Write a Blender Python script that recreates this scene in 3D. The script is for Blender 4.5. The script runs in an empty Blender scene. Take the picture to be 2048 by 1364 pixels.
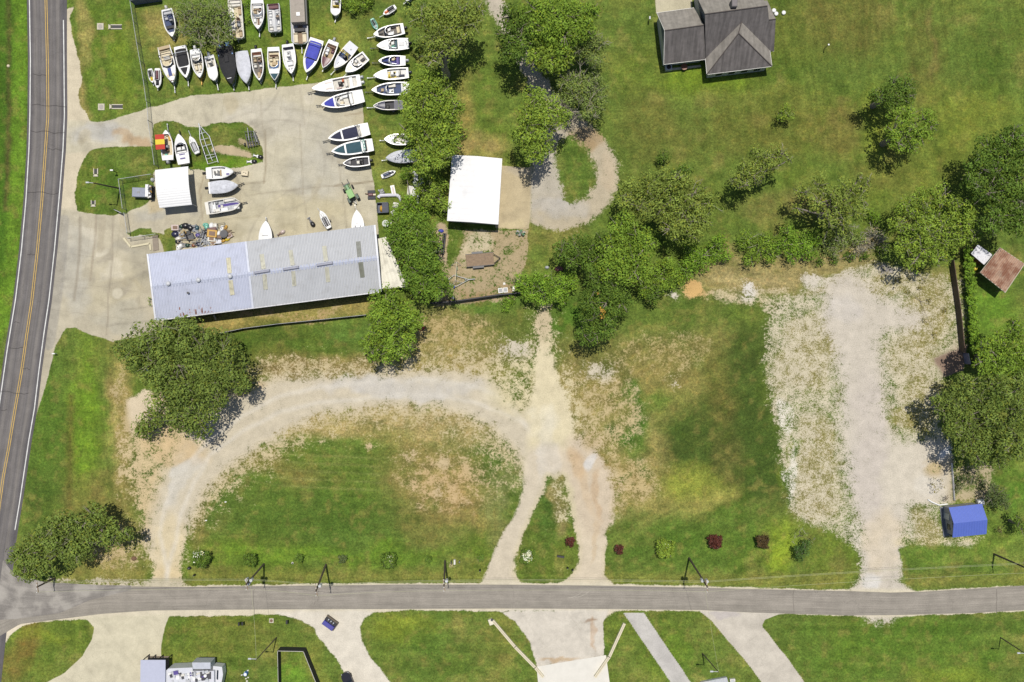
import bpy, bmesh, math, random
import numpy as np
from mathutils import Vector, Matrix

# ------------------------------------------------------------------ camera, sky, sun, exposure
S = 0.085          # metres per photo pixel on the ground
H = 150.0          # camera height
SC = bpy.context.scene
COL = SC.collection
def W(px, py, h=0.0):
    k = S * (H - h) / H
    return ((px - 1024.0) * k, (682.0 - py) * k)
def V3(px, py, h=0.0):
    x, y = W(px, py, h)
    return (x, y, h)

cam_d = bpy.data.cameras.new('camera'); cam = bpy.data.objects.new('camera', cam_d); COL.objects.link(cam)
cam.location = (0, 0, H); cam.rotation_euler = (0, 0, 0)
cam_d.sensor_fit = 'HORIZONTAL'; cam_d.angle = 2 * math.atan(1024 * S / H)
cam_d.clip_start = 1.0; cam_d.clip_end = 3000
SC.camera = cam

SUN_EL = 76.0
world = bpy.data.worlds.new('World'); SC.world = world; world.use_nodes = True
nt = world.node_tree; bg = nt.nodes['Background']
sky = nt.nodes.new('ShaderNodeTexSky'); sky.sky_type = 'NISHITA'; sky.sun_disc = False
sky.sun_elevation = math.radians(SUN_EL); sky.sun_rotation = math.radians(5)
sky.dust_density = 1.2; sky.air_density = 1.0
nt.links.new(sky.outputs[0], bg.inputs[0]); bg.inputs[1].default_value = 0.085
sun_d = bpy.data.lights.new('sun', 'SUN'); sun_d.energy = 4.5; sun_d.angle = math.radians(0.5); sun_d.color = (1.0, 0.95, 0.86)
sun = bpy.data.objects.new('sun', sun_d); COL.objects.link(sun)
_c, _s = math.cos(math.radians(SUN_EL)), math.sin(math.radians(SUN_EL))
sun.rotation_euler = Vector((-0.12 * _c, -_c, -_s)).to_track_quat('-Z', 'Y').to_euler()
sun.location = (0, 40, 100)
SC.view_settings.view_transform = 'Standard'; SC.view_settings.look = 'None'
SC.view_settings.gamma = 1.0; SC.view_settings.exposure = 0.06; SC.view_settings.use_curve_mapping = False

# ------------------------------------------------------------------ helpers
GAIN = 1.42        # light reaching a sunlit horizontal surface of albedo 1 at exposure 0
def lin(c):
    c = c / 255.0
    return c / 12.92 if c <= 0.04045 else ((c + 0.055) / 1.055) ** 2.4
def A(r, g, b):
    """real-world base colour of a surface that looks like this sRGB value in full sun"""
    return tuple(min(0.86, lin(v) / GAIN) for v in (r, g, b))
PAL = dict(white=(244, 244, 243), offwhite=(228, 224, 214), cream=(226, 212, 180), tan=(186, 164, 128), brown=(122, 92, 70), maroon=(110, 66, 72),
  black=(38, 38, 42), navy=(46, 48, 74), darkgrey=(72, 72, 78), grey=(140, 142, 146), lightgrey=(190, 192, 196), silver=(200, 203, 208), blue=(66, 72, 176),
  skyblue=(120, 160, 215), deepblue=(40, 60, 130), teal=(54, 88, 100), green=(70, 130, 70), limegreen=(130, 180, 100), red=(196, 62, 44), orange=(222, 110, 52),
  yellow=(232, 206, 60), gold=(206, 160, 60), purple=(92, 78, 150), aqua=(120, 190, 170), glass=(40, 50, 62), rust=(140, 88, 62), wood=(150, 128, 104),
  carpetblue=(70, 84, 120), carpetgrey=(120, 114, 108), bluecover=(78, 84, 190), whitecover=(214, 216, 224), pinkish=(208, 190, 184), darkgreen=(40, 70, 56), concrete=(205, 198, 178))
MATS = {}
def nd(n, t, **kw):
    x = n.nodes.new(t)
    for k, v in kw.items(): setattr(x, k, v)
    return x
def mat(col, rough=0.5, metal=0.0, var=0.12, scale=1.5, bump=0.0, spec=0.5, dirt=0.0):
    """plain painted / fabric / metal surface with uneven tone"""
    if isinstance(col, str): key = (col, rough, metal, var, scale, bump, dirt); rgb = PAL[col]
    else: key = (tuple(col), rough, metal, var, scale, bump, dirt); rgb = col
    if key in MATS: return MATS[key]
    m = bpy.data.materials.new('surface_' + (col if isinstance(col, str) else 'mix')); m.use_nodes = True
    n = m.node_tree; b = n.nodes['Principled BSDF']
    base = A(*rgb)
    tc = nd(n, 'ShaderNodeNewGeometry')
    nz = nd(n, 'ShaderNodeTexNoise'); nz.inputs['Scale'].default_value = scale; nz.inputs['Detail'].default_value = 6; nz.inputs['Roughness'].default_value = 0.65
    n.links.new(tc.outputs['Position'], nz.inputs['Vector'])
    mr = nd(n, 'ShaderNodeMapRange'); mr.inputs[1].default_value = 0.3; mr.inputs[2].default_value = 0.7
    mr.inputs[3].default_value = 1 - var; mr.inputs[4].default_value = 1 + var * 0.6
    n.links.new(nz.outputs['Fac'], mr.inputs[0])
    mx = nd(n, 'ShaderNodeMix', data_type='RGBA', blend_type='MULTIPLY'); mx.inputs[0].default_value = 1
    mx.inputs[6].default_value = (*base, 1); n.links.new(mr.outputs[0], mx.inputs[7])
    out = mx.outputs[2]
    if dirt > 0:
        n2 = nd(n, 'ShaderNodeTexNoise'); n2.inputs['Scale'].default_value = scale * 2.3; n2.inputs['Detail'].default_value = 8
        n.links.new(tc.outputs['Position'], n2.inputs['Vector'])
        r2 = nd(n, 'ShaderNodeMapRange'); r2.inputs[1].default_value = 0.52; r2.inputs[2].default_value = 0.68; r2.inputs[3].default_value = 0; r2.inputs[4].default_value = dirt
        n.links.new(n2.outputs['Fac'], r2.inputs[0])
        m2 = nd(n, 'ShaderNodeMix', data_type='RGBA'); n.links.new(r2.outputs[0], m2.inputs[0]); n.links.new(out, m2.inputs[6]); m2.inputs[7].default_value = (*A(105, 98, 84), 1)
        out = m2.outputs[2]
    n.links.new(out, b.inputs['Base Color'])
    b.inputs['Roughness'].default_value = rough; b.inputs['Metallic'].default_value = metal
    if bump:
        bp = nd(n, 'ShaderNodeBump'); bp.inputs['Strength'].default_value = bump; bp.inputs['Distance'].default_value = 0.05
        n.links.new(nz.outputs['Fac'], bp.inputs['Height']); n.links.new(bp.outputs[0], b.inputs['Normal'])
    MATS[key] = m
    return m

def tag(o, label=None, cat=None, group=None, kind=None):
    if label: o['label'] = label
    if cat: o['category'] = cat
    if group: o['group'] = group
    if kind: o['kind'] = kind
    return o
def thing(name, label, cat, loc=(0, 0, 0), rz=0.0, group=None):
    o = bpy.data.objects.new(name, None); o.empty_display_size = 0.2; COL.objects.link(o)
    o.location = loc; o.rotation_euler = (0, 0, rz)
    return tag(o, label, cat, group)
def link_mesh(name, me, m, parent=None, smooth=False):
    o = bpy.data.objects.new(name, me)
    if isinstance(m, (list, tuple)):
        for q in m: me.materials.append(q)
    elif m: me.materials.append(m)
    COL.objects.link(o)
    if parent is not None: o.parent = parent
    if smooth:
        me.polygons.foreach_set('use_smooth', [True] * len(me.polygons))
    return o
class MB:
    """collects verts and faces of one mesh"""
    def __init__(s): s.v = []; s.f = []; s.mi = []
    def add(s, vs, fs, mi=0):
        k = len(s.v); s.v += [tuple(p) for p in vs]; s.f += [tuple(i + k for i in f) for f in fs]; s.mi += [mi] * len(fs); return s
    def box(s, cx, cy, cz, sx, sy, sz, rz=0, ch=0.0, mi=0, taper=1.0):
        """box centred on x,y with its bottom at cz; ch = chamfer of the top"""
        hx, hy = sx / 2, sy / 2
        c, n = math.cos(rz), math.sin(rz)
        def P(x, y, z): return (cx + x * c - y * n, cy + x * n + y * c, z)
        q = [P(-hx, -hy, cz), P(hx, -hy, cz), P(hx, hy, cz), P(-hx, hy, cz)]
        tx, ty = hx * taper, hy * taper
        if ch > 0:
            ch = min(ch, hx * .8, hy * .8, sz * .8)
            q += [P(-tx, -ty, cz + sz - ch), P(tx, -ty, cz + sz - ch), P(tx, ty, cz + sz - ch), P(-tx, ty, cz + sz - ch)]
            q += [P(-tx + ch, -ty + ch, cz + sz), P(tx - ch, -ty + ch, cz + sz), P(tx - ch, ty - ch, cz + sz), P(-tx + ch, ty - ch, cz + sz)]
            f = [(3, 2, 1, 0), (8, 9, 10, 11)]
            for a in (0, 4):
                for i in range(4): f.append((a + i, a + (i + 1) % 4, a + 4 + (i + 1) % 4, a + 4 + i))
        else:
            q += [P(-tx, -ty, cz + sz), P(tx, -ty, cz + sz), P(tx, ty, cz + sz), P(-tx, ty, cz + sz)]
            f = [(3, 2, 1, 0), (4, 5, 6, 7)] + [(i, (i + 1) % 4, 4 + (i + 1) % 4, 4 + i) for i in range(4)]
        return s.add(q, f, mi)
    def tube(s, p, q, r, r2=None, n=6, mi=0, caps=True):
        p, q = Vector(p), Vector(q); d = q - p
        if d.length < 1e-6: return s
        r2 = r if r2 is None else r2
        u = d.orthogonal().normalized(); w = d.normalized().cross(u)
        vs = []
        for c, rr in ((p, r), (q, r2)):
            for i in range(n):
                a = 2 * math.pi * i / n; vs.append(c + (u * math.cos(a) + w * math.sin(a)) * rr)
        fs = [(i, (i + 1) % n, n + (i + 1) % n, n + i) for i in range(n)]
        if caps: fs += [tuple(range(n - 1, -1, -1)), tuple(range(n, 2 * n))]
        return s.add(vs, fs, mi)
    def path(s, pts, r, n=6, mi=0):
        for a, b in zip(pts[:-1], pts[1:]): s.tube(a, b, r, n=n, mi=mi)
        return s
    def dome(s, cx, cy, cz, rx, ry, rz_, n=10, m=4, mi=0, full=False):
        vs = []; fs = []
        lo = -m if full else 0
        rows = list(range(lo, m))
        for j in rows:
            a = math.pi / 2 * j / m
            for i in range(n):
                b = 2 * math.pi * i / n; vs.append((cx + rx * math.cos(a) * math.cos(b), cy + ry * math.cos(a) * math.sin(b), cz + rz_ * math.sin(a)))
        for j in range(len(rows) - 1):
            for i in range(n): fs.append((j * n + i, j * n + (i + 1) % n, (j + 1) * n + (i + 1) % n, (j + 1) * n + i))
        vs.append((cx, cy, cz + rz_)); t = len(vs) - 1; k = (len(rows) - 1) * n
        for i in range(n): fs.append((k + i, k + (i + 1) % n, t))
        return s.add(vs, fs, mi)
    def prism(s, pts, z0, z1, mi=0):
        n = len(pts); ar = sum(pts[i][0] * pts[(i + 1) % n][1] - pts[(i + 1) % n][0] * pts[i][1] for i in range(n))
        if ar < 0: pts = pts[::-1]
        vs = [(x, y, z0) for x, y in pts] + [(x, y, z1) for x, y in pts]
        fs = [tuple(range(n - 1, -1, -1)), tuple(range(n, 2 * n))] + [(i, (i + 1) % n, n + (i + 1) % n, n + i) for i in range(n)]
        return s.add(vs, fs, mi)
    def slab(s, quad, th=0.08, mi=0):
        """quad (3-D corners) given a thickness downwards"""
        n = len(quad); vs = [tuple(p) for p in quad] + [(p[0], p[1], p[2] - th) for p in quad]
        ar = sum(quad[i][0] * quad[(i + 1) % n][1] - quad[(i + 1) % n][0] * quad[i][1] for i in range(n))
        if ar < 0: vs = vs[:n][::-1] + vs[n:][::-1]
        fs = [tuple(range(n)), tuple(range(2 * n - 1, n - 1, -1))] + [(i, n + i, n + (i + 1) % n, (i + 1) % n) for i in range(n)]
        return s.add(vs, fs, mi)
    def build(s, name, m, parent=None, smooth=False):
        me = bpy.data.meshes.new(name); me.from_pydata(s.v, [], s.f)
        if any(s.mi): me.polygons.foreach_set('material_index', s.mi)
        me.update()
        return link_mesh(name, me, m, parent, smooth)

# ------------------------------------------------------------------ numpy noise and masks
def vnoise(x, y, scale, seed):
    rs = np.random.RandomState(seed); n = 256; L = rs.rand(n, n).astype(np.float32)
    u = x / scale; v = y / scale
    i = np.floor(u).astype(int); j = np.floor(v).astype(int); fu = u - i; fv = v - j
    fu = fu * fu * (3 - 2 * fu); fv = fv * fv * (3 - 2 * fv)
    i0 = i % n; i1 = (i + 1) % n; j0 = j % n; j1 = (j + 1) % n
    return (L[j0, i0] * (1 - fu) + L[j0, i1] * fu) * (1 - fv) + (L[j1, i0] * (1 - fu) + L[j1, i1] * fu) * fv
def fbm(x, y, scale, seed, o=4):
    r = 0; a = 1; t = 0
    for k in range(o):
        r = r + a * vnoise(x, y, scale / 2 ** k, seed + k * 17); t += a; a *= 0.55
    return r / t
def seg_dist(X, Y, a, b):
    ax, ay = a[:2]; bx, by = b[:2]; dx, dy = bx - ax, by - ay
    t = np.clip(((X - ax) * dx + (Y - ay) * dy) / (dx * dx + dy * dy + 1e-9), 0, 1)
    return np.hypot(X - ax - t * dx, Y - ay - t * dy), t
def poly_sdf(X, Y, pts):
    """positive inside, in px"""
    d = np.full(X.shape, 1e9); ins = np.zeros(X.shape, bool)
    n = len(pts)
    for k in range(n):
        a, b = pts[k], pts[(k + 1) % n]
        d = np.minimum(d, seg_dist(X, Y, a, b)[0])
        c = ((a[1] > Y) != (b[1] > Y))
        if a[1] != b[1]:
            ins ^= c & (X < (b[0] - a[0]) * (Y - a[1]) / (b[1] - a[1]) + a[0])
    return np.where(ins, d, -d)
def stroke_sdf(X, Y, pts):
    """pts (x, y, width): positive inside"""
    d = np.full(X.shape, -1e9)
    for a, b in zip(pts[:-1], pts[1:]):
        e, t = seg_dist(X, Y, a, b)
        d = np.maximum(d, (a[2] * (1 - t) + b[2] * t) / 2 - e)
    return d
# ------------------------------------------------------------------ ground material
def ground_mat(name, joints=0.0, jrot=0.0, jsize=4.6, pebble=0.0, fine=0.0):
    m = bpy.data.materials.new(name); m.use_nodes = True; n = m.node_tree; b = n.nodes['Principled BSDF']; L = n.links
    geo = nd(n, 'ShaderNodeNewGeometry'); P = geo.outputs['Position']
    ag = nd(n, 'ShaderNodeAttribute', attribute_name='grass_tint'); asl = nd(n, 'ShaderNodeAttribute', attribute_name='soil_tint')
    def noise(sc, det=4, ro=0.6, vec=P):
        x = nd(n, 'ShaderNodeTexNoise'); x.inputs['Scale'].default_value = sc; x.inputs['Detail'].default_value = det; x.inputs['Roughness'].default_value = ro
        L.new(vec, x.inputs['Vector']); return x.outputs['Fac']
    def math_(op, a, c, d=None):
        x = nd(n, 'ShaderNodeMath', operation=op)
        for i, q in enumerate((a, c, d)):
            if q is None: continue
            if isinstance(q, (int, float)): x.inputs[i].default_value = q
            else: L.new(q, x.inputs[i])
        return x.outputs[0]
    def mrange(v, a0, a1, b0, b1, sm=False):
        x = nd(n, 'ShaderNodeMapRange'); 
        if sm: x.interpolation_type = 'SMOOTHSTEP'
        for i, q in enumerate((a0, a1, b0, b1)): x.inputs[i + 1].default_value = q
        L.new(v, x.inputs[0]); return x.outputs[0]
    def mul(col, v):
        x = nd(n, 'ShaderNodeMix', data_type='RGBA', blend_type='MULTIPLY'); x.inputs[0].default_value = 1
        L.new(col, x.inputs[6]); L.new(v, x.inputs[7]); return x.outputs[2]
    def mix(f, a, c):
        x = nd(n, 'ShaderNodeMix', data_type='RGBA')
        if isinstance(f, float): x.inputs[0].default_value = f
        else: L.new(f, x.inputs[0])
        for i, q in ((6, a), (7, c)):
            if isinstance(q, tuple): x.inputs[i].default_value = (*q, 1)
            else: L.new(q, x.inputs[i])
        return x.outputs[2]
    n1 = noise(0.55, 5, 0.65); n2 = noise(2.6, 4, 0.6); n3 = noise(7.0, 3, 0.6)
    nn = math_('ADD', math_('ADD', math_('MULTIPLY', n1, 0.4 - .2 * fine), math_('MULTIPLY', n2, 0.4 - .1 * fine)), math_('MULTIPLY', n3, .2 + .3 * fine))
    nn = mrange(nn, 0.38, 0.62, -0.5, 0.5)
    v = math_('ADD', ag.outputs['Alpha'], math_('MULTIPLY', nn, asl.outputs['Alpha']))
    f = mrange(v, 0.30 - .05 * fine, 0.70 + .05 * fine, 0, 1, True)
    # grass: mottled blades
    g = mul(ag.outputs['Color'], mrange(n2, 0.3, 0.7, 0.66, 1.34)); g = mul(g, mrange(n1, 0.3, 0.7, 0.82, 1.18))
    g = mul(g, mrange(n3, 0.3, 0.7, 0.62, 1.4))
    hue = mrange(noise(1.1, 5, 0.7), 0.5, 0.75, 0, 0.55)
    g = mix(hue, g, mul(g, mix(1.0, (1, 1, 1), (1.5, 1.12, 1.0))))
    # soil
    s = mul(asl.outputs['Color'], mrange(n1, 0.3, 0.7, 0.86, 1.1))
    s = mul(s, mrange(n3, 0.3, 0.7, 0.86 - pebble * .3, 1.12 + pebble * .2))
    if pebble:
        vo = nd(n, 'ShaderNodeTexVoronoi'); vo.inputs['Scale'].default_value = 2.2; L.new(P, vo.inputs['Vector'])
        s = mul(s, mrange(vo.outputs['Distance'], 0.0, 0.16, 1 - pebble, 1.0))
    if joints:
        mp = nd(n, 'ShaderNodeMapping'); mp.inputs['Rotation'].default_value = (0, 0, jrot); L.new(P, mp.inputs['Vector'])
        br = nd(n, 'ShaderNodeTexBrick'); br.offset = 0.0; br.inputs['Scale'].default_value = 1.0; br.inputs['Mortar Size'].default_value = 0.035; br.inputs['Mortar Smooth'].default_value = 0.6
        br.inputs['Brick Width'].default_value = jsize; br.inputs['Row Height'].default_value = jsize
        br.inputs['Color1'].default_value = (1, 1, 1, 1); br.inputs['Color2'].default_value = (0.96, 0.96, 0.96, 1); br.inputs['Mortar'].default_value = (0.8, 0.79, 0.76, 1)
        L.new(mp.outputs[0], br.inputs['Vector'])
        wob = nd(n, 'ShaderNodeVectorMath', operation='ADD')
        s = mix(joints, s, mul(s, br.outputs['Color']))
        vo = nd(n, 'ShaderNodeTexVoronoi', feature='DISTANCE_TO_EDGE'); vo.inputs['Scale'].default_value = 0.13
        wn = nd(n, 'ShaderNodeTexNoise'); wn.inputs['Scale'].default_value = 0.4; wn.inputs['Detail'].default_value = 4; L.new(P, wn.inputs['Vector'])
        va = nd(n, 'ShaderNodeVectorMath', operation='ADD'); sc = nd(n, 'ShaderNodeVectorMath', operation='SCALE'); sc.inputs['Scale'].default_value = 3.0
        L.new(wn.outputs['Color'], sc.inputs[0]); L.new(P, va.inputs[0]); L.new(sc.outputs[0], va.inputs[1]); L.new(va.outputs[0], vo.inputs['Vector'])
        s = mul(s, mrange(vo.outputs['Distance'], 0.001, 0.005, 0.88, 1.0))
        st = mrange(noise(0.22, 6, 0.7), 0.5, 0.72, 1.0, 0.8)
        s = mul(s, st)
    L.new(mix(f, g, s), b.inputs['Base Color'])
    b.inputs['Roughness'].default_value = 0.95; b.inputs['Specular IOR Level'].default_value = 0.15
    bp = nd(n, 'ShaderNodeBump'); bp.inputs['Distance'].default_value = 0.12
    L.new(math_('ADD', n3, n2), bp.inputs['Height']); L.new(mrange(f, 0, 1, 0.55, 0.08), bp.inputs['Strength']); L.new(bp.outputs[0], b.inputs['Normal'])
    return m

# ------------------------------------------------------------------ ground sheet: tints and bare patches laid out over the site (photo px -> metres)
STEP = 3.0
gx = np.arange(-81, 2130, STEP); gy = np.arange(-81, 1446, STEP)
X, Y = np.meshgrid(gx, gy)
N0 = fbm(X, Y, 60, 1); N1 = fbm(X, Y, 140, 2); N2 = fbm(X, Y, 24, 3); N3 = fbm(X, Y, 320, 4, 3)
WX = X + (fbm(X, Y, 20, 5) - .5) * 10; WY = Y + (fbm(X, Y, 20, 6) - .5) * 10     # wobbled coordinates: ragged edges
XX, YY = X + (fbm(X, Y, 60, 7) - .5) * 60, Y + (fbm(X, Y, 60, 8) - .5) * 60       # strongly wobbled: blotches
def C3(c): return np.array(A(*c))
Gc = np.zeros(X.shape + (3,)) + C3((106, 132, 60))
def tint(m, c): 
    global Gc
    m = np.clip(m, 0, 1)[..., None]; Gc = Gc * (1 - m) + C3(c) * m
def sst(v, a, b): 
    t = np.clip((v - a) / (b - a), 0, 1); return t * t * (3 - 2 * t)
tint(sst(N1, .45, .75) * .8, (108, 132, 52)); tint(sst(N0, .5, .8) * .7, (122, 138, 66)); tint(sst(1 - N0, .52, .8) * .7, (82, 114, 42)); tint(sst(1 - N3, .5, .75) * .4, (92, 118, 52)); tint(sst(fbm(X, Y, 40, 77), .55, .8) * .6, (146, 148, 84))
def blot(cx, cy, rx, ry, s, c, rot=0, hard=0.5):
    dx, dy = XX - cx, YY - cy
    if rot: a = math.radians(rot); dx, dy = dx * math.cos(a) + dy * math.sin(a), -dx * math.sin(a) + dy * math.cos(a)
    r = np.hypot(dx / rx, dy / ry)
    tint(sst(1.55 - r, 0, 1.15) * s * (.3 + 1.1 * N2 + .25 * N0), c)
def tpoly(pts, feather, s, c, wob=True):
    d = poly_sdf(WX if wob else X, WY if wob else Y, pts); tint(np.clip(.5 + d / feather, 0, 1) * s, c)
TAN = (168, 158, 102); OLV = (128, 128, 72); DRK = (66, 94, 38); BRT = (136, 160, 56); STRAW = (186, 172, 120)
# left of the road
tpoly([(-90, -90), (60, -90), (60, 400), (20, 640), (-90, 900)], 8, .9, (104, 146, 46))
tpoly([(-90, -90), (28, -90), (24, 300), (8, 560), (-90, 700)], 14, .8, (70, 112, 36)); tpoly([(12, -90), (20, -90), (22, 300), (14, 420), (8, 420), (14, 200)], 8, .8, (84, 78, 50))
tpoly([(54, -90), (66, -90), (62, 380), (30, 600), (24, 600), (50, 380)], 8, .6, (74, 104, 40))
# strip lawn along the road
blot(215, 100, 75, 150, .6, (96, 128, 44)); blot(170, 60, 14, 90, .7, TAN); blot(166, 190, 14, 50, .8, TAN); blot(250, 130, 20, 90, .5, (122, 146, 52)); blot(200, 380, 50, 50, .5, (80, 120, 38))
blot(95, 860, 40, 170, .7, (84, 120, 44)); blot(165, 860, 28, 180, .8, (112, 150, 48)); tpoly([(138, 790), (146, 790), (146, 960), (132, 1100), (124, 1100), (134, 950)], 14, .7, (104, 92, 54), False); blot(235, 850, 22, 170, .95, TAN); blot(200, 1010, 70, 60, .8, OLV); blot(230, 1100, 60, 60, .9, TAN); blot(90, 1010, 40, 60, .5, DRK)
tpoly([(150, 1130), (300, 1130), (290, 1168), (110, 1168)], 20, .7, (140, 140, 78))
# boat yard grass
blot(320, 60, 40, 50, .6, TAN); blot(640, 100, 80, 60, .45, (134, 156, 62)); blot(700, 90, 40, 60, .5, (150, 158, 84)); blot(500, 30, 90, 50, .5, (86, 136, 34)); blot(700, 10, 60, 30, .6, DRK); blot(600, 130, 60, 40, .4, BRT); blot(770, 330, 40, 60, .5, (140, 150, 80)); blot(400, 300, 90, 30, .5, (84, 110, 46)); blot(460, 330, 80, 12, .7, (104, 150, 40))
# strip behind the metal building and the dry ground below it
tpoly([(330, 628), (760, 592), (735, 626), (640, 640), (560, 650), (480, 660), (400, 672)], 14, .8, (172, 160, 102)); blot(560, 625, 120, 12, .5, (150, 160, 84))
blot(600, 685, 120, 40, .7, (82, 110, 44)); blot(690, 660, 50, 22, .7, (104, 142, 66)); blot(640, 740, 150, 24, .9, (150, 138, 92)); blot(560, 715, 60, 20, .5, (128, 120, 70))
blot(900, 690, 130, 75, .9, (158, 150, 98)); blot(870, 720, 60, 50, .6, TAN); blot(1000, 645, 80, 35, .6, (96, 112, 52)); blot(960, 615, 80, 14, .6, (96, 140, 56)); blot(1150, 640, 40, 36, .8, (86, 128, 44)); blot(900, 740, 100, 20, .7, TAN)
# the big oval lawn
blot(690, 1000, 290, 130, .55, (88, 120, 50)); blot(520, 930, 130, 26, .7, (136, 132, 76), 12); blot(640, 845, 180, 26, 1, (176, 166, 112), -4); blot(860, 840, 150, 32, 1, (178, 168, 118), 8); blot(800, 880, 80, 20, .7, TAN, 20); blot(430, 960, 40, 26, .8, OLV, -40); blot(400, 1020, 22, 90, .8, OLV, 10)
blot(880, 970, 110, 90, .8, (150, 140, 88)); blot(900, 950, 70, 50, .7, TAN); blot(930, 1000, 60, 50, .6, (170, 150, 100)); blot(830, 1050, 60, 30, .5, OLV); blot(1000, 930, 50, 60, .7, (88, 118, 52)); blot(1010, 990, 22, 90, .7, (140, 150, 96), 20); blot(1000, 1060, 40, 30, .5, (120, 128, 74))
for k in range(5): tint(np.clip(1.2 - np.abs(Y - (905 + k * 16) - (X - 600) * .12 - 6 * np.sin(X / 70)) / 2.5, 0, 1) * ((X > 430) & (X < 760)) * .35 * N2 * 1.6, (156, 164, 104))
for k in range(4): d = np.abs(np.hypot(X - 690, (Y - 1130) * 1.15) - (330 - k * 11)); tint(np.clip(1.2 - d / 2.5, 0, 1) * ((X < 560) & (Y < 1080)) * .5 * N2 * 1.6, (170, 160, 104))
blot(640, 1110, 270, 18, .6, (110, 150, 48)); tpoly([(380, 1140), (980, 1140), (960, 1166), (390, 1168)], 22, .6, (138, 142, 74)); blot(620, 1040, 200, 50, .5, (78, 110, 44))
# centre lawn right of the junction
blot(1190, 830, 120, 110, .95, (158, 152, 98)); blot(1150, 770, 50, 70, .7, TAN); blot(1320, 770, 120, 60, .7, (150, 142, 88)); blot(1330, 690, 160, 40, .7, (148, 142, 88)); blot(1200, 715, 60, 40, .6, (110, 118, 62)); blot(1250, 975, 90, 70, .9, (164, 152, 100)); blot(1190, 940, 40, 40, .9, (178, 150, 104)); blot(1270, 860, 34, 54, .9, (84, 122, 46)); blot(1300, 800, 60, 24, .7, (90, 126, 48)); blot(1265, 790, 26, 20, .8, (84, 120, 46)); blot(1320, 900, 30, 60, .5, (160, 150, 98)); blot(1320, 920, 26, 50, .6, TAN)
for p in ((1280, 925), (1290, 950), (1258, 962), (1225, 850), (1240, 1003)): blot(p[0], p[1], 12, 14, .8, (76, 112, 42))
tpoly([(1455, 660), (1530, 655), (1530, 800), (1552, 812), (1566, 930), (1580, 1010), (1470, 1000), (1330, 990), (1325, 850), (1400, 800), (1448, 760)], 40, .85, (68, 92, 40)); blot(1500, 730, 36, 80, .5, (78, 98, 44)); blot(1440, 790, 30, 70, .7, (116, 112, 62)); blot(1460, 910, 26, 60, .4, (110, 104, 62)); blot(1560, 900, 8, 60, .5, BRT)
blot(1390, 970, 70, 44, .9, (142, 156, 70)); blot(1420, 1000, 50, 20, .6, (168, 166, 96), -30); blot(1290, 1010, 100, 24, .7, (150, 148, 88)); blot(1400, 1090, 170, 50, .6, (82, 122, 44)); blot(1560, 1100, 26, 50, .9, (146, 174, 58)); tpoly([(1215, 1145), (1700, 1148), (1690, 1176), (1215, 1168)], 14, .6, (136, 142, 74)); blot(1330, 640, 80, 50, .5, (94, 120, 52)); blot(1370, 620, 60, 30, .4, (90, 116, 50)); blot(1480, 600, 60, 20, .5, (90, 120, 56))
# island between the two tracks
blot(1095, 1050, 26, 40, .5, (84, 116, 50)); blot(1108, 990, 14, 40, .9, (160, 152, 104)); blot(1090, 1010, 8, 50, .7, (76, 112, 46)); blot(1120, 1030, 16, 30, .8, (156, 148, 100))
# top right lawns
blot(1600, 60, 140, 60, .5, (116, 126, 60)); blot(1700, 40, 90, 60, .5, (120, 116, 64)); blot(1850, 110, 30, 110, .5, (110, 110, 58)); blot(1860, 80, 7, 80, .4, (146, 134, 86)); blot(1940, 230, 90, 60, .6, (132, 148, 60)); blot(1300, 260, 60, 80, .45, (124, 122, 66)); blot(1560, 420, 90, 26, .6, (138, 134, 82)); blot(1400, 160, 90, 30, .6, (124, 158, 46)); blot(1860, 330, 90, 60, .5, (128, 140, 62)); blot(1680, 260, 40, 60, .5, (134, 124, 74)); blot(1750, 350, 60, 30, .4, (122, 118, 66)); blot(1520, 190, 150, 20, .4, (136, 148, 74)); blot(1540, 260, 160, 60, .5, (118, 116, 60)); blot(1760, 250, 26, 70, .6, (142, 160, 64)); blot(1990, 100, 70, 60, .4, (84, 110, 44))
for k in range(9): tint(np.clip(1.2 - np.abs(X - (1700 + k * 13)) / 3, 0, 1) * (Y < 150) * .3 * N2 * 1.5, (80, 104, 42))
blot(960, 200, 44, 110, .6, (112, 134, 60)); blot(935, 230, 24, 80, .7, (150, 144, 84)); blot(975, 180, 20, 50, .5, (92, 124, 50)); blot(960, 290, 50, 20, .8, (160, 150, 98)); blot(1155, 340, 40, 60, .5, (80, 116, 44)); blot(1110, 470, 60, 26, .7, (150, 148, 86)); blot(1080, 480, 14, 30, .7, (86, 116, 46)); blot(1110, 510, 40, 20, .5, (120, 134, 64))
# right side gardens
blot(1990, 620, 50, 50, .6, (104, 150, 48)); blot(2030, 980, 30, 60, .6, (92, 140, 50)); blot(1900, 1120, 90, 30, .5, (96, 140, 48)); blot(1990, 1090, 50, 30, .6, (118, 150, 60)); tpoly([(1810, 1150), (2050, 1150), (2050, 1168), (1810, 1174)], 18, .5, (140, 144, 76)); blot(1960, 1060, 60, 30, .4, (110, 140, 60))
# hedge-line litter
tpoly([(1390, 545), (1450, 480), (1500, 520), (1740, 490), (1760, 530), (1700, 545), (1610, 570), (1590, 590), (1520, 580), (1450, 590), (1400, 570)], 26, .8, (166, 156, 112)); blot(1500, 560, 90, 24, .5, (182, 172, 128))
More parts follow.
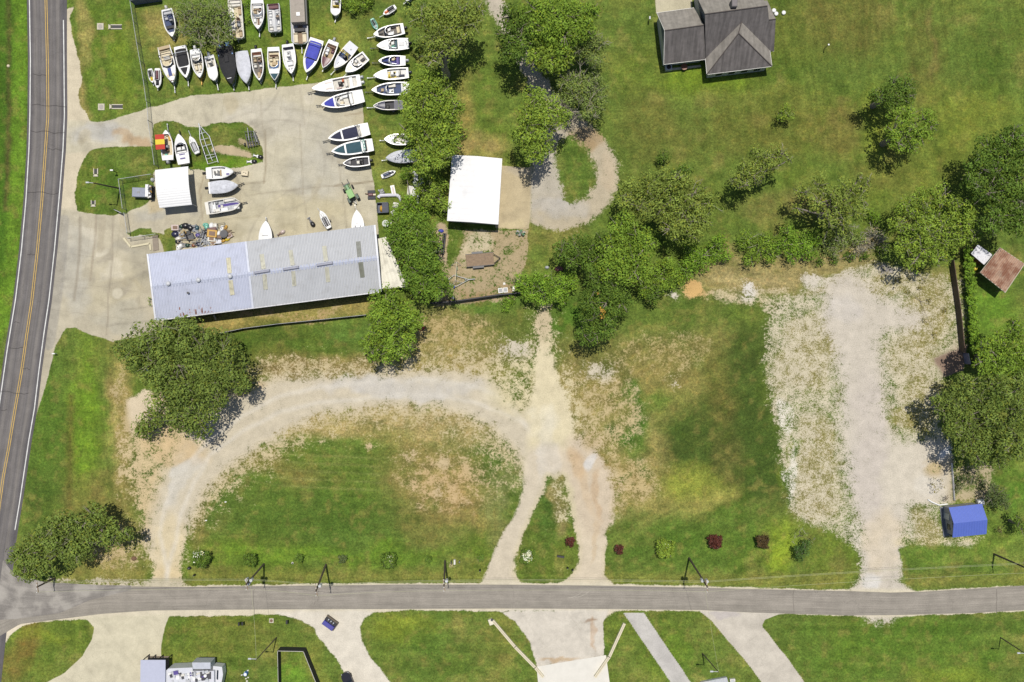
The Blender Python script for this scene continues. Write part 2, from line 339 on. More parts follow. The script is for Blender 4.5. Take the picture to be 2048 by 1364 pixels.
# below the side road
blot(430, 1250, 110, 12, .5, (112, 122, 54)); blot(480, 1290, 90, 40, .5, (122, 132, 66)); blot(590, 1350, 30, 40, .7, (112, 158, 56)); blot(640, 1330, 16, 60, .5, (150, 160, 80)); blot(800, 1260, 60, 26, .6, (144, 160, 60)); blot(900, 1320, 80, 40, .5, (82, 116, 48)); blot(830, 1310, 60, 50, .4, (88, 124, 46)); blot(1000, 1280, 26, 60, .6, (134, 140, 72)); blot(960, 1300, 30, 60, .5, (118, 134, 66), -30)
blot(50, 1290, 24, 60, .8, (130, 112, 62), 20); blot(80, 1270, 60, 14, .5, BRT); blot(120, 1320, 26, 30, .4, (96, 128, 52)); blot(1340, 1300, 50, 50, .4, (104, 146, 46)); blot(1800, 1290, 200, 50, .5, (92, 136, 44)); tpoly([(1560, 1250), (1900, 1250), (2060, 1235), (2060, 1250), (1900, 1268), (1560, 1264)], 10, .45, (74, 106, 38)); blot(1900, 1350, 80, 20, .5, BRT); blot(1700, 1340, 90, 30, .4, (84, 122, 42))
Gc *= (0.74 + 0.5 * fbm(X, Y, 11, 21, 3))[..., None]; _tr = np.clip((X - 1180) / 60, 0, 1) * np.clip((500 - Y) / 60, 0, 1); tint(sst(fbm(X, Y, 16, 91, 4), .54, .78) * (.4 - .3 * _tr), (146, 142, 82)); tint(sst(fbm(X, Y, 22, 92, 4), .54, .78) * .4, (72, 98, 36)); Gc *= np.array([.90, .83, .74])
def streak(ang, lo, hi, seed):
    a = math.radians(ang); u = X * math.cos(a) + Y * math.sin(a); v = -X * math.sin(a) + Y * math.cos(a); return lo + (hi - lo) * fbm(u / 14, v, 7, seed, 3)
s1 = streak(82, .78, 1.22, 31); s2 = streak(-28, .78, 1.22, 32); s3 = streak(2, .8, 1.2, 33)
w1 = np.clip((X - 1250) / 200, 0, 1) * np.clip((560 - Y) / 80, 0, 1); w2 = np.clip((X - 1150) / 100, 0, 1) * np.clip((Y - 600) / 60, 0, 1) * np.clip((1180 - Y) / 20, 0, 1); w1 = np.maximum(w1, np.clip((270 - X) / 20, 0, 1))
Gc *= (s1 * w1 + (1 - w1) * (s2 * w2 + (1 - w2) * s3))[..., None]

# bare ground and paving -------------------------------------------------
B = np.zeros(X.shape); AM = np.full(X.shape, .25); Sc = np.zeros(X.shape + (3,)) + C3((190, 178, 150)); RID = np.zeros(X.shape, int)
def lay(d, feather, c, amp, level=1.0, rid=None, cf=None):
    global B, AM, Sc
    m = np.clip(.5 + d / feather, 0, 1); B = B * (1 - m) + level * m
    mc = np.clip(.5 + (d + feather * .5) / (cf or feather * 1.2), 0, 1)[..., None]; Sc = Sc * (1 - mc) + C3(c) * mc
    ma = np.clip(.5 + (d + feather) / feather, 0, 1); AM = AM * (1 - ma) + amp * ma
    if rid is not None: RID[d > 0] = rid
def lpoly(pts, feather, c, amp, level=1.0, rid=None, wob=1): lay(poly_sdf(X + (WX - X) * wob, Y + (WY - Y) * wob, pts), feather, c, amp, level, rid)
def lstroke(pts, feather, c, amp, level=1.0, rid=None, wob=1): lay(stroke_sdf(X + (WX - X) * wob, Y + (WY - Y) * wob, pts), feather, c, amp, level, rid)
def stain(cx, cy, rx, ry, s, c, rot=0):
    global Sc
    dx, dy = XX - cx, YY - cy
    if rot: a = math.radians(rot); dx, dy = dx * math.cos(a) + dy * math.sin(a), -dx * math.sin(a) + dy * math.cos(a)
    m = (sst(1.3 - np.hypot(dx / rx, dy / ry), 0, .6) * s * (.5 + N2))[..., None]; m = np.clip(m, 0, 1); Sc = Sc * (1 - m) + C3(c) * m
CONC = (208, 200, 176); GREY = (208, 200, 186); CREAM = (226, 212, 176); LOT = (210, 201, 186); ORG = (206, 166, 116)
R_CONC, R_TRACK, R_LOT, R_DRIVE, R_VERGE, R_YARD = 1, 2, 3, 4, 5, 6
# roadside strip
lpoly([(120, 20), (150, 12), (142, 30), (141, 60), (150, 98), (159, 120), (163, 152), (158, 190), (161, 215), (182, 243), (182, 300), (166, 320), (156, 345), (151, 385), (155, 430), (120, 440)], 5, (218, 206, 180), .5, 1, R_VERGE)
# boat yard paving
lpoly([(100, 243), (200, 243), (235, 236), (290, 218), (335, 206), (382, 191), (450, 187), (530, 178), (600, 170), (640, 164), (722, 158), (726, 214), (727, 262), (734, 285), (740, 320), (747, 360), (752, 400), (756, 450), (760, 500), (340, 520), (333, 470), (300, 462), (262, 470), (240, 445), (228, 432), (300, 402), (306, 340), (306, 292), (240, 294), (205, 296), (180, 300), (130, 306), (100, 306)], 5, CONC, .3, 1, R_CONC, .5)
lpoly([(120, 418), (165, 425), (230, 432), (345, 428), (345, 456), (300, 466), (318, 478), (340, 520), (330, 700), (310, 668), (262, 676), (225, 684), (168, 664), (150, 655), (132, 655), (112, 690), (100, 740), (76, 815), (40, 940), (30, 800), (60, 600)], 5, (200, 191, 168), .3, 1, R_CONC, .5)
stain(200, 270, 60, 22, .7, (192, 190, 186)); stain(270, 275, 40, 12, .9, (196, 172, 140)); stain(540, 240, 90, 40, .5, (206, 200, 186)); stain(640, 330, 60, 80, .5, (196, 192, 180)); stain(600, 430, 90, 40, .5, (206, 194, 158)); stain(460, 400, 60, 60, .4, (200, 190, 160)); stain(330, 420, 60, 12, .7, (184, 180, 168)); stain(150, 540, 30, 90, .6, (192, 188, 176)); stain(235, 590, 60, 60, .5, (206, 196, 166)); stain(240, 640, 60, 24, .5, (184, 180, 166)); stain(250, 500, 30, 14, .7, (176, 170, 154)); stain(285, 530, 30, 60, .5, (176, 170, 150)); stain(430, 470, 60, 30, .6, (186, 176, 146))
_rs = np.random.RandomState(8)
for _k in range(46):
    _x, _y = (_rs.uniform(150, 740), _rs.uniform(180, 460)) if _k < 30 else (_rs.uniform(110, 300), _rs.uniform(430, 660)); stain(_x, _y, _rs.uniform(6, 26), _rs.uniform(5, 16), _rs.uniform(.25, .6), [(176, 168, 148), (188, 176, 146), (166, 158, 142), (222, 214, 194)][_k % 4], _rs.uniform(0, 180))
for (x0_, y0_, r0_, w0_) in ((560, 470, 230, 2.4), (560, 470, 252, 2.4), (420, 120, 150, 3), (560, 330, 90, 2.4), (160, 300, 260, 3), (160, 300, 276, 3), (640, 520, 150, 2.4)):
    _m = np.clip(1.3 - np.abs(np.hypot(X - x0_, Y - y0_) - r0_) / w0_, 0, 1) * .28 * (N2 * 1.6); _m = _m[..., None]; Sc = Sc * (1 - _m) + C3((160, 152, 138)) * _m
tt = fbm(X * 1.0 - Y * .3, Y * 1.6 + X * .4, 40, 41, 4); Sc *= (0.9 + 0.2 * tt)[..., None]
# grass islands inside the paving
lpoly([(309, 248), (330, 239), (352, 241), (374, 254), (400, 256), (425, 246), (482, 244), (506, 256), (520, 280), (526, 300), (528, 326), (500, 331), (470, 336), (430, 342), (380, 340), (376, 334), (306, 342), (304, 300)], 5, CONC, .5, 0.0, 0)
lstroke([(428, 298, 14), (465, 300, 20), (500, 312, 10)], 8, (196, 178, 146), .6, .9); lstroke([(480, 285, 12), (505, 290, 12)], 10, (180, 165, 130), .6, .8)
lpoly([(240, 355), (306, 342), (312, 400), (250, 430), (238, 425)], 6, CONC, .3, 0.0, 0)
lpoly([(252, 463), (302, 457), (306, 472), (262, 474)], 6, CONC, .4, 0.0, 0); lpoly([(326, 457), (346, 455), (352, 500), (330, 503)], 6, CONC, .4, 0.0, 0)
lpoly([(300, 402), (318, 400), (322, 420), (300, 424)], 6, (204, 190, 158), .4, 1, R_CONC)
# culverts' dirt by the oak
lpoly([(250, 800), (285, 780), (330, 790), (335, 830), (300, 860), (262, 880), (246, 860)], 16, (222, 206, 178), .6, 1, R_TRACK)
# patchy dry ground
def patchy(cx, cy, rx, ry, lv, c, am=1.0):
    global B, AM, Sc
    m = sst(1.5 - np.hypot((XX - cx) / rx, (YY - cy) / ry), 0, 1.1); B = np.maximum(B, m * lv * (.5 + N2)); AM = np.maximum(AM, m * am); mm = m[..., None]; Sc = Sc * (1 - mm) + C3(c) * mm
patchy(1190, 830, 120, 110, .46, (196, 178, 134)); patchy(1240, 965, 100, 80, .5, (196, 176, 128)); patchy(900, 955, 120, 80, .44, (200, 174, 130)); patchy(900, 690, 130, 80, .42, (190, 170, 122)); patchy(1320, 700, 130, 60, .36, (186, 170, 120)); patchy(970, 720, 70, 30, .5, (206, 194, 160)); patchy(600, 735, 130, 20, .5, (190, 170, 128)); patchy(1500, 590, 120, 26, .5, (204, 190, 154)); patchy(1570, 620, 50, 30, .55, (212, 200, 172)); patchy(235, 860, 18, 150, .45, (190, 172, 130)); patchy(240, 1100, 60, 50, .5, (196, 176, 134)); patchy(560, 628, 150, 14, .5, (186, 160, 112))
# gravel loop
LOOP = [(335, 1180, 84), (333, 1140, 62), (335, 1080, 66), (346, 1020, 72), (372, 960, 84), (420, 895, 100), (480, 850, 112), (560, 808, 100), (640, 790, 66), (720, 783, 60), (800, 775, 58), (880, 776, 60), (950, 790, 78), (1010, 812, 96), (1060, 850, 110), (1092, 900, 90), (1092, 950, 76)]
lstroke([(p[0], p[1] + 14, p[2] + 74) for p in LOOP[4:-1]], 60, (198, 184, 144), 1.0, .47); lstroke([(p[0], p[1], p[2] + 26) for p in LOOP[2:-1]], 40, (204, 188, 150), 1.0, .55)
lpoly([(250, 880), (330, 840), (460, 780), (480, 870), (400, 930), (330, 1010), (300, 1100), (285, 1060), (262, 960)], 34, (208, 188, 148), 1.1, .68, R_TRACK)
lstroke([(p[0], p[1], p[2] * .86) for p in LOOP], 24, (210, 199, 176), .9, 1, R_TRACK)
stain(335, 1090, 34, 60, .8, (222, 206, 170)); stain(330, 1150, 60, 30, .8, (220, 200, 158)); stain(350, 900, 60, 40, .7, (214, 188, 146)); stain(490, 765, 34, 12, .6, (210, 180, 138)); stain(800, 775, 160, 20, .6, (206, 202, 196)); stain(1000, 800, 40, 20, .6, (226, 216, 190)); stain(370, 960, 20, 60, .5, (212, 210, 204), 30)
for off, w in ((-16, 9), (15, 8)):
    d = stroke_sdf(WX * .5 + X * .5, WY * .5 + Y * .5, [(p[0] + (off if 1 < k < 5 or k > 13 else 0), p[1] + (off if 5 <= k <= 13 else off * .6), w) for k, p in enumerate(LOOP)])
    m = (np.clip(.5 + d / 7, 0, 1) * .45)[..., None]; Sc = Sc * (1 - m) + C3((226, 220, 208)) * m
# crossing track and its two arms
lpoly([(1010, 700), (1060, 690), (1075, 560), (1100, 560), (1112, 680), (1128, 780), (1140, 840), (1010, 800), (1000, 750)], 36, (214, 202, 164), 1.2, .5)
lstroke([(1085, 680, 4), (1088, 720, 24), (1094, 760, 44), (1098, 800, 66), (1104, 850, 80), (1102, 905, 74), (1098, 945, 74)], 16, (224, 212, 178), .8, 1, R_TRACK)
lstroke([(1092, 930, 70), (1070, 985, 44), (1050, 1030, 40), (1025, 1075, 42), (1008, 1120, 50), (1004, 1170, 84)], 14, (214, 202, 180), .6, 1, R_TRACK)
lstroke([(1108, 930, 60), (1142, 985, 50), (1166, 1030, 56), (1184, 1080, 60), (1184, 1120, 58), (1178, 1150, 76), (1178, 1178, 130)], 12, (218, 204, 180), .5, 1, R_TRACK)
lstroke([(1166, 905, 50), (1180, 950, 66), (1190, 1000, 64), (1196, 1040, 50)], 22, (212, 196, 172), .6, .9, R_TRACK)
stain(1150, 930, 22, 40, .6, (204, 176, 138), -15); stain(1178, 985, 14, 50, .45, (206, 180, 144), -12); stain(1196, 1080, 6, 50, .35, (208, 180, 140)); stain(1205, 990, 8, 50, .5, (198, 166, 126)); stain(1180, 920, 12, 26, .8, (220, 218, 214)); stain(1090, 900, 20, 70, .4, (212, 208, 200)); stain(1085, 840, 26, 30, .5, (232, 224, 200))
lpoly([(1096, 952), (1075, 1010), (1052, 1058), (1036, 1108), (1029, 1148), (1042, 1166), (1100, 1167), (1132, 1160), (1151, 1138), (1156, 1100), (1150, 1060), (1141, 1010), (1128, 952), (1112, 962)], 12, (212, 200, 168), .9, 0.0, 0, .8)
lpoly([(1100, 958), (1126, 958), (1140, 1010), (1136, 1040), (1112, 1040), (1104, 1000)], 16, (206, 196, 160), 1.1, .42)
lpoly([(1212, 1095), (1400, 1100), (1400, 1168), (1230, 1168), (1208, 1150)], 8, (212, 200, 168), .6, 0.0, 0, .8)
# gravel lot on the right
lpoly([(1532, 665), (1560, 620), (1590, 590), (1640, 560), (1700, 538), (1745, 520), (1770, 520), (1840, 545), (1890, 560), (1925, 560), (1930, 640), (1934, 700), (1900, 745), (1870, 780), (1880, 850), (1902, 880), (1906, 1004), (1880, 1010), (1830, 1008), (1880, 1015), (1884, 1070), (1968, 1074), (1940, 1098), (1880, 1092), (1815, 1090), (1805, 1080), (1810, 1120), (1800, 1150), (1800, 1190), (1700, 1190), (1722, 1150), (1731, 1120), (1700, 1090), (1665, 1065), (1625, 1055), (1600, 1045), (1580, 1025), (1575, 980), (1562, 930), (1556, 860), (1536, 800), (1530, 735)], 18, (210, 200, 174), 1.1, .54, R_LOT, .9)
for cx, cy, rx, ry, lv in ((1600, 730, 40, 60, .6), (1640, 700, 36, 80, .52), (1590, 660, 40, 20, .6), (1830, 700, 50, 60, .55), (1850, 640, 50, 60, .45), (1880, 600, 34, 60, .4), (1650, 880, 26, 60, .42), (1640, 960, 50, 70, .5), (1600, 950, 20, 70, .5), (1610, 860, 24, 30, .55), (1825, 830, 40, 26, .35), (1850, 780, 40, 30, .5), (1850, 1050, 30, 40, .38), (1700, 575, 90, 14, .5), (1780, 560, 80, 20, .52), (1640, 1020, 40, 30, .55), (1860, 960, 20, 30, .8)):
    m = sst(1.4 - np.hypot((XX - cx) / rx, (YY - cy) / ry), 0, .8); B = B * (1 - m) + lv * m; AM = np.maximum(AM, m)
    tint(m * .85, (146, 138, 84))
lstroke([(1690, 590, 70), (1704, 625, 100), (1712, 680, 72), (1722, 760, 66), (1730, 850, 74), (1748, 930, 84), (1760, 1000, 86), (1765, 1060, 76), (1762, 1120, 72), (1762, 1160, 70), (1762, 1182, 120)], 32, LOT, 1.0, 1, R_LOT, .9)
lpoly([(1780, 890), (1896, 888), (1903, 925), (1906, 1002), (1780, 1005)], 24, (216, 207, 190), .8, 1, R_LOT, .4)
lstroke([(1700, 650, 60), (1770, 630, 40), (1830, 640, 20)], 34, LOT, 1, 1, R_LOT)
stain(1735, 900, 34, 150, .45, (206, 196, 188)); stain(1765, 1080, 40, 60, .5, (222, 206, 178)); stain(1700, 620, 40, 30, .4, (212, 206, 200)); stain(1882, 912, 30, 8, .9, (246, 244, 240)); stain(1860, 960, 30, 26, .5, (228, 222, 210)); stain(1560, 840, 12, 40, .6, (240, 234, 224)); stain(1570, 960, 8, 60, .6, (240, 236, 226)); stain(1740, 1160, 20, 20, .6, (226, 224, 220)); stain(1770, 540, 20, 14, .7, (150, 144, 150)); stain(1705, 1070, 20, 40, .4, (224, 216, 200)); stain(1840, 1085, 60, 12, .6, (230, 216, 176)); stain(1930, 1085, 40, 10, .6, (230, 216, 176))
lpoly([(1800, 1098), (1880, 1096), (1960, 1102), (2000, 1090), (2000, 1160), (1815, 1168), (1808, 1130)], 8, LOT, .5, 0.0, 0)
lpoly([(1905, 925), (1990, 925), (1985, 985), (1975, 1004), (1907, 1004)], 18, (186, 172, 140), .9, .6, 0)
lpoly([(1870, 720), (1935, 690), (1925, 740), (1890, 752)], 8, (150, 128, 112), .3, 1, 0)
# verge of the side road, both sides
VT = [(120, 1168), (200, 1170), (300, 1172), (370, 1172), (600, 1168), (800, 1166), (1000, 1166), (1200, 1168), (1400, 1172), (1550, 1177), (1700, 1180), (1850, 1181), (1950, 1176), (2140, 1168)]
VB = [(2140, 1218), (1950, 1227), (1800, 1232), (1700, 1231), (1500, 1226), (1400, 1222), (1200, 1221), (1000, 1222), (820, 1220), (740, 1224), (650, 1230), (560, 1228), (420, 1232), (320, 1233), (240, 1240), (140, 1240), (50, 1246), (10, 1275), (-5, 1310), (-80, 1330), (-80, 1160)]
lpoly(VT + VB, 6, (220, 210, 186), .6, 1, R_VERGE, .5)
lstroke([(100, 1160, 5), (300, 1167, 7), (360, 1168, 6)], 12, (200, 190, 166), 1.1, .8, R_VERGE)
lstroke([(60, 1240, 10), (40, 1245, 14), (14, 1262, 14), (-4, 1300, 12)], 8, (232, 220, 196), .6, 1, R_VERGE)
# driveways
lpoly([(170, 1236), (338, 1230), (329, 1255), (323, 1290), (321, 1380), (60, 1380), (95, 1364), (130, 1345), (165, 1312), (184, 1280), (188, 1255)], 3.5, (216, 208, 182), .12, 1, R_DRIVE, .25)
lpoly([(555, 1226), (745, 1224), (728, 1236), (720, 1252), (724, 1280), (742, 1315), (795, 1385), (715, 1385), (690, 1350), (668, 1310), (640, 1278), (628, 1256), (600, 1240)], 7, (226, 218, 202), .5, 1, R_TRACK, .7)
lpoly([(1000, 1224), (1215, 1222), (1206, 1245), (1208, 1312), (1075, 1334), (1062, 1290), (1045, 1262), (1030, 1240)], 6, (220, 212, 198), .5, 1, R_DRIVE, .6)
stain(1188, 1265, 5, 40, .5, (196, 158, 118)); stain(1130, 1322, 40, 5, .6, (196, 164, 120)); stain(1180, 1240, 20, 5, .7, (150, 120, 90))
lpoly([(1246, 1226), (1288, 1226), (1392, 1380), (1352, 1380), (1280, 1275), (1262, 1248)], 3, (206, 202, 196), .1, 1, R_DRIVE, .2)
lpoly([(1400, 1222), (1565, 1226), (1530, 1240), (1524, 1252), (1570, 1310), (1620, 1380), (1535, 1380), (1490, 1320), (1440, 1262), (1425, 1244)], 3, (212, 204, 190), .12, 1, R_DRIVE, .3)
stain(1450, 1232, 30, 8, .7, (196, 188, 184)); stain(1320, 1300, 16, 50, .4, (186, 182, 178), -35)
lpoly([(1306, -90), (1386, -90), (1384, 17), (1312, 27)], 3, (206, 198, 170), .1, 1, R_DRIVE, .1)
# cul-de-sac gravel drive
lstroke([(975, -90, 34), (988, 0, 32), (1010, 45, 28), (1045, 110, 30), (1078, 170, 36), (1108, 225, 40), (1118, 260, 40)], 18, (200, 190, 172), .9, 1, R_TRACK)
lstroke([(1112, 240, 34), (1095, 285, 30), (1086, 330, 46), (1090, 370, 60), (1096, 410, 74), (1110, 430, 60)], 18, (194, 186, 170), .9, 1, R_TRACK)
lstroke([(1125, 230, 40), (1160, 255, 36), (1195, 290, 38), (1214, 330, 40), (1214, 370, 40), (1194, 405, 42), (1160, 428, 46), (1120, 436, 44), (1080, 428, 40)], 22, (194, 182, 158), 1.0, 1, R_TRACK)
stain(1120, 420, 50, 24, .6, (192, 188, 182)); stain(1180, 270, 36, 24, .8, (176, 152, 116)); stain(1150, 250, 5, 30, .5, (150, 140, 120), -50); stain(1215, 340, 16, 40, .5, (206, 188, 160))
lpoly([(998, 331), (1062, 336), (1058, 459), (990, 455)], 3, (202, 186, 152), .12, 1, R_DRIVE, .15)
stain(1030, 450, 24, 10, .6, (222, 206, 164)); stain(1035, 345, 24, 12, .6, (186, 176, 160))
# yard with the swing set
lpoly([(893, 458), (1057, 460), (1057, 515), (1040, 560), (1030, 600), (868, 612), (880, 560), (890, 520)], 5, (182, 164, 130), 1.0, .66, R_YARD, .3)
lpoly([(893, 455), (925, 455), (920, 500), (900, 530), (890, 520)], 14, (182, 164, 130), .9, .1, R_YARD)
stain(950, 490, 40, 30, .8, (212, 200, 170)); stain(980, 585, 60, 14, .6, (172, 146, 110))
lpoly([(872, 445), (895, 448), (893, 520), (876, 520)], 8, (190, 170, 140), .8, .8)
# heaps and scars
lay(19 - np.hypot(XX * .5 + WX * .5 - 1387, YY * .5 + WY * .5 - 580), 20, (216, 178, 118), 1.0, 1, R_TRACK)
lay(11 - np.hypot(WX - 1496, (WY - 578) * .8), 14, (226, 220, 210), 1.2, .8); lay(8 - np.hypot(WX - 1345, (WY - 592) * 1.2), 14, (214, 206, 190), 1.2, .7); lay(14 - np.hypot((WX - 1620) * .7, WY - 560), 12, (214, 206, 190), 1, .8); lay(13 - np.hypot((WX - 1197) * .6, WY - 742), 18, (208, 198, 176), 1.2, .6); lay(7 - np.hypot(WX - 1350, WY - 765), 14, (208, 198, 176), 1.2, .6); lay(12 - np.hypot(WX - 1085, (WY - 640) * .4), 14, (206, 190, 158), 1, .8); lay(13 - np.hypot((WX - 1030) * .6, WY - 696), 18, (208, 198, 178), 1.2, .65)
for p, r in (((268, 1118), 7), ((1240, 970), 6), ((830, 905), 8), ((888, 925), 9), ((880, 985), 6), ((320, 790), 9), ((1185, 880), 14), ((900, 1130), 5), ((740, 895), 8), ((1870, 935), 12)): lay(r - np.hypot(WX - p[0], WY - p[1]), 14, (200, 180, 142), 1.1, .6)
B += (fbm(X, Y, 9, 51, 3) - .5) * AM * .5
Sc *= .93; Gc *= (1.03 - .07 * np.clip((X - 1150) / 100, 0, 1) * np.clip((520 - Y) / 100, 0, 1))[..., None]
# old asphalt strip and slab lines of the forecourt
for pts_, w_, c_, k_ in (([(128, 440), (122, 520), (112, 600), (98, 690)], 22, (160, 156, 148), .6), ([(160, 436), (158, 520), (148, 600)], 5, (150, 140, 122), .6), ([(192, 432), (190, 480), (180, 560)], 4, (164, 152, 132), .7), ([(226, 432), (224, 520), (216, 600), (214, 670)], 3, (158, 148, 130), .7), ([(205, 440), (200, 500)], 14, (172, 162, 140), .5), ([(240, 620), (310, 612)], 3, (150, 142, 126), .6), ([(222, 650), (310, 640)], 3, (152, 144, 128), .5),
    ([(408, 348), (400, 380), (405, 440)], 3, (150, 134, 110), .6), ([(478, 370), (530, 363)], 3, (150, 140, 118), .7), ([(670, 372), (748, 362)], 3, (140, 124, 100), .8), ([(500, 390), (640, 374), (700, 368)], 2.5, (160, 150, 130), .6), ([(600, 250), (606, 380), (616, 460)], 2.5, (164, 154, 134), .6), ([(676, 320), (690, 420), (694, 460)], 2.5, (160, 150, 130), .6), ([(530, 262), (532, 330), (528, 366)], 3, (150, 136, 112), .7), ([(600, 178), (610, 250)], 2.5, (168, 158, 140), .5), ([(690, 230), (725, 226)], 3, (150, 130, 104), .6), ([(430, 440), (520, 432)], 3, (160, 150, 120), .4), ([(520, 190), (526, 262)], 2.5, (168, 158, 140), .5)):
    d_ = stroke_sdf(WX * .3 + X * .7, WY * .3 + Y * .7, [(p[0], p[1], w_) for p in pts_]); m_ = (np.clip(.5 + d_ / 3, 0, 1) * k_)[..., None]; Sc = Sc * (1 - m_) + C3(c_) * m_

GM = {0: ('lawn', ground_mat('lawn_and_dry_grass', fine=.3)), R_CONC: ('concrete_lot', ground_mat('weathered_concrete', .8, math.radians(7.5), 4.9)), R_TRACK: ('gravel_track', ground_mat('gravel_and_dirt', pebble=.22, fine=.3)),
      R_LOT: ('gravel_lot', ground_mat('pale_gravel', pebble=.3, fine=.8)), R_DRIVE: ('driveway', ground_mat('driveway_concrete', .6, math.radians(-36), 6.5)), R_VERGE: ('road_verge', ground_mat('verge_gravel', pebble=.15)), R_YARD: ('dirt_yard', ground_mat('yard_dirt', pebble=.3))}
def build_ground():
    ny, nx = X.shape
    P = np.stack([(X - 1024) * S, (682 - Y) * S, np.zeros(X.shape)], -1).reshape(-1, 3)
    g4 = np.concatenate([np.clip(Gc, 0, 1), B[..., None]], -1).reshape(-1, 4); s4 = np.concatenate([np.clip(Sc, 0, 1), AM[..., None]], -1).reshape(-1, 4)
    j, i = np.meshgrid(np.arange(ny - 1), np.arange(nx - 1), indexing='ij')
    q = np.stack([(j + 1) * nx + i, (j + 1) * nx + i + 1, j * nx + i + 1, j * nx + i], -1).reshape(-1, 4)
    rid = RID[:-1, :-1].reshape(-1)
    for k, (nm, m) in GM.items():
        f = q[rid == k]
        if not len(f): continue
        u, inv = np.unique(f.reshape(-1), return_inverse=True)
        me = bpy.data.meshes.new(nm); me.vertices.add(len(u)); me.vertices.foreach_set('co', P[u].reshape(-1).astype(np.float32))
        nf = len(f); me.loops.add(nf * 4); me.loops.foreach_set('vertex_index', inv.reshape(-1).astype(np.int32))
        me.polygons.add(nf); me.polygons.foreach_set('loop_start', np.arange(0, nf * 4, 4, dtype=np.int32)); me.polygons.foreach_set('loop_total', np.full(nf, 4, np.int32))
        for an, d in (('grass_tint', g4), ('soil_tint', s4)):
            a = me.attributes.new(an, 'FLOAT_COLOR', 'POINT'); a.data.foreach_set('color', d[u].reshape(-1).astype(np.float32))
        me.update(calc_edges=True); o = link_mesh(nm, me, m); o['kind'] = 'structure'
    # the land beyond, out to the horizon, around the detailed part
    mb = MB(); x0, x1 = (gx[0] - 1024) * S, (gx[-1] - 1024) * S; y1, y0 = (682 - gy[0]) * S, (682 - gy[-1]) * S; R = 1400
    xs, ys = [-R, x0, x1, R], [-R, y0, y1, R]
    for a in range(3):
        for c in range(3):
            if a == 1 and c == 1: continue
            mb.add([(xs[a], ys[c], 0), (xs[a + 1], ys[c], 0), (xs[a + 1], ys[c + 1], 0), (xs[a], ys[c + 1], 0)], [(0, 1, 2, 3)])
    o = mb.build('ground', mat((104, 122, 54), .95, var=.4, scale=.09)); o['kind'] = 'structure'
build_ground()

# ------------------------------------------------------------------ roads
def asphalt(name, rgb, track, worn=0.0, lanes=2):
    m = bpy.data.materials.new(name); m.use_nodes = True; n = m.node_tree; b = n.nodes['Principled BSDF']; L = n.links
    uv = nd(n, 'ShaderNodeUVMap', uv_map='UVMap'); sx = nd(n, 'ShaderNodeSeparateXYZ'); L.new(uv.outputs[0], sx.inputs[0])
    cr = nd(n, 'ShaderNodeValToRGB'); e = cr.color_ramp.elements
    prof = [(0, 0), (.10, .0), (.20, .9), (.30, .35), (.40, .85), (.49, .1), (.60, .7), (.70, .35), (.76, 1), (.88, .0), (1, 0)] if lanes == 2 else [(0, .2), (.15, .5), (.3, .9), (.42, .5), (.6, .9), (.8, .4), (1, .2)]
    e[0].position = 0; e[1].position = 1
    for p, v in prof[1:-1]: x = e.new(p); x.color = (v, v, v, 1)
    e[0].color = (prof[0][1],) * 3 + (1,); e[len(e) - 1].color = (prof[-1][1],) * 3 + (1,)
    L.new(sx.outputs[0], cr.inputs[0])
    geo = nd(n, 'ShaderNodeNewGeometry')
    def noise(sc, det, vec): 
        x = nd(n, 'ShaderNodeTexNoise'); x.inputs['Scale'].default_value = sc; x.inputs['Detail'].default_value = det; L.new(vec, x.inputs['Vector']); return x.outputs['Fac']
    def mr(v, *a):
        x = nd(n, 'ShaderNodeMapRange')
        for i, q in enumerate(a): x.inputs[i + 1].default_value = q
        L.new(v, x.inputs[0]); return x.outputs[0]
    mp = nd(n, 'ShaderNodeMapping'); mp.inputs['Scale'].default_value = (26, .12, 1); L.new(uv.outputs[0], mp.inputs[0])
    streak = noise(1.0, 4, mp.outputs[0])
    def mix(f, a, c, bt='MIX'):
        x = nd(n, 'ShaderNodeMix', data_type='RGBA', blend_type=bt)
        if isinstance(f, float): x.inputs[0].default_value = f
        else: L.new(f, x.inputs[0])
        for i, q in ((6, a), (7, c)):
            if isinstance(q, tuple): x.inputs[i].default_value = (*q, 1)
            else: L.new(q, x.inputs[i])
        return x.outputs[2]
    c = mix(cr.outputs[0], A(*rgb), A(*track))
    c = mix(1.0, c, mr(streak, .3, .7, .84, 1.14), 'MULTIPLY'); c = mix(1.0, c, mr(noise(.5, 6, geo.outputs['Position']), .3, .7, .88, 1.1), 'MULTIPLY'); c = mix(1.0, c, mr(noise(6, 3, geo.outputs['Position']), .3, .7, .88, 1.12), 'MULTIPLY')
    vo = nd(n, 'ShaderNodeTexVoronoi', feature='DISTANCE_TO_EDGE'); vo.inputs['Scale'].default_value = .05
    wn = nd(n, 'ShaderNodeTexNoise'); wn.inputs['Scale'].default_value = .3; wn.inputs['Detail'].default_value = 5; L.new(geo.outputs['Position'], wn.inputs['Vector'])
    sc = nd(n, 'ShaderNodeVectorMath', operation='SCALE'); sc.inputs['Scale'].default_value = 5; va = nd(n, 'ShaderNodeVectorMath', operation='ADD'); L.new(wn.outputs['Color'], sc.inputs[0]); L.new(geo.outputs['Position'], va.inputs[0]); L.new(sc.outputs[0], va.inputs[1]); L.new(va.outputs[0], vo.inputs['Vector'])
    c = mix(1.0, c, mr(vo.outputs['Distance'], .0006, .0022, .8, 1.0), 'MULTIPLY')
    if worn: c = mix(mr(noise(.35, 8, geo.outputs['Position']), .44, .60, 0, worn), c, A(204, 198, 188))
    L.new(c, b.inputs['Base Color']); b.inputs['Roughness'].default_value = .9; b.inputs['Specular IOR Level'].default_value = .2
    return m
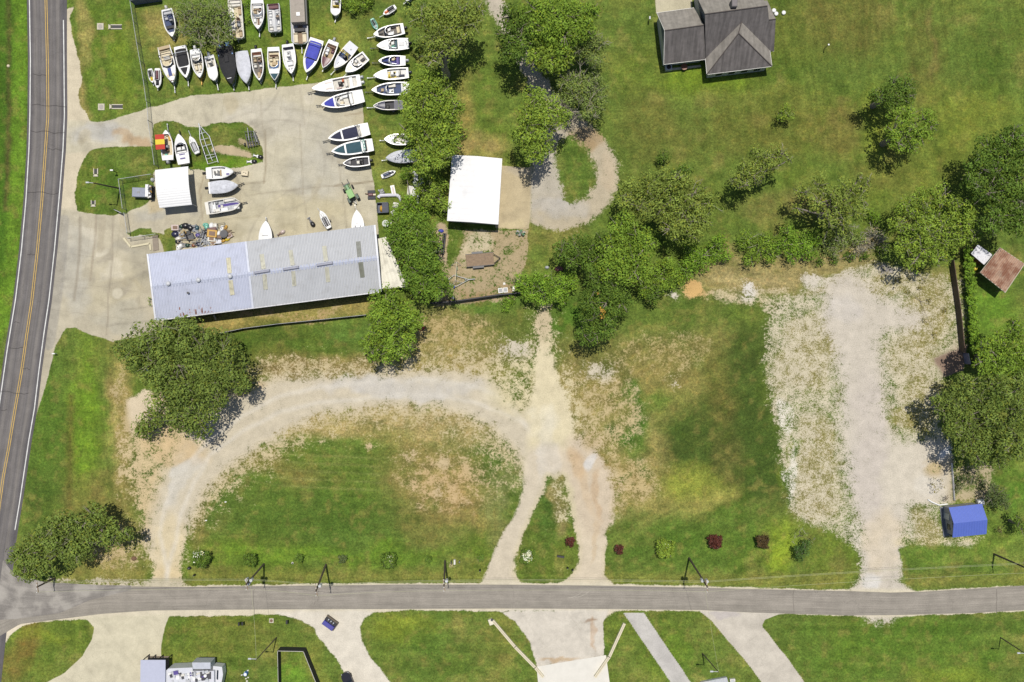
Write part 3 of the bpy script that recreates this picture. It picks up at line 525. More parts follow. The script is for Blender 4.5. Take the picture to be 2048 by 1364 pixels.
def ribbon(name, left, right, z, m, sub=8, kind='structure', nx=1):
    """sheet between two edge lines given in photo px"""
    def res(p, k):
        p = np.array(p, float); d = np.r_[0, np.cumsum(np.hypot(*np.diff(p, axis=0).T))]; t = np.linspace(0, d[-1], k); return np.stack([np.interp(t, d, p[:, 0]), np.interp(t, d, p[:, 1])], -1)
    k = max(len(left), len(right)) * sub * (4 if len(left) > 12 else 1); a, c = res(left, k), res(right, k)
    vs = []; fs = []; uvs = []
    for i in range(k):
        for j in range(nx + 1):
            t = j / nx; p = a[i] * (1 - t) + c[i] * t; x, y = W(*p); vs.append((x, y, z)); uvs.append((t, i))
    dist = [0]
    for i in range(1, k): dist.append(dist[-1] + math.hypot(*(a[i] - a[i - 1])) * S)
    w = nx + 1
    for i in range(k - 1):
        for j in range(nx): fs.append((i * w + j, (i + 1) * w + j, (i + 1) * w + j + 1, i * w + j + 1))
    me = bpy.data.meshes.new(name); me.from_pydata(vs, [], fs); uvl = me.uv_layers.new(name='UVMap')
    for l in me.loops: u = uvs[l.vertex_index]; uvl.data[l.index].uv = (u[0], dist[u[1]])
    me.update()
    if me.polygons[0].normal.z < 0: me.flip_normals()
    o = link_mesh(name, me, m); 
    if kind: o['kind'] = kind
    return o
def off(pts, d): return [(x + d, y) for x, y in pts]
ML = [(90, -2600), (58, -80), (59, 0), (61, 120), (60, 230), (58, 300), (52, 400), (43, 500), (31, 600), (14, 703), (0, 802), (-14, 893), (-22, 952), (-30, 1020), (-42, 1120), (-60, 1250), (-84, 1420), (-400, 3200)]
MR = [(160, -2600), (128, -80), (128, 0), (128, 120), (129, 230), (126, 300), (118, 400), (109, 500), (98, 600), (88, 667), (78, 741), (69, 817), (58, 879), (40, 1000), (30, 1060), (24, 1100), (20, 1140), (10, 1240), (-10, 1420), (-330, 3200)]
MC = [(124, -2600), (91, -80), (92, 0), (95, 120), (96, 230), (91, 300), (84, 400), (75, 500), (64, 600), (54, 667), (44, 738), (29, 826), (18, 893), (7, 952), (-1, 1010), (-14, 1100), (-30, 1220), (-48, 1420), (-365, 3200)]
ribbon('main_road', off(ML, -5), off(MR, 6), .012, asphalt('road_asphalt', (100, 97, 99), (130, 125, 121)))
ribbon('side_road', [(-40, 1172), (60, 1172), (130, 1172), (200, 1172), (300, 1173), (370, 1174), (500, 1172), (800, 1169), (1000, 1169), (1200, 1171), (1400, 1175), (1550, 1179), (1700, 1182), (1780, 1185), (1850, 1183), (1950, 1177), (2048, 1171), (2130, 1166), (4600, 1060)],
       [(-60, 1300), (0, 1272), (40, 1248), (130, 1237), (200, 1228), (300, 1221), (500, 1219), (800, 1218), (1000, 1217), (1200, 1218), (1400, 1220), (1500, 1225), (1600, 1228), (1700, 1231), (1800, 1230), (1950, 1226), (2048, 1220), (2130, 1214), (4600, 1108)], .018, asphalt('side_road_asphalt', (145, 139, 129), (158, 151, 141), lanes=1))
wm = asphalt('worn_asphalt', (132, 127, 122), (146, 141, 135), worn=.38, lanes=1)
ribbon('road_apron', [(6, 1120), (30, 1150), (90, 1164), (200, 1170), (262, 1171)], [(-10, 1240), (30, 1238), (120, 1226), (180, 1200), (262, 1180)], .024, wm)
paint_w = mat((226, 226, 222), .7, var=.25, scale=1.2); paint_y = mat((206, 172, 92), .7, var=.25, scale=1.2)
def mark(name, pts, w, m, z): ribbon(name, [(x - w / 2, y) for x, y in pts], [(x + w / 2, y) for x, y in pts], z, m)
mark('road_edge_line', ML, 2.0, paint_w, .030); mark('road_edge_line', [p for p in MR if p[1] > 100][0:1] and [(127, 40)] + [p for p in MR if 100 < p[1] < 1100], 2.0, paint_w, .030)
mark('road_centre_line', off(MC, -1.9), 1.5, paint_y, .030); mark('road_centre_line', off(MC, 1.9), 1.5, paint_y, .030)

rr = random.Random(31); crackm = mat((62, 58, 58), .9)
for y_, xa, xb in ((150, 66, 92), (209, 64, 134), (262, 62, 130), (298, 96, 124), (383, 55, 118), (508, 55, 70), (645, 28, 40), (694, 18, 47), (737, 46, 60), (783, 2, 58), (820, 2, 14)):
    pts_ = [(xa + (xb - xa) * i / 6, y_ + rr.uniform(-2.2, 2.2) + (xb - xa) * i * .012) for i in range(7)]; ribbon('road_crack', [(x, y - .45) for x, y in pts_], [(x, y + .45) for x, y in pts_], .036, crackm, 2)
for x_ in (1587, 1993, 508):
    pts_ = [(x_ + rr.uniform(-1.5, 1.5), 1178 + 10 * i) for i in range(6)]; ribbon('road_crack', [(x - .4, y) for x, y in pts_], [(x + .4, y) for x, y in pts_], .036, mat((116, 110, 102), .9), 2)
scuff = mat((190, 184, 172), .9, var=.3, scale=2)
for k_ in range(2):
    pts_ = [(1135 + k_ * 16 + i * 6, 1196 - k_ * 2 - i * i * .55) for i in range(6)]; ribbon('tyre_scuff', [(x, y - .35) for x, y in pts_], [(x, y + .35) for x, y in pts_], .036 + .002 * k_, scuff, 2)
# ------------------------------------------------------------------ corrugated roofs and buildings
def corrug(quad, pitch, amp, mb=None, th=.06, mi=0):
    """ribbed metal sheet over quad A,B,C,D (3-D): ribs run A->D, repeat along A->B"""
    mb = mb or MB(); A_, B_, C_, D_ = [Vector(p) for p in quad]
    n = max(2, int((B_ - A_).length / pitch)); up = Vector((0, 0, 1)); top = []
    prof = [(0, 0), (.22, amp), (.5, amp), (.72, 0)]
    ts = [(i + q) / n for i in range(n) for q, _ in prof] + [1.0]; hs = [h for i in range(n) for _, h in prof] + [0]
    vs = []; k = len(ts)
    for t, h in zip(ts, hs): vs.append(A_.lerp(B_, t) + up * h)
    for t, h in zip(ts, hs): vs.append(D_.lerp(C_, t) + up * h)
    for t, h in zip(ts, hs): vs.append(A_.lerp(B_, t) - up * th)
    for t, h in zip(ts, hs): vs.append(D_.lerp(C_, t) - up * th)
    ar = (B_ - A_).cross(D_ - A_).z
    fs = []
    for i in range(k - 1):
        fs.append((i, i + 1, k + i + 1, k + i)); fs.append((2 * k + i, 3 * k + i, 3 * k + i + 1, 2 * k + i + 1)); fs.append((i, 2 * k + i, 2 * k + i + 1, i + 1)); fs.append((k + i, k + i + 1, 3 * k + i + 1, 3 * k + i))
    fs.append((0, k, 3 * k, 2 * k)); fs.append((k - 1, 3 * k - 1, 4 * k - 1, 2 * k - 1))
    if ar < 0: fs = [f[::-1] for f in fs]
    return mb.add(vs, fs, mi)
def lerp3(a, b, t): return tuple(a[i] * (1 - t) + b[i] * t for i in range(3))
def bil(q, u, v):
    return lerp3(lerp3(q[0], q[1], u), lerp3(q[3], q[2], u), v)
def up(p, d): return (p[0], p[1], p[2] + d)
def metal_roof(name, rgb, var=.08, dirt=.0, rust=None, rrange=(.5, .6), rough=.55, bands=0.0):
    m = mat(rgb, rough, 0.0, var, .35, 0, .5, dirt)
    if rust:
        m = m.copy(); n = m.node_tree; b = n.nodes['Principled BSDF']; src = b.inputs['Base Color'].links[0].from_socket
        geo = nd(n, 'ShaderNodeNewGeometry'); nz = nd(n, 'ShaderNodeTexNoise'); nz.inputs['Scale'].default_value = .55; nz.inputs['Detail'].default_value = 10; nz.inputs['Roughness'].default_value = .75
        n.links.new(geo.outputs['Position'], nz.inputs['Vector']); r = nd(n, 'ShaderNodeMapRange'); r.inputs[1].default_value, r.inputs[2].default_value = rrange; r.inputs[4].default_value = .9
        n.links.new(nz.outputs['Fac'], r.inputs[0]); x = nd(n, 'ShaderNodeMix', data_type='RGBA'); n.links.new(r.outputs[0], x.inputs[0]); n.links.new(src, x.inputs[6]); x.inputs[7].default_value = (*A(*rust), 1); n.links.new(x.outputs[2], b.inputs['Base Color'])
    return m
def walls(mb, pts, z0, z1, th=.15):
    """thin walls along a closed ground outline"""
    n = len(pts); cx = sum(p[0] for p in pts) / n; cy = sum(p[1] for p in pts) / n
    ins = [(p[0] + (cx - p[0]) * th / max(1, math.hypot(cx - p[0], cy - p[1])), p[1] + (cy - p[1]) * th / max(1, math.hypot(cx - p[0], cy - p[1]))) for p in pts]
    for i in range(n):
        a, b, c, d = pts[i], pts[(i + 1) % n], ins[(i + 1) % n], ins[i]; mb.prism([a, b, c, d], z0, z1)
    return mb
def shrink(pts, d):
    n = len(pts); cx = sum(p[0] for p in pts) / n; cy = sum(p[1] for p in pts) / n; o = []
    for p in pts:
        L = math.hypot(p[0] - cx, p[1] - cy); o.append((cx + (p[0] - cx) * (1 - d / L), cy + (p[1] - cy) * (1 - d / L)))
    return o
def at0(o, c):
    """move an object's mesh so that its origin sits at c"""
    for v in o.data.vertices: v.co.x -= c[0]; v.co.y -= c[1]; v.co.z -= c[2]
    o.location = c
def group_at(name, label, cat, pxy, group=None):
    """thing whose parts are modelled in world coordinates: the empty sits at the base, children keep world place"""
    x, y = W(*pxy); return thing(name, label, cat, (x, y, 0), 0, group)
class Part:
    """build parts in world coordinates under a thing placed anywhere"""
    def __init__(s, root): s.root = root; s.inv = Matrix.Translation(Vector(root.location)).inverted()
    def __call__(s, mb, name, m, parent=None, label=None):
        o = mb.build(name, m); o.data.transform(s.inv); o.parent = parent or s.root
        if label: o['label'] = label
        return o

# --- the long metal building
HE, HR = 4.2, 5.6
bl = group_at('metal_building', 'long metal warehouse with lavender and grey ribbed roof, skylights and round vents', 'warehouse', (530, 560)); P_ = Part(bl)
TL, TR, BR_, BL = V3(297, 508, HE), V3(748, 450, HE), V3(760, 583, HE), V3(313, 640, HE)
RL, RR = V3(305, 573, HR), V3(754, 515.5, HR)
u0 = .432
gap = .004
for nm, a, c, rgb, lb in (('roof', 0, u0 - gap, (196, 201, 220), 'lavender ribbed left half of the roof'), ('roof', u0 + gap, 1, (192, 194, 198), 'grey ribbed right half of the roof')):
    mb = MB(); corrug([lerp3(TL, TR, a), lerp3(TL, TR, c), lerp3(RL, RR, c), lerp3(RL, RR, a)], .5, .09, mb); corrug([lerp3(RL, RR, a), lerp3(RL, RR, c), lerp3(BL, BR_, c), lerp3(BL, BR_, a)], .5, .09, mb)
    P_(mb, nm, metal_roof('roof', rgb, .07, .12), label=lb)
mb = MB(); mb.slab([up(lerp3(TL, TR, u0 - gap), .07), up(lerp3(TL, TR, u0 + gap), .07), up(lerp3(RL, RR, u0 + gap), .07), up(lerp3(RL, RR, u0 - gap), .07)], .12); mb.slab([up(lerp3(RL, RR, u0 - gap), .07), up(lerp3(RL, RR, u0 + gap), .07), up(lerp3(BL, BR_, u0 + gap), .07), up(lerp3(BL, BR_, u0 - gap), .07)], .12); P_(mb, 'roof_seam', mat((214, 218, 230), .5))
mb = MB()
for i in range(40):
    a, c = i / 40 + .001, (i + 1) / 40 - .001
    q = [lerp3(RL, RR, a), lerp3(RL, RR, c)]; dy = .42
    mb.slab([up(lerp3(q[0], lerp3(TL, TR, a), .075), .06), up(lerp3(q[1], lerp3(TL, TR, c), .075), .06), up(q[1], .10), up(q[0], .10)], .03); mb.slab([up(q[0], .10), up(q[1], .10), up(lerp3(q[1], lerp3(BL, BR_, c), .075), .06), up(lerp3(q[0], lerp3(BL, BR_, a), .075), .06)], .03)
P_(mb, 'ridge_cap', mat((186, 192, 212), .5, var=.15, scale=3))
for a, b in ((TL, BL), (TR, BR_)):
    R_ = RL if a is TL else RR; s_ = -1 if a is TL else 1
    mb = MB(); mb.slab([up(a, .1), up((a[0] + s_ * .28, a[1], a[2]), .1), up((R_[0] + s_ * .28, R_[1], R_[2]), .1), up(R_, .1)], .14); mb.slab([up(R_, .1), up((R_[0] + s_ * .28, R_[1], R_[2]), .1), up((b[0] + s_ * .28, b[1], b[2]), .1), up(b, .1)], .14); P_(mb, 'verge_trim', mat((232, 234, 242), .5))
mb = MB(); q0, q1 = up(BL, -.02), up(BR_, -.02); mb.slab([up(BL, .03), up(BR_, .03), (BR_[0], BR_[1] - .16, BR_[2] + .03), (BL[0], BL[1] - .16, BL[2] + .03)], .16); P_(mb, 'gutter', mat((216, 216, 220), .5, dirt=.4))
fp = [(p[0], p[1]) for p in (TL, TR, BR_, BL)]; fp = shrink(fp, .7)
mb = MB(); walls(mb, fp, 0, HE - .12)
P_(mb, 'wall', mat((112, 110, 106), .7, var=.25, dirt=.5))
for (p, q, r) in ((fp[0], fp[3], RL), (fp[1], fp[2], RR)): mb = MB(); mb.add([(p[0], p[1], HE - .12), (q[0], q[1], HE - .12), (r[0] + (.4 if r is RL else -.4), r[1], HR - .2)], [(0, 1, 2), (2, 1, 0)]); P_(mb, 'gable_wall', mat((150, 150, 152), .7, var=.2))
def roofpt(px, py):
    """point on this roof that shows at the given photo px"""
    best = None
    for q, z0, z1 in (((TL, TR, RR, RL), HE, HR), ((RL, RR, BR_, BL), HR, HE)):
        v = .5
        for _ in range(30):
            h = z0 + (z1 - z0) * v; x, y = W(px, py, h)
            a = Vector(q[0][:2]); b = Vector(q[1][:2]); c = Vector(q[3][:2]); M2 = Matrix(((b.x - a.x, c.x - a.x), (b.y - a.y, c.y - a.y))).inverted() @ Vector((x - a.x, y - a.y)); v = M2[1]
        if -.03 <= v <= 1.03: return (x, y, z0 + (z1 - z0) * v)
    return (x, y, h)
def skyl(px4, rgb, lb=None):
    mb = MB(); q = [up(roofpt(*p), .13) for p in px4]; corrug(q, .3, .03, mb, .05); return P_(mb, 'skylight', mat(rgb, .5, var=.22, scale=.8, dirt=.35), label=lb)
SKC = (196, 194, 176)
skyl([(452.6, 516), (461.2, 515), (464, 546), (455.5, 547)], (210, 204, 176)); skyl([(457, 561), (465.5, 560), (469.5, 589.5), (461, 591)], (210, 204, 176))
for tp in (((519.5, 509), (527.8, 508), (532, 537), (523.5, 538.5)), ((525.3, 549), (533, 548), (536, 578.5), (527.6, 580)), ((577.3, 501), (585.2, 500), (589.6, 530), (581.5, 531)), ((583, 543), (590.5, 542), (593.4, 571.5), (585, 573)), ((644.3, 492.5), (652.7, 491.5), (656.5, 522), (648, 523)), ((649.8, 535), (657.5, 534), (661, 563.5), (652.6, 565))): skyl(tp, SKC)
skyl([(712, 483.5), (720.8, 482.5), (723.3, 513), (715.2, 514)], (140, 142, 134), 'dull grey weathered skylight'); skyl([(716.5, 525), (726, 524), (729.8, 554.5), (721, 555.6)], (128, 130, 116), 'dull grey weathered skylight')
for a, b in (((508, 546), (539.5, 541)), ((566, 539), (597.5, 534)), ((633.2, 530.5), (665.5, 525.5))):
    p, q = V3(*a, HR + .3), V3(*b, HR + .3); mb = MB(); d = Vector(q) - Vector(p); L_ = math.hypot(d.x, d.y); rz = math.atan2(d.y, d.x)
    c_ = ((p[0] + q[0]) / 2, (p[1] + q[1]) / 2); mb.box(c_[0], c_[1], HR - .02, L_, .42, .42, rz, .1); P_(mb, 'ridge_vent', mat((150, 152, 168), .5))
for a in ((335.4, 567), (395.6, 559.7), (459, 552.3)):
    x, y, _ = V3(*a, HR + .5); mb = MB(); mb.tube((x, y, HR - .3), (x, y, HR + .35), .22, n=12); mb.dome(x, y, HR + .3, .4, .4, .28, 14, 4); P_(mb, 'round_vent', mat((206, 208, 214), .4))
x, y, z = roofpt(378, 586); mb = MB(); mb.tube((x, y, z), (x, y, z + .5), .13, n=8); mb.tube((x, y, z + .5), (x, y, z + .56), .2, n=8); P_(mb, 'vent_pipe', mat('darkgrey'))
rr = random.Random(4); mb = MB()
for i in range(60):
    px = 350 + 75 * rr.random() ** .8; py = 640 - (px - 313) * .1265 - rr.random() * rr.random() * 14 - 1.2; L_ = 1.2 + 5 * rr.random() ** 2
    if abs(px - 397) < 9: L_ += 4
    q = [up(roofpt(px, py - L_), .062), up(roofpt(px + .9 + rr.random(), py - L_), .062), up(roofpt(px + 1.2 + rr.random(), py), .062), up(roofpt(px - .2, py), .062)]; mb.slab(q, .01)
P_(mb, 'rust_streaks', mat((150, 92, 66), .8, var=.4, scale=3))

# --- pale lean-to beside it
lt = group_at('lean_to_roof', 'pale cream ribbed lean-to roof squeezed between the warehouse end and the pines', 'lean-to', (785, 535)); P_ = Part(lt)
q = [V3(752, 478, 3.0), V3(772, 474, 2.7), V3(815, 574, 2.6), V3(761, 578, 3.0)]
P_(corrug(q, .5, .05), 'roof', metal_roof('leanto', (226, 222, 206), .12, .35))
mb = MB()
for p in (q[1], q[2], lerp3(q[1], q[2], .5)): mb.tube((p[0] - .15, p[1], 0), (p[0] - .15, p[1], p[2] - .07), .07)
for p in (q[0], q[3]): mb.tube((p[0] + .15, p[1], 0), (p[0] + .15, p[1], p[2] - .07), .07)
P_(mb, 'post', mat('grey'))

# --- white canopy beside the drive
cn = group_at('canopy', 'white ribbed metal carport canopy with gently curved roof beside the boat yard gate', 'carport', (350, 375)); P_ = Part(cn)
a0, a1, a2, a3 = V3(310, 340, 3.0), V3(376.5, 332.5, 3.0), V3(384, 409.5, 3.0), V3(319, 416, 3.0)
mb = MB(); NN = 8
for i in range(NN):
    v0, v1 = i / NN, (i + 1) / NN; zz = lambda v: .55 * (1 - (2 * v - 1) ** 2) + .0
    L0, R0, L1, R1 = lerp3(a0, a3, v0), lerp3(a1, a2, v0), lerp3(a0, a3, v1), lerp3(a1, a2, v1)
    corrug([up(L1, zz(v1)), up(L0, zz(v0)), up(R0, zz(v0)), up(R1, zz(v1))], .42, .022, mb)
P_(mb, 'roof', mat((240, 240, 240), .4, var=.04))
for p in (a0, a1, a2, a3):
    c_ = lerp3(p, lerp3(lerp3(a0, a1, .5), lerp3(a3, a2, .5), .5), .06); P_(MB().tube((c_[0], c_[1], 0), (c_[0], c_[1], 2.98), .07), 'post', mat('lightgrey'))

# --- white garage
gr = group_at('garage', 'large plain white roofed garage beside the looped gravel drive', 'garage', (950, 385)); P_ = Part(gr)
g0, g1, g2, g3 = V3(904, 310, 3.6), V3(1004.5, 317, 3.6), V3(996.7, 449, 3.6), V3(894, 441.6, 3.6)
m0, m1 = up(lerp3(g0, g1, .5), .55), up(lerp3(g3, g2, .5), .55)
mb = MB(); corrug([g0, g3, m1, m0], .9, .012, mb); corrug([m0, m1, g2, g1], .9, .012, mb); P_(mb, 'roof', mat((236, 236, 238), .5, var=.07, scale=.3, dirt=.08))
fp = shrink([(p[0], p[1]) for p in (g0, g1, g2, g3)], .45); P_(walls(MB(), fp, 0, 3.5), 'wall', mat((206, 206, 200), .7, var=.2, dirt=.3))
for p, q, r in ((fp[3], fp[2], m1), (fp[0], fp[1], m0)): mb = MB(); mb.add([(p[0], p[1], 3.5), (q[0], q[1], 3.5), (r[0], r[1] + (.3 if r is m1 else -.3), r[2] - .1)], [(0, 1, 2), (2, 1, 0)]); P_(mb, 'gable_wall', mat((206, 206, 200), .7))
mb = MB(); 
for t in (.3, .7):
    p = lerp3((fp[1][0], fp[1][1], 0), (fp[2][0], fp[2][1], 0), t); mb.box(p[0] + .06, p[1], 0, .08, 3.4, 2.8, math.atan2(fp[1][1] - fp[2][1], fp[1][0] - fp[2][0]) - math.pi / 2)
P_(mb, 'garage_door', mat('offwhite'))

# --- shingled house
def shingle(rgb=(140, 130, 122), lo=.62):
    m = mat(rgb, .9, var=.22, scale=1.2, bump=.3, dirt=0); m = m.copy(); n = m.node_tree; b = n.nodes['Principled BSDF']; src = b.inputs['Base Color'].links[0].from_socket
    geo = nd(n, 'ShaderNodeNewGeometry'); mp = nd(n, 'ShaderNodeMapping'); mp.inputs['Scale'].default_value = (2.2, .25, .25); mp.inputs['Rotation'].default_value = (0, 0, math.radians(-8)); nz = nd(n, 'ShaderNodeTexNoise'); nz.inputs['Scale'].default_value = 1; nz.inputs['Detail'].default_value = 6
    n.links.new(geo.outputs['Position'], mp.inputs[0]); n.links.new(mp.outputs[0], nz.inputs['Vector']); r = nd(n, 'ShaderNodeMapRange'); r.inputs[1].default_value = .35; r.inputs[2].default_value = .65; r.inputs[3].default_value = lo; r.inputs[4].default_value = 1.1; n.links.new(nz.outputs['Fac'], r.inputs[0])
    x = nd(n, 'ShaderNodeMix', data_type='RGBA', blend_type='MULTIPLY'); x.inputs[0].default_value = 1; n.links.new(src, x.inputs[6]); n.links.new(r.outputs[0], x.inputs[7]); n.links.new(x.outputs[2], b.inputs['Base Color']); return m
SH_LIT = shingle((150, 144, 136), .86); SH_SHADED = shingle((122, 116, 114), .68); wallm = mat((196, 196, 196), .7, var=.1); trimm = mat((232, 230, 224), .5)  # paler copy for sunlit slopes; darker one holds algae streaks and painted shade
hs = group_at('house', 'dark shingled house with gabled wings and a hipped front wing on the large lawn', 'house', (1430, 80)); P_ = Part(hs)
E = 2.75
# left wing
w0, w1, w2, w3 = V3(1314, 25.6, E), V3(1388, 15.6, E), V3(1411, 118.5, E), V3(1327.7, 128.5, E)
r0, r1 = V3(1329.5, 61, 6.4), V3(1408, 50, 6.4)
mb = MB(); mb.slab([w0, w1, r1, r0], .15); mb.slab([r0, r1, w2, w3], .15, 1); P_(mb, 'roof', [SH_LIT, SH_SHADED], label='brown shingle roof of the left wing')
# main block
k0, k1 = V3(1410, 28, 8.2), V3(1535, 11.5, 8.2); f0, f1 = V3(1411.5, 118.2, E + .05), V3(1545, 101, E + .05); b0 = (k0[0] - .6, k0[1] + 5.8, E + .05); b1 = (k1[0] - .6, k1[1] + 5.8, E + .05)
mb = MB(); mb.slab([b0, b1, k1, k0], .15); mb.slab([k0, k1, f1, f0], .15, 1); P_(mb, 'roof', [SH_LIT, SH_SHADED], label='brown shingle roof of the tall middle block')
# right wing
s0, s1 = V3(1534, 40, 6.2), V3(1551.5, 38, 6.2); t0, t1 = V3(1540, 102, E), V3(1548, 102.3, E); q0, q1 = (s0[0], s0[1] + 4.4, E), (s1[0] - .4, s1[1] + 4.4, E)
mb = MB(); mb.slab([q0, q1, s1, s0], .15); mb.slab([s0, s1, t1, t0], .15, 1); P_(mb, 'roof', [SH_LIT, SH_SHADED], label='narrow shingle roof of the right wing')
# hipped front wing
c0, c1, c2, c3 = V3(1410.6, 111.6, E + .1), V3(1539, 95.5, E + .1), V3(1544, 132.4, E + .1), V3(1414, 148.6, E + .1); ap = V3(1477.3, 66.5, 6.6); ap2 = (ap[0] + .5, ap[1] + 1.9, 6.65)
mb = MB(); mb.slab([c3, c2, ap], .15, 1); mb.slab([c0, c3, ap, ap2], .15); mb.slab([c2, c1, ap2, ap], .15); P_(mb, 'hip_roof', [SH_LIT, SH_SHADED])
mb = MB()
for a, b in ((c3, ap), (c2, ap), (ap, ap2)): mb.tube(up(a, .03), up(b, .05), .09, n=5)
for a, b in ((r0, r1), (k0, k1), (s0, s1)): mb.tube(up(a, .0), up(b, .0), .1, n=5)
P_(mb, 'ridge_cap', mat((96, 88, 84), .9))
mb = MB()
for a, b in ((w3, w2), (c3, c2), (c0, c3), (w0, r0), (r0, w3), (f1, t1), (w0, w1), (c2, c1)): mb.tube(up(a, -.08), up(b, -.08), .08, n=4)
P_(mb, 'eave_trim', trimm)
for pts, z1 in ((shrink([(p[0], p[1]) for p in (w0, w1, w2, w3)], .6), E - .2), (shrink([(p[0], p[1]) for p in (b0, b1, f1, f0)], .6), E - .2), (shrink([(p[0], p[1]) for p in (q0, q1, t1, t0)], .3), E - .2), (shrink([(p[0], p[1]) for p in (c0, c1, c2, c3)], .6), E - .1)): P_(walls(MB(), pts, 0, z1), 'wall', wallm)
for (a, b, r) in ((w0, w3, r0), (b0, f0, k0), (b1, f1, k1), (q1, t1, s1)):
    mb = MB(); s_ = .35 if r in (r0, k0) else -.35; mb.add([(a[0] + s_, a[1], a[2] - .1), (b[0] + s_, b[1], b[2] - .1), (r[0] + s_, r[1], r[2] - .2)], [(0, 1, 2), (2, 1, 0)]); P_(mb, 'gable_wall', mat((150, 158, 172), .7, var=.1))
cc = shrink([(p[0], p[1]) for p in (c0, c1, c2, c3)], .6)
for t in (.12, .34, .56, .78):
    a = lerp3((*cc[3], 0), (*cc[2], 0), t); b = lerp3((*cc[3], 0), (*cc[2], 0), t + .12); mx, my = (a[0] + b[0]) / 2, (a[1] + b[1]) / 2; rz = math.atan2(b[1] - a[1], b[0] - a[0])
    f_ = P_(MB().box(mx, my - .03, .9, 1.3, .1, 1.3, rz), 'window', trimm); P_(MB().box(mx, my - .09, 1.0, 1.1, .04, 1.1, rz), 'pane', mat('glass', .15), f_)
mb = MB(); vx, vy, vz = V3(1469, 6, 8.6)
mb.box(vx, vy, 7.0, .9, 1.2, 1.8, 0, .1); P_(mb, 'dormer', mat((130, 124, 124), .8))
ac = thing('air_conditioner', 'white air conditioning unit with round fan beside the shingled house', 'air conditioner', V3(1336, 137))
MB().box(0, 0, 0, 1.1, 1.0, .85, .1, .05).build('case', mat('lightgrey'), ac); MB().tube((0, 0, .85), (0, 0, .88), .38, n=14).build('fan_grille', mat('black'), ac)
o = thing('patio_table', 'round garden table with hoops under the eave of the shingled house', 'garden table', V3(1367, 136)); MB().tube((0, 0, .7), (0, 0, .75), .55, n=14).build('table_top', mat('rust'), o); MB().tube((0, 0, 0), (0, 0, .7), .05).build('leg', mat('darkgrey'), o)
tag(MB().prism([W(1335, 137.5), W(1401, 130), W(1402, 134), W(1336, 142)], .0, .08).build('patio', mat('concrete')), kind='structure')
for i, (px, py, lb) in enumerate(((1547, 22, 'white tank lid nearest the house roof, top of the three'), (1551.5, 28.5, 'white tank lid just below the top one by the house'), (1566.5, 26.5, 'white tank lid standing apart on the grass by the house'))):
    x, y = W(px, py); o = thing('tank_lid', lb, 'tank lid', (x, y, 0), 0, 'white lids by the house'); MB().tube((0, 0, 0), (0, 0, .35), .3, .3, n=14).build('cylinder', mat('white'), o); MB().tube((0, 0, .35), (0, 0, .42), .34, .2, n=14).build('cap', mat('white'), o)

# --- blue roofed shed
sb = group_at('blue_shed', 'small shed with bright blue ribbed metal gable roof beside the gravel lot', 'shed', (1925, 1040)); P_ = Part(sb)
e0, e1, e2, e3 = V3(1897.4, 1015, 2.7), V3(1964, 1007.5, 2.7), V3(1973, 1068, 2.7), V3(1905, 1075, 2.7); x0, x1 = V3(1907.3, 1047, 3.9), V3(1974.8, 1039.7, 3.9)
mb = MB(); corrug([e0, e1, x1, x0], .42, .05, mb); corrug([x0, x1, e2, e3], .42, .05, mb); P_(mb, 'roof', mat((96, 118, 206), .5, var=.06))
fp = shrink([(p[0], p[1]) for p in (e0, e1, e2, e3)], .35); P_(walls(MB(), fp, 0, 2.6), 'wall', mat((150, 152, 156), .7, var=.15))
for p, q, r, s_ in ((fp[0], fp[3], x0, .25), (fp[1], fp[2], x1, -.25)): mb = MB(); mb.add([(p[0], p[1], 2.6), (q[0], q[1], 2.6), (r[0] + s_, r[1], r[2] - .1)], [(0, 1, 2), (2, 1, 0)]); P_(mb, 'gable_wall', mat((160, 162, 166), .7)); 
mx, my = lerp3((*fp[0], 0), (*fp[3], 0), .72)[:2]; P_(MB().box(mx - .05, my, .9, .08, .9, .9), 'window', mat('glass', .2)); mx, my = lerp3((*fp[0], 0), (*fp[3], 0), .35)[:2]; P_(MB().box(mx - .05, my, .05, .08, 1.0, 2.0), 'door', mat('lightgrey'))
o = tag(MB().prism([W(1879, 1014), W(1893, 1012), W(1899, 1070), W(1886, 1073)], 0, .16).build('concrete_step', mat((120, 124, 130))), 'grey concrete step slab along the left wall of the blue roofed shed', 'step')
o = tag(MB().box(*W(1957.5, 1003.5), 0, 1.1, .95, .9, .1, .12).build('white_tank', mat('white')), 'small white tank box behind the upper right corner of the blue shed', 'tank')
o = tag(MB().prism([W(1912, 1012), W(1945, 1006), W(1955, 1010), W(1955, 1014), W(1915, 1018)], 0, 1.4).build('firewood_cover', mat('navy')), 'dark blue tarpaulin covered stack behind the blue shed', 'tarpaulin stack')
mb = MB(); pts = [V3(1856, 999, .15), V3(1864, 1004, .15), V3(1878, 1010, .15), V3(1895, 1008, .15)]; mb.path(pts, .12); tag(mb.build('white_rail', mat('white')), 'white painted rail lying on the gravel edge left of the blue shed', 'rail')

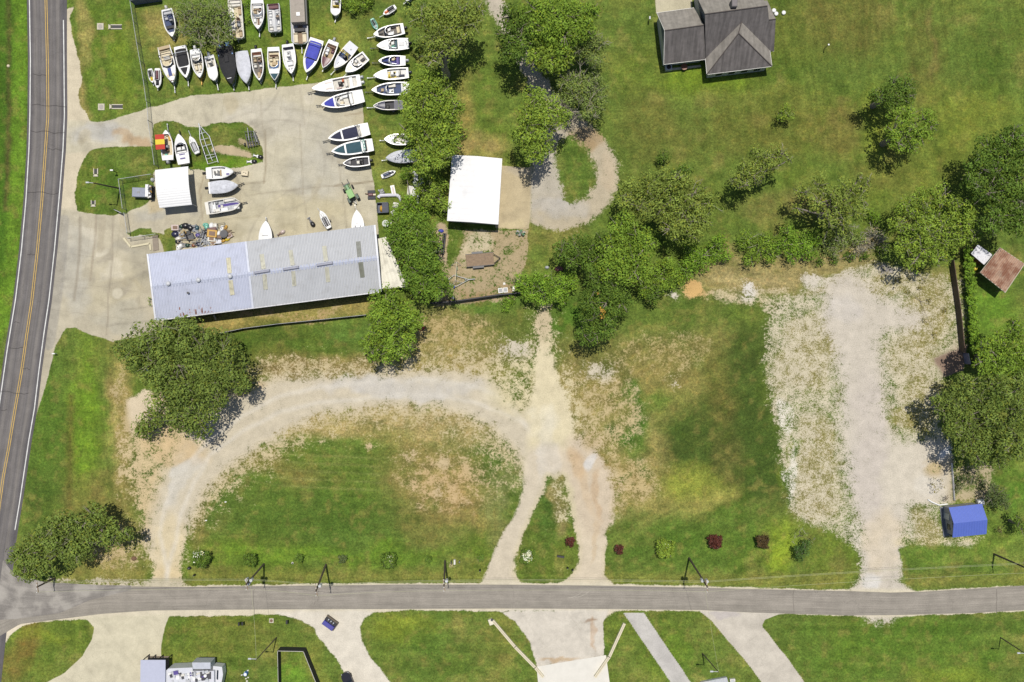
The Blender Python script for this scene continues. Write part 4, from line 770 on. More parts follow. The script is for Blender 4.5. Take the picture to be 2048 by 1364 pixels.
# --- rusty shed and white box
rs = group_at('rusty_shed', 'open shed with striped rusty metal roof in the walled garden', 'shed', (2000, 545)); P_ = Part(rs)
z0, z1, z2, z3 = V3(2000, 495, 3.4), V3(2049, 528, 3.1), V3(2010.5, 585, 3.0), V3(1960.5, 545, 3.3)
P_(corrug([z3, z2, z1, z0], .62, .12), 'roof', metal_roof('rusty', (180, 146, 122), .25, .3, rust=(128, 80, 54), rrange=(.44, .56)))
for p in (z0, z1, z2, z3):
    c_ = lerp3(p, lerp3(z0, z2, .5), .1); P_(MB().tube((c_[0], c_[1], 0), (c_[0], c_[1], p[2] - .12), .08), 'post', mat('wood'))
mb = MB()
for a, b in ((z0, z1), (z1, z2), (z2, z3), (z3, z0)): mb.tube(up(a, -.03), up(b, -.03), .06, n=4)
P_(mb, 'roof_trim', mat((206, 200, 180)))
wb = group_at('white_roofed_hut', 'small rust red hut with flat white roof touching the striped rusty shed', 'hut', (1968, 520)); P_ = Part(wb)
z0, z1, z2, z3 = V3(1956, 489, 2.6), V3(1986, 510, 2.6), V3(1968, 529.5, 2.6), V3(1942, 507, 2.6); P_(MB().slab([z0, z1, z2, z3], .12), 'roof', mat((226, 226, 232), .5, var=.1, dirt=.5)); P_(MB().prism(shrink([(p[0], p[1]) for p in (z0, z1, z2, z3)], .25), 0, 2.48), 'wall', mat((120, 70, 52), .8, var=.3))
tag(MB().dome(*W(1949, 537), 0, .5, .4, .5, 10, 4).build('yellow_ball', mat('yellow')), 'yellow bucket heap on the grass beside the rusty shed', 'bucket')

# --- bottom left: flat roofed shelter, motorhome
sh = group_at('shelter', 'flat lavender grey roofed open shelter beside the white motorhome at the photo bottom', 'shelter', (310, 1345)); P_ = Part(sh)
a, b, c, d = V3(281, 1320, 3.3), V3(331, 1320, 3.3), V3(330, 1405, 3.3), V3(280, 1405, 3.3); P_(MB().slab([a, b, c, d], .12), 'roof', mat((188, 192, 212), .5, var=.05))
for p in (a, b, c, d):
    c_ = lerp3(p, lerp3(a, c, .5), .07); P_(MB().tube((c_[0], c_[1], 0), (c_[0], c_[1], 3.2), .1), 'post', mat('black'))
for t in (.3, .6): p = lerp3(a, b, t); P_(MB().tube((p[0], p[1] - .3, 0), (p[0], p[1] - .3, 3.2), .1), 'post', mat('black'))
tag(MB().prism([W(295, 1312), W(338, 1312), W(338, 1370), W(300, 1370)], .0, .03).build('shelter_floor', mat((120, 108, 92))), kind='structure')
mh = group_at('motorhome', 'white motorhome with cluttered roof and a boxy slide-out with two dark windows', 'motorhome', (385, 1345)); P_ = Part(mh)
body = [V3(331, 1342, 2.9), V3(337, 1337, 2.9), V3(385, 1335, 2.9), V3(386, 1342, 2.9), V3(428, 1342, 2.9), V3(429, 1420, 2.9), V3(331, 1420, 2.9)]
P_(MB().prism([(p[0], p[1]) for p in body], .45, 2.9), 'body', mat((216, 218, 226), .35, var=.06))
q = [V3(426, 1332, 2.2), V3(444, 1334, 2.2), V3(446, 1350, 2.2), V3(440, 1380, 2.2), V3(426, 1390, 2.2)]; P_(MB().prism([(p[0], p[1]) for p in q], .5, 2.2), 'cab', mat((222, 224, 230), .35)); P_(MB().prism([W(434, 1340, 2.25), W(437, 1341, 2.25), W(436, 1360, 2.25), W(433, 1358, 2.25)], 2.2, 2.26), 'windscreen', mat('glass', .1))
q = [V3(384, 1325, 3.5), V3(421, 1325, 3.5), V3(421, 1338, 3.5), V3(386, 1338, 3.5)]; P_(MB().prism([(p[0], p[1]) for p in q], 1.2, 3.5), 'slide_out', mat((196, 200, 210), .4))
for px in (393, 411):
    x, y = W(px, 1324.6, 2.6); P_(MB().box(x, y + .05, 2.0, 1.3, .06, .7), 'window', mat('glass', .15))
rr = random.Random(9)
cols = ['white', 'lightgrey', 'white', 'purple', 'silver', 'darkgrey', 'white', 'offwhite', 'silver', 'white', 'navy', 'lightgrey']
for i in range(54):
    px, py = 338 + rr.random() * 86, 1342 + rr.random() * 34; x, y = W(px, py, 3.0); P_(MB().box(x, y, 2.9, .2 + rr.random() * .7, .15 + rr.random() * .5, .1 + .25 * rr.random(), rr.random() * .4, .04), 'roof_box', mat(cols[i % 12]))
x, y = W(411, 1351, 3.0); P_(MB().box(x, y, 2.9, 1.8, 1.2, .12, 0, .03), 'roof_panel', mat('darkgrey')); P_(MB().tube((x, y, 3.02), (x, y, 3.2), .26, n=12), 'roof_fan', mat('white'))
# ------------------------------------------------------------------ trees, shrubs, hedges
def leafmat(name, rgb, var=.42, trans=.2):
    m = bpy.data.materials.new('leaves_' + name); m.use_nodes = True; n = m.node_tree; b = n.nodes['Principled BSDF']; L = n.links
    at = nd(n, 'ShaderNodeAttribute', attribute_name='leaf_tone'); sx = nd(n, 'ShaderNodeSeparateColor'); L.new(at.outputs['Color'], sx.inputs[0])
    base = tuple(v * 1.18 for v in A(*rgb))
    mr = nd(n, 'ShaderNodeMapRange'); mr.inputs[3].default_value = 1 - var; mr.inputs[4].default_value = 1 + var * .9; L.new(sx.outputs[0], mr.inputs[0])
    mx = nd(n, 'ShaderNodeMix', data_type='RGBA', blend_type='MULTIPLY'); mx.inputs[0].default_value = 1; mx.inputs[6].default_value = (*base, 1); L.new(mr.outputs[0], mx.inputs[7])
    m2 = nd(n, 'ShaderNodeMix', data_type='RGBA', blend_type='MULTIPLY'); L.new(sx.outputs[1], m2.inputs[0]); L.new(mx.outputs[2], m2.inputs[6]); m2.inputs[7].default_value = (1.35, 1.08, .7, 1)
    L.new(m2.outputs[2], b.inputs['Base Color']); b.inputs['Roughness'].default_value = .75; b.inputs['Specular IOR Level'].default_value = .12
    tr = nd(n, 'ShaderNodeBsdfTranslucent'); L.new(m2.outputs[2], tr.inputs[0]); ms = nd(n, 'ShaderNodeMixShader'); ms.inputs[0].default_value = trans
    out = n.nodes['Material Output']; L.new(b.outputs[0], ms.inputs[1]); L.new(tr.outputs[0], ms.inputs[2]); L.new(ms.outputs[0], out.inputs[0])
    return m
LM = dict(bright=leafmat('bright', (140, 166, 66)), mid=leafmat('mid', (130, 160, 60)), oak=leafmat('oak', (122, 142, 68)), dark=leafmat('dark', (104, 132, 54)), olive=leafmat('olive', (138, 156, 72)), pine=leafmat('pine', (118, 150, 58)),
  wispy=leafmat('wispy', (132, 152, 80)), hedge=leafmat('hedge', (128, 164, 58)), red=leafmat('red', (100, 60, 52)), darkred=leafmat('darkred', (92, 78, 52)), blu=leafmat('blue', (88, 118, 62)), straw=leafmat('straw', (178, 166, 126)), bloom=leafmat('bloom', (238, 240, 214), .1, .1), autumn=leafmat('autumn', (202, 160, 72)), weed=leafmat('weed', (140, 134, 70)), shade=leafmat('shade', (100, 116, 70)))
BARK = mat((150, 140, 128), .9, var=.3, scale=3); TWIG = mat((170, 164, 146), .9, var=.25, scale=3)
def leaves(blobs, n_per, leaf, seed, squash=.75, clump=.34, asp=1.5, fill=.15, nup=.6, core=1.0):
    """numpy leaf cards: every blob (x, y, z, r) becomes sub-clumps, every sub-clump a shell of leaf cards. Returns verts (n*4,3), tone (n,)"""
    rs = np.random.RandomState(seed); C = []; Nn = []; T = []; SZ = []
    clump0 = clump
    for (bx, by, bz, r) in blobs:
        clump = clump0; clump = min(.5, clump * 1.35) if r > 1.2 else clump; k = max(6, int(3.4 / clump ** 1.5 * (.7 + .3 * min(r, 4) / 3)))
        d = rs.normal(size=(k, 3)); d[:, 2] = np.abs(d[:, 2]) * .9 - .25; d /= np.linalg.norm(d, axis=1)[:, None]
        rad = r * (1 - clump * .6) * (rs.rand(k) ** .38); cc = d * rad[:, None]; cc[:, 2] = cc[:, 2] * squash + rs.uniform(-.22, .22, k) * r; cr = r * clump * (.6 + .6 * rs.rand(k)); ct = rs.rand(k)
        tot = int(n_per * r * r * 3.4); w = cr ** 2; w /= w.sum(); idx = rs.choice(k, tot, p=w)
        e = rs.normal(size=(tot, 3)); e[:, 2] = np.where(rs.rand(tot) < .8, np.abs(e[:, 2]), e[:, 2]); e /= np.linalg.norm(e, axis=1)[:, None]
        q = np.where(rs.rand(tot) < fill, rs.rand(tot) ** .5, .85 + .28 * rs.rand(tot)); p = cc[idx] + e * (cr[idx] * q)[:, None] * np.array([1, 1, .85])
        C.append(p + np.array([bx, by, bz])); SZ.append(np.ones(tot)); nn = e * 1.15 + rs.normal(size=(tot, 3)) * .3; nn[:, 2] += nup * .25; Nn.append(nn); T.append(ct[idx] * .65 + rs.rand(tot) * .35)
        if core and r > .8:      # bigger sprays of leaves deep inside the crown
            m_ = int(tot * .22 * core); e = rs.normal(size=(m_, 3)); e /= np.linalg.norm(e, axis=1)[:, None]; C.append(e * (r * .8 * rs.rand(m_) ** .5)[:, None] * np.array([1, 1, squash * .55]) + np.array([bx, by, bz - r * .12])); Nn.append(e * .4 + rs.normal(size=(m_, 3)) * .5 + np.array([0, 0, .6])); T.append(rs.rand(m_) * .35); SZ.append(np.full(m_, 1.7))
    C = np.concatenate(C); Nn = np.concatenate(Nn); T = np.concatenate(T); SZ = np.concatenate(SZ); C[:, 2] = np.maximum(C[:, 2], .12)
    Nn /= np.linalg.norm(Nn, axis=1)[:, None]; a = rs.normal(size=C.shape); u = np.cross(Nn, a); u /= np.linalg.norm(u, axis=1)[:, None]; v = np.cross(Nn, u)
    s = (leaf * (.6 + .8 * rs.rand(len(C))) * SZ)[:, None] / 2
    V = np.stack([C - u * s * asp, C - v * s * .8 + Nn * s * .15, C + u * s * asp, C + v * s * .8 + Nn * s * .15], 1).reshape(-1, 3)
    return V, T
def leafmesh(name, V, T, m, parent, seed=0, yel=.25):
    n = len(T); me = bpy.data.meshes.new(name); me.vertices.add(n * 4); me.vertices.foreach_set('co', V.reshape(-1).astype(np.float32)); me.loops.add(n * 4); me.loops.foreach_set('vertex_index', np.arange(n * 4, dtype=np.int32))
    me.polygons.add(n); me.polygons.foreach_set('loop_start', np.arange(0, n * 4, 4, dtype=np.int32)); me.polygons.foreach_set('loop_total', np.full(n, 4, np.int32))
    rs = np.random.RandomState(seed); a = me.attributes.new('leaf_tone', 'FLOAT_COLOR', 'FACE'); y = np.where(rs.rand(n) < yel, rs.rand(n), 0); a.data.foreach_set('color', np.stack([T, y, T * 0, T * 0 + 1], -1).reshape(-1).astype(np.float32))
    me.update(calc_edges=True); return link_mesh(name, me, m, parent)
SEED = [100]; DENS = 2.4; LEAF = .63; GROW = 1.2
def plant(label, blobs, h, kind, cat='tree', name='tree', leaf=.36, dens=13, group=None, twigs=0, trunk=True, extra=None, base=None, clump=.3, squash=.75, bark=None, fill=.15, trunk_r=None, low=.0, core=1.0):
    """blobs: (px, py, r_px[, top height]) as seen in the photo; the crown stands where those pixels look at height h"""
    SEED[0] += 7; sd = SEED[0]; rnd = random.Random(sd); bb = []
    for b in blobs:
        hh = b[3] if len(b) > 3 else h; r = b[2] * S * (H - hh) / H * GROW; zc = max(hh - r * .72 * squash / .75, r * .3); x, y = W(b[0], b[1], zc + r * .3); bb.append((x, y, zc, r))
    tw = sum(b[3] ** 2 for b in bb); cx, cy = sum(b[0] * b[3] ** 2 for b in bb) / tw, sum(b[1] * b[3] ** 2 for b in bb) / tw
    if base: cx, cy = W(*base)
    root = thing(name, label, cat, (cx, cy, 0), 0, group)
    loc = [(b[0] - cx, b[1] - cy, b[2], b[3]) for b in bb]
    V, T = leaves(loc, dens * DENS, leaf * LEAF, sd, squash=squash, clump=clump, fill=fill, core=core); cn_ = 'crown' if trunk and h > 3 else 'foliage'
    leafmesh(cn_, V, T, LM[kind], root, sd)
    if extra:
        for (ek, eb, en, el) in extra:
            eb2 = [(W(e[0], e[1], e[3])[0] - cx, W(e[0], e[1], e[3])[1] - cy, e[3] - e[2] * S * .6, e[2] * S) for e in eb]
            V, T = leaves(eb2, en, el, sd + 1, squash=.8, clump=.4, fill=0, nup=1.2, core=0); V[:, 2] += .12; leafmesh('blossom' if ek == 'bloom' else 'coloured_leaves', V, T, LM[ek], root, sd + 1)
    mb = MB(); tr = trunk_r or (.05 * h if h > 3 else .04)
    top = .45 * h if h > 3 else .3 * h; j = Vector((rnd.uniform(-.2, .2), rnd.uniform(-.2, .2), top)); mb.tube((0, 0, 0), j, tr * 1.25, tr * .8, n=8)
    for (x, y, z, r) in loc:
        e = Vector((x, y, z)); mid = j.lerp(e, .5) + Vector((rnd.uniform(-.3, .3), rnd.uniform(-.3, .3), rnd.uniform(0, .5))) * min(1, h / 5); mb.tube(j, mid, tr * .55, tr * .36, n=6); mb.tube(mid, e, tr * .36, tr * .2, n=6)
        for _ in range(5):
            dd = Vector((rnd.uniform(-1, 1), rnd.uniform(-1, 1), rnd.uniform(-.1, .8))); dd.normalize(); mb.tube(e, e + dd * r * .8, tr * .18, .015, n=4)
    mb.build('trunk' if h > 3 else 'stem', bark or BARK, root)
    if twigs:
        twigs = max(1, twigs if twigs > 5 else twigs // 3); mb = MB()
        for (x, y, z, r) in loc:
            for _ in range(twigs):
                a = rnd.uniform(0, 6.283); el = rnd.uniform(.1, .9); p = Vector((x, y, z + r * .1)) + Vector((rnd.uniform(-.3, .3), rnd.uniform(-.3, .3), 0)) * r
                d = Vector((math.cos(a) * math.cos(el), math.sin(a) * math.cos(el), math.sin(el) * .8)); q = p + d * r * rnd.uniform(.4, .75); mb.tube(p, q, .045, .03, n=4)
                for _ in range(3):
                    d2 = (d + Vector((rnd.uniform(-.7, .7), rnd.uniform(-.7, .7), rnd.uniform(-.2, .3)))).normalized(); mb.tube(q, q + d2 * r * rnd.uniform(.25, .55), .028, .012, n=3)
        mb.build('bare_twigs', TWIG, root)
    return root
GB = 'trees behind the boat yard'
plant('huge spreading oak beside the lavender corner of the long metal building', [(268, 690, 40), (315, 672, 38), (355, 665, 36), (395, 690, 44), (440, 700, 40), (300, 725, 44), (350, 730, 48), (400, 745, 48), (455, 735, 40), (330, 785, 40), (380, 800, 44), (350, 840, 30), (395, 850, 34), (300, 840, 26, 6), (472, 765, 26), (240, 695, 22, 7), (285, 862, 20, 5), (430, 800, 28), (372, 650, 22)], 10, 'oak', dens=11, leaf=.40, twigs=3, clump=.26, base=(385, 770))
plant('broad ragged oak overhanging the corner of the two roads', [(35, 1112, 26, 6), (70, 1085, 28, 7), (100, 1058, 22), (130, 1042, 24), (180, 1030, 26), (200, 1060, 30), (165, 1080, 36), (120, 1090, 34), (85, 1125, 30, 7), (60, 1145, 20, 6), (225, 1078, 24), (252, 1070, 16), (140, 1115, 26), (40, 1140, 18, 6)], 8.5, 'oak', dens=13, leaf=.38, twigs=3, clump=.26, base=(175, 1075))
plant('leafy tree at the foot of the long metal building, below its lean-to', [(770, 598, 30), (795, 620, 34), (755, 632, 28), (800, 655, 34), (762, 672, 32), (780, 700, 28), (735, 685, 20), (828, 640, 22), (745, 712, 14), (815, 690, 22)], 9.5, 'mid', dens=12, clump=.24, base=(800, 668))
plant('round dense pine just right of the lean-to roof, upper of the two pines', [(800, 470, 34), (830, 455, 34), (855, 480, 34), (815, 500, 34), (850, 512, 28), (790, 445, 20)], 9, 'pine', dens=15, leaf=.32, clump=.22, group=GB)
plant('round dense pine below the upper pine, touching the swing frame yard', [(835, 540, 32), (868, 548, 34), (845, 578, 30), (885, 575, 26), (820, 560, 20)], 8.5, 'pine', dens=15, leaf=.32, clump=.22, group=GB)
plant('tall bright green tree between the boats and the white garage', [(855, 165, 34), (825, 190, 28), (875, 190, 38), (840, 225, 42), (885, 235, 40), (815, 262, 30), (860, 275, 42), (900, 280, 30), (845, 315, 32), (885, 315, 24), (910, 210, 20)], 11, 'bright', dens=12, clump=.24, group=GB, base=(868, 258))
plant('low bright bush beside the left wall of the white garage', [(858, 352, 22), (876, 375, 24), (860, 400, 22), (885, 410, 18), (838, 375, 14)], 4.5, 'bright', 'bush', 'bush', dens=12, leaf=.32, group=GB)
plant('green bush between the white debris and the pines', [(820, 408, 22), (800, 430, 20), (840, 425, 20), (812, 345, 16)], 3.4, 'hedge', 'bush', 'bush', dens=12, leaf=.3, group=GB)
plant('tall tree with a long pale leaning trunk above the grass lane', [(840, 30, 32), (880, 22, 36), (925, 20, 34), (870, 65, 34), (905, 55, 34), (945, 45, 24), (895, 90, 28), (850, 92, 24), (865, 118, 20), (955, 15, 20)], 12, 'olive', dens=10, clump=.26, twigs=3, group=GB, base=(893, 150), bark=TWIG)
plant('dark oak at the upper left of the clump shading the gravel drive', [(1022, 30, 30), (1010, 65, 24), (1040, 75, 32), (1030, 105, 26), (1050, 45, 26)], 11, 'dark', dens=13, clump=.26)
plant('tall bright oak at the top of the clump over the gravel drive', [(1070, 15, 32), (1110, 20, 38), (1150, 30, 36), (1090, 55, 34), (1130, 65, 36), (1170, 55, 26), (1185, 20, 20)], 12, 'mid', dens=12, clump=.25)
plant('green oak in the middle of the clump over the gravel drive', [(1080, 95, 28), (1120, 88, 30), (1100, 120, 30), (1070, 120, 22), (1130, 118, 22)], 10, 'bright', dens=12, clump=.26)
plant('thin greyish tree on the right edge of the clump', [(1165, 95, 28), (1190, 110, 28), (1180, 75, 24), (1200, 85, 18)], 9, 'wispy', dens=12, leaf=.3, twigs=6)
plant('willow-like tree with bare pale twigs where the drive bends into its loop', [(1135, 160, 26), (1170, 165, 32), (1195, 180, 28), (1150, 190, 26), (1185, 205, 28), (1175, 225, 20)], 8, 'wispy', dens=12, leaf=.3, twigs=7)
plant('bare grey branched tree leaning over the drive bend', [(1110, 205, 16), (1128, 212, 16), (1142, 222, 14)], 6, 'wispy', dens=1.5, leaf=.25, core=0, twigs=26)
plant('bright broad tree left of the gravel loop', [(1070, 195, 26), (1095, 215, 30), (1055, 232, 26), (1085, 245, 32), (1120, 232, 22), (1050, 270, 30), (1085, 285, 30), (1065, 305, 22)], 10, 'bright', dens=12, clump=.26)
plant('large olive green tree right of the gravel loop, top of the central thicket', [(1262, 385, 32), (1300, 370, 34), (1345, 365, 34), (1390, 385, 32), (1420, 405, 22), (1280, 420, 34), (1325, 415, 36), (1370, 425, 34), (1405, 440, 26), (1345, 455, 26), (1250, 405, 18), (1385, 470, 22)], 10, 'olive', dens=11, clump=.24, twigs=2, base=(1330, 440))
plant('small round dark treetop poking out above the central thicket', [(1370, 343, 17), (1345, 352, 12)], 8, 'dark', dens=13)
plant('green tree in the heart of the central thicket', [(1240, 455, 32), (1275, 470, 34), (1225, 490, 34), (1265, 510, 34), (1290, 495, 26), (1235, 530, 34), (1270, 545, 30), (1215, 540, 24)], 11, 'mid', dens=12, clump=.25, base=(1240, 520))
plant('dark leafy tree on the left side of the central thicket', [(1125, 500, 24), (1150, 490, 28), (1180, 498, 30), (1145, 520, 24), (1185, 525, 26), (1205, 480, 22)], 8, 'dark', dens=13, leaf=.32, clump=.26)
plant('dark oak with an orange patch at the lower tip of the central thicket', [(1195, 565, 30), (1230, 575, 30), (1180, 600, 28), (1215, 605, 34), (1245, 605, 24), (1185, 640, 30), (1215, 645, 28), (1170, 672, 22), (1195, 670, 20)], 9.5, 'dark', dens=13, leaf=.32, clump=.24, extra=[('autumn', [(1203, 622, 8, 9.7), (1205, 636, 7, 9.6), (1196, 585, 5, 9.6)], 14, .24)], base=(1195, 640))
plant('wide bright yellow green bush at the end of the dark fence', [(1045, 565, 22), (1075, 572, 26), (1105, 565, 26), (1130, 575, 22), (1090, 592, 24), (1140, 560, 18), (1060, 590, 16), (1122, 596, 16)], 4.5, 'hedge', 'bush', 'bush', dens=12, leaf=.32)
plant('creeping green bush on the dark fence line', [(1010, 605, 12), (1022, 598, 12), (1012, 618, 9)], 1.2, 'hedge', 'bush', 'bush', dens=16, leaf=.25, trunk=False)
plant('dark green shrub mass below the central thicket beside the orange soil', [(1300, 545, 24), (1320, 575, 20), (1345, 560, 24), (1290, 575, 18), (1330, 530, 22)], 4, 'mid', 'bush', 'bush', dens=13, leaf=.32)
plant('dark shaded sapling standing on white gravel below the thicket', [(1305, 598, 16), (1312, 585, 14)], 4, 'dark', 'tree', 'small_tree', dens=12, leaf=.3)
HG = 'bushes in the overgrown hedge line'
plant('bright bush in the hedge line, just right of the central thicket', [(1370, 540, 24), (1400, 525, 26), (1425, 505, 24), (1440, 485, 20), (1450, 510, 16), (1385, 500, 22)], 3.2, 'hedge', 'bush', 'bush', dens=12, leaf=.3, group=HG)
plant('tangled bush with straw stalks in the middle of the hedge line', [(1495, 480, 20), (1520, 495, 24), (1505, 515, 20), (1540, 480, 22), (1545, 510, 16)], 3.4, 'mid', 'bush', 'bush', dens=11, leaf=.3, twigs=4, group=HG)
plant('yellow green bush in the hedge line under the pale tree', [(1580, 470, 22), (1600, 490, 24), (1585, 510, 18), (1625, 480, 22), (1620, 505, 18), (1560, 490, 18)], 3.6, 'hedge', 'bush', 'bush', dens=12, leaf=.3, group=HG)
plant('greyish weedy bush at the right end of the hedge line', [(1650, 490, 20), (1680, 480, 22), (1700, 465, 20), (1670, 505, 14), (1720, 480, 14)], 2.2, 'wispy', 'bush', 'bush', dens=9, leaf=.3, twigs=8, group=HG)
plant('heap of pale dry brush beside the right hand tree', [(1745, 470, 18), (1760, 485, 16), (1735, 490, 16), (1715, 500, 14)], 1.6, 'straw', 'brush heap', 'brush_heap', dens=5, leaf=.3, core=0, twigs=26, trunk=False)
plant('low green scrub strip along the top edge of the gravel lot', [(1700, 512, 12), (1730, 512, 12), (1670, 520, 10), (1640, 524, 9), (1760, 500, 14)], 1.3, 'dark', 'bush', 'bush', dens=14, leaf=.28, trunk=False, group=HG)
plant('small vivid green bush beside the pale tree trunk', [(1745, 428, 12), (1755, 438, 10)], 2.2, 'hedge', 'bush', 'bush', dens=14, leaf=.28)
plant('loose pale olive tree above the hedge line', [(1610, 385, 18), (1640, 370, 22), (1665, 385, 26), (1700, 375, 24), (1725, 395, 22), (1640, 405, 24), (1680, 415, 28), (1715, 425, 22), (1660, 440, 22), (1690, 450, 18), (1595, 415, 12), (1735, 365, 14), (1720, 355, 10)], 9.5, 'olive', dens=9, leaf=.34, twigs=5, clump=.28, base=(1640, 435))
plant('broad bright tree with pale bare limbs at the upper right corner of the gravel lot', [(1815, 415, 26), (1845, 395, 26), (1885, 395, 28), (1920, 415, 28), (1945, 440, 24), (1800, 450, 22), (1930, 465, 26), (1900, 490, 26), (1815, 490, 26), (1850, 500, 28), (1880, 515, 20), (1830, 525, 18), (1870, 440, 24, 8.5), (1850, 430, 22, 8.5), (1890, 450, 24), (1865, 470, 22), (1845, 455, 20), (1950, 470, 14)], 9, 'bright', dens=10, leaf=.34, twigs=4, clump=.26, base=(1845, 470))
plant('very large dark tree at the right edge behind the white roofed hut', [(1985, 300, 34), (2020, 285, 34), (2050, 300, 34), (1965, 335, 28), (2000, 345, 38), (2040, 350, 40), (1945, 360, 22), (1980, 385, 34), (2020, 395, 38), (2055, 400, 34), (2000, 430, 34), (2040, 445, 34), (1985, 455, 22), (2030, 265, 20)], 12, 'dark', dens=10, leaf=.38, twigs=3, clump=.25, base=(1960, 380))
plant('upper of the two lone trees on the right lawn', [(1770, 185, 18), (1790, 168, 22), (1815, 172, 22), (1805, 195, 22), (1782, 200, 18), (1825, 190, 12), (1755, 190, 16)], 8.5, 'dark', dens=13, leaf=.32, base=(1745, 212))
plant('lower and wider of the two lone trees on the right lawn', [(1795, 235, 18), (1820, 228, 22), (1850, 235, 22), (1865, 250, 16), (1790, 262, 20), (1820, 262, 24), (1845, 272, 22), (1800, 285, 18), (1825, 292, 16)], 9, 'mid', dens=11, leaf=.32, base=(1765, 288))
plant('elongated grey green tree on the lawn above the hedge line', [(1475, 355, 18), (1495, 335, 24), (1520, 315, 26), (1545, 315, 24), (1565, 305, 16), (1510, 350, 22), (1540, 335, 20), (1580, 318, 10), (1490, 370, 14)], 9, 'olive', dens=10, leaf=.32, twigs=3, base=(1478, 372))
plant('small bright green tree alone on the lawn', [(1572, 222, 14), (1580, 232, 10), (1562, 232, 12)], 3.4, 'bright', 'tree', 'small_tree', dens=14, leaf=.26, base=(1558, 238))
plant('small dark round shrub alone on the lawn beside the thicket', [(1327, 310, 14), (1322, 315, 11)], 2.6, 'dark', 'shrub', 'shrub', dens=16, leaf=.25)
plant('dark oak at the right edge below the walled garden lawn', [(2010, 680, 26), (2040, 665, 26), (1985, 700, 26), (2020, 710, 28), (2050, 705, 24), (1965, 695, 18), (2000, 735, 28), (2045, 740, 28), (1965, 725, 20), (2030, 645, 14)], 11, 'mid', dens=10, leaf=.36, clump=.24, base=(1955, 715))
plant('broad grey green tree beside the gravel lot, above the blue shed', [(1940, 770, 28), (1915, 800, 28), (1965, 800, 32), (1990, 770, 26), (1895, 825, 24), (1935, 835, 32), (1985, 840, 34), (1945, 875, 32), (1990, 885, 32), (1960, 915, 26), (2000, 920, 22), (1910, 860, 22), (1885, 800, 20), (1935, 905, 20)], 10, 'oak', dens=11, leaf=.36, clump=.24, base=(1900, 800))
plant('tall dense tree at the right edge behind the broad grey green tree', [(2020, 790, 30), (2045, 820, 34), (2030, 860, 34), (2050, 900, 26), (2020, 900, 24), (2045, 770, 26)], 12, 'oak', dens=11, leaf=.36, clump=.26, base=(1980, 845))
plant('dark round shrub behind the upper right corner of the blue shed', [(2000, 990, 22), (2010, 1008, 16), (1985, 1000, 16), (1988, 975, 12)], 4.5, 'shade', 'shrub', 'shrub', dens=15, leaf=.25)
plant('low scrubby weeds under the broad grey green tree', [(1925, 960, 14), (1945, 955, 14), (1965, 965, 12), (1918, 975, 10)], 1.2, 'shade', 'bush', 'bush', dens=12, leaf=.25, trunk=False, twigs=3)
plant('dark shrub cropped by the right edge beside the garden bed', [(2040, 1045, 14), (2046, 1060, 14), (2035, 1032, 9)], 4, 'dark', 'shrub', 'shrub', dens=14, leaf=.26)
plant('small dark plum sapling right of the blue shed', [(2002, 1058, 7), (1999, 1065, 6)], 1.8, 'darkred', 'sapling', 'sapling', dens=16, leaf=.2)
plant('thin brown weed bush on the gravel above the blue shed', [(1870, 968, 7), (1872, 980, 6), (1869, 958, 5)], 1.8, 'weed', 'bush', 'bush', dens=12, leaf=.22)
plant('second thin brown weed clump above the blue shed, right of the first', [(1884, 960, 4), (1886, 972, 5)], 1.2, 'weed', 'bush', 'bush', dens=12, leaf=.2, trunk=False)
plant('tiny rusty weed clump touching the white rail', [(1893, 995, 5), (1889, 1000, 4)], .9, 'darkred', 'bush', 'bush', dens=14, leaf=.2, trunk=False)
plant('sprawling grey twiggy tree between the parked boats and the top edge', [(365, 25, 22), (390, 20, 28), (425, 25, 30), (385, 55, 26), (420, 55, 28), (450, 65, 22), (445, 25, 24), (400, 85, 14), (365, 60, 16), (435, 85, 12)], 5.5, 'wispy', dens=10, leaf=.3, twigs=8, base=(400, 50), clump=.3)
plant('dark hedge tuft at the top edge between the boats', [(690, 2, 18), (715, 5, 20), (735, 0, 16), (705, 20, 8)], 2.2, 'mid', 'bush', 'bush', dens=14, leaf=.28, trunk=False)
plant('bright green weeds between the pontoon boat and the white bowrider at the top edge', [(496, 8, 10), (500, 25, 9), (495, 42, 8)], 1.1, 'hedge', 'bush', 'bush', dens=15, leaf=.24, trunk=False)
# ivy hedge along the garden wall
plant('narrow bright ivy hedge growing along the dark garden fence', [(1938 + i * 1.1, 500 + i * 14, 9 + (i % 3), 2.3) for i in range(15)], 2.3, 'hedge', 'hedge', 'hedge', dens=34, leaf=.3, trunk=False, clump=.4)
plant('grass tufts of weeds along the top of the white gravel lot', [(1800, 560, 7), (1815, 585, 6), (1840, 575, 7), (1860, 600, 6), (1850, 640, 6), (1870, 670, 6), (1890, 620, 6)], .5, 'weed', 'weeds', 'weeds', dens=14, leaf=.22, trunk=False)
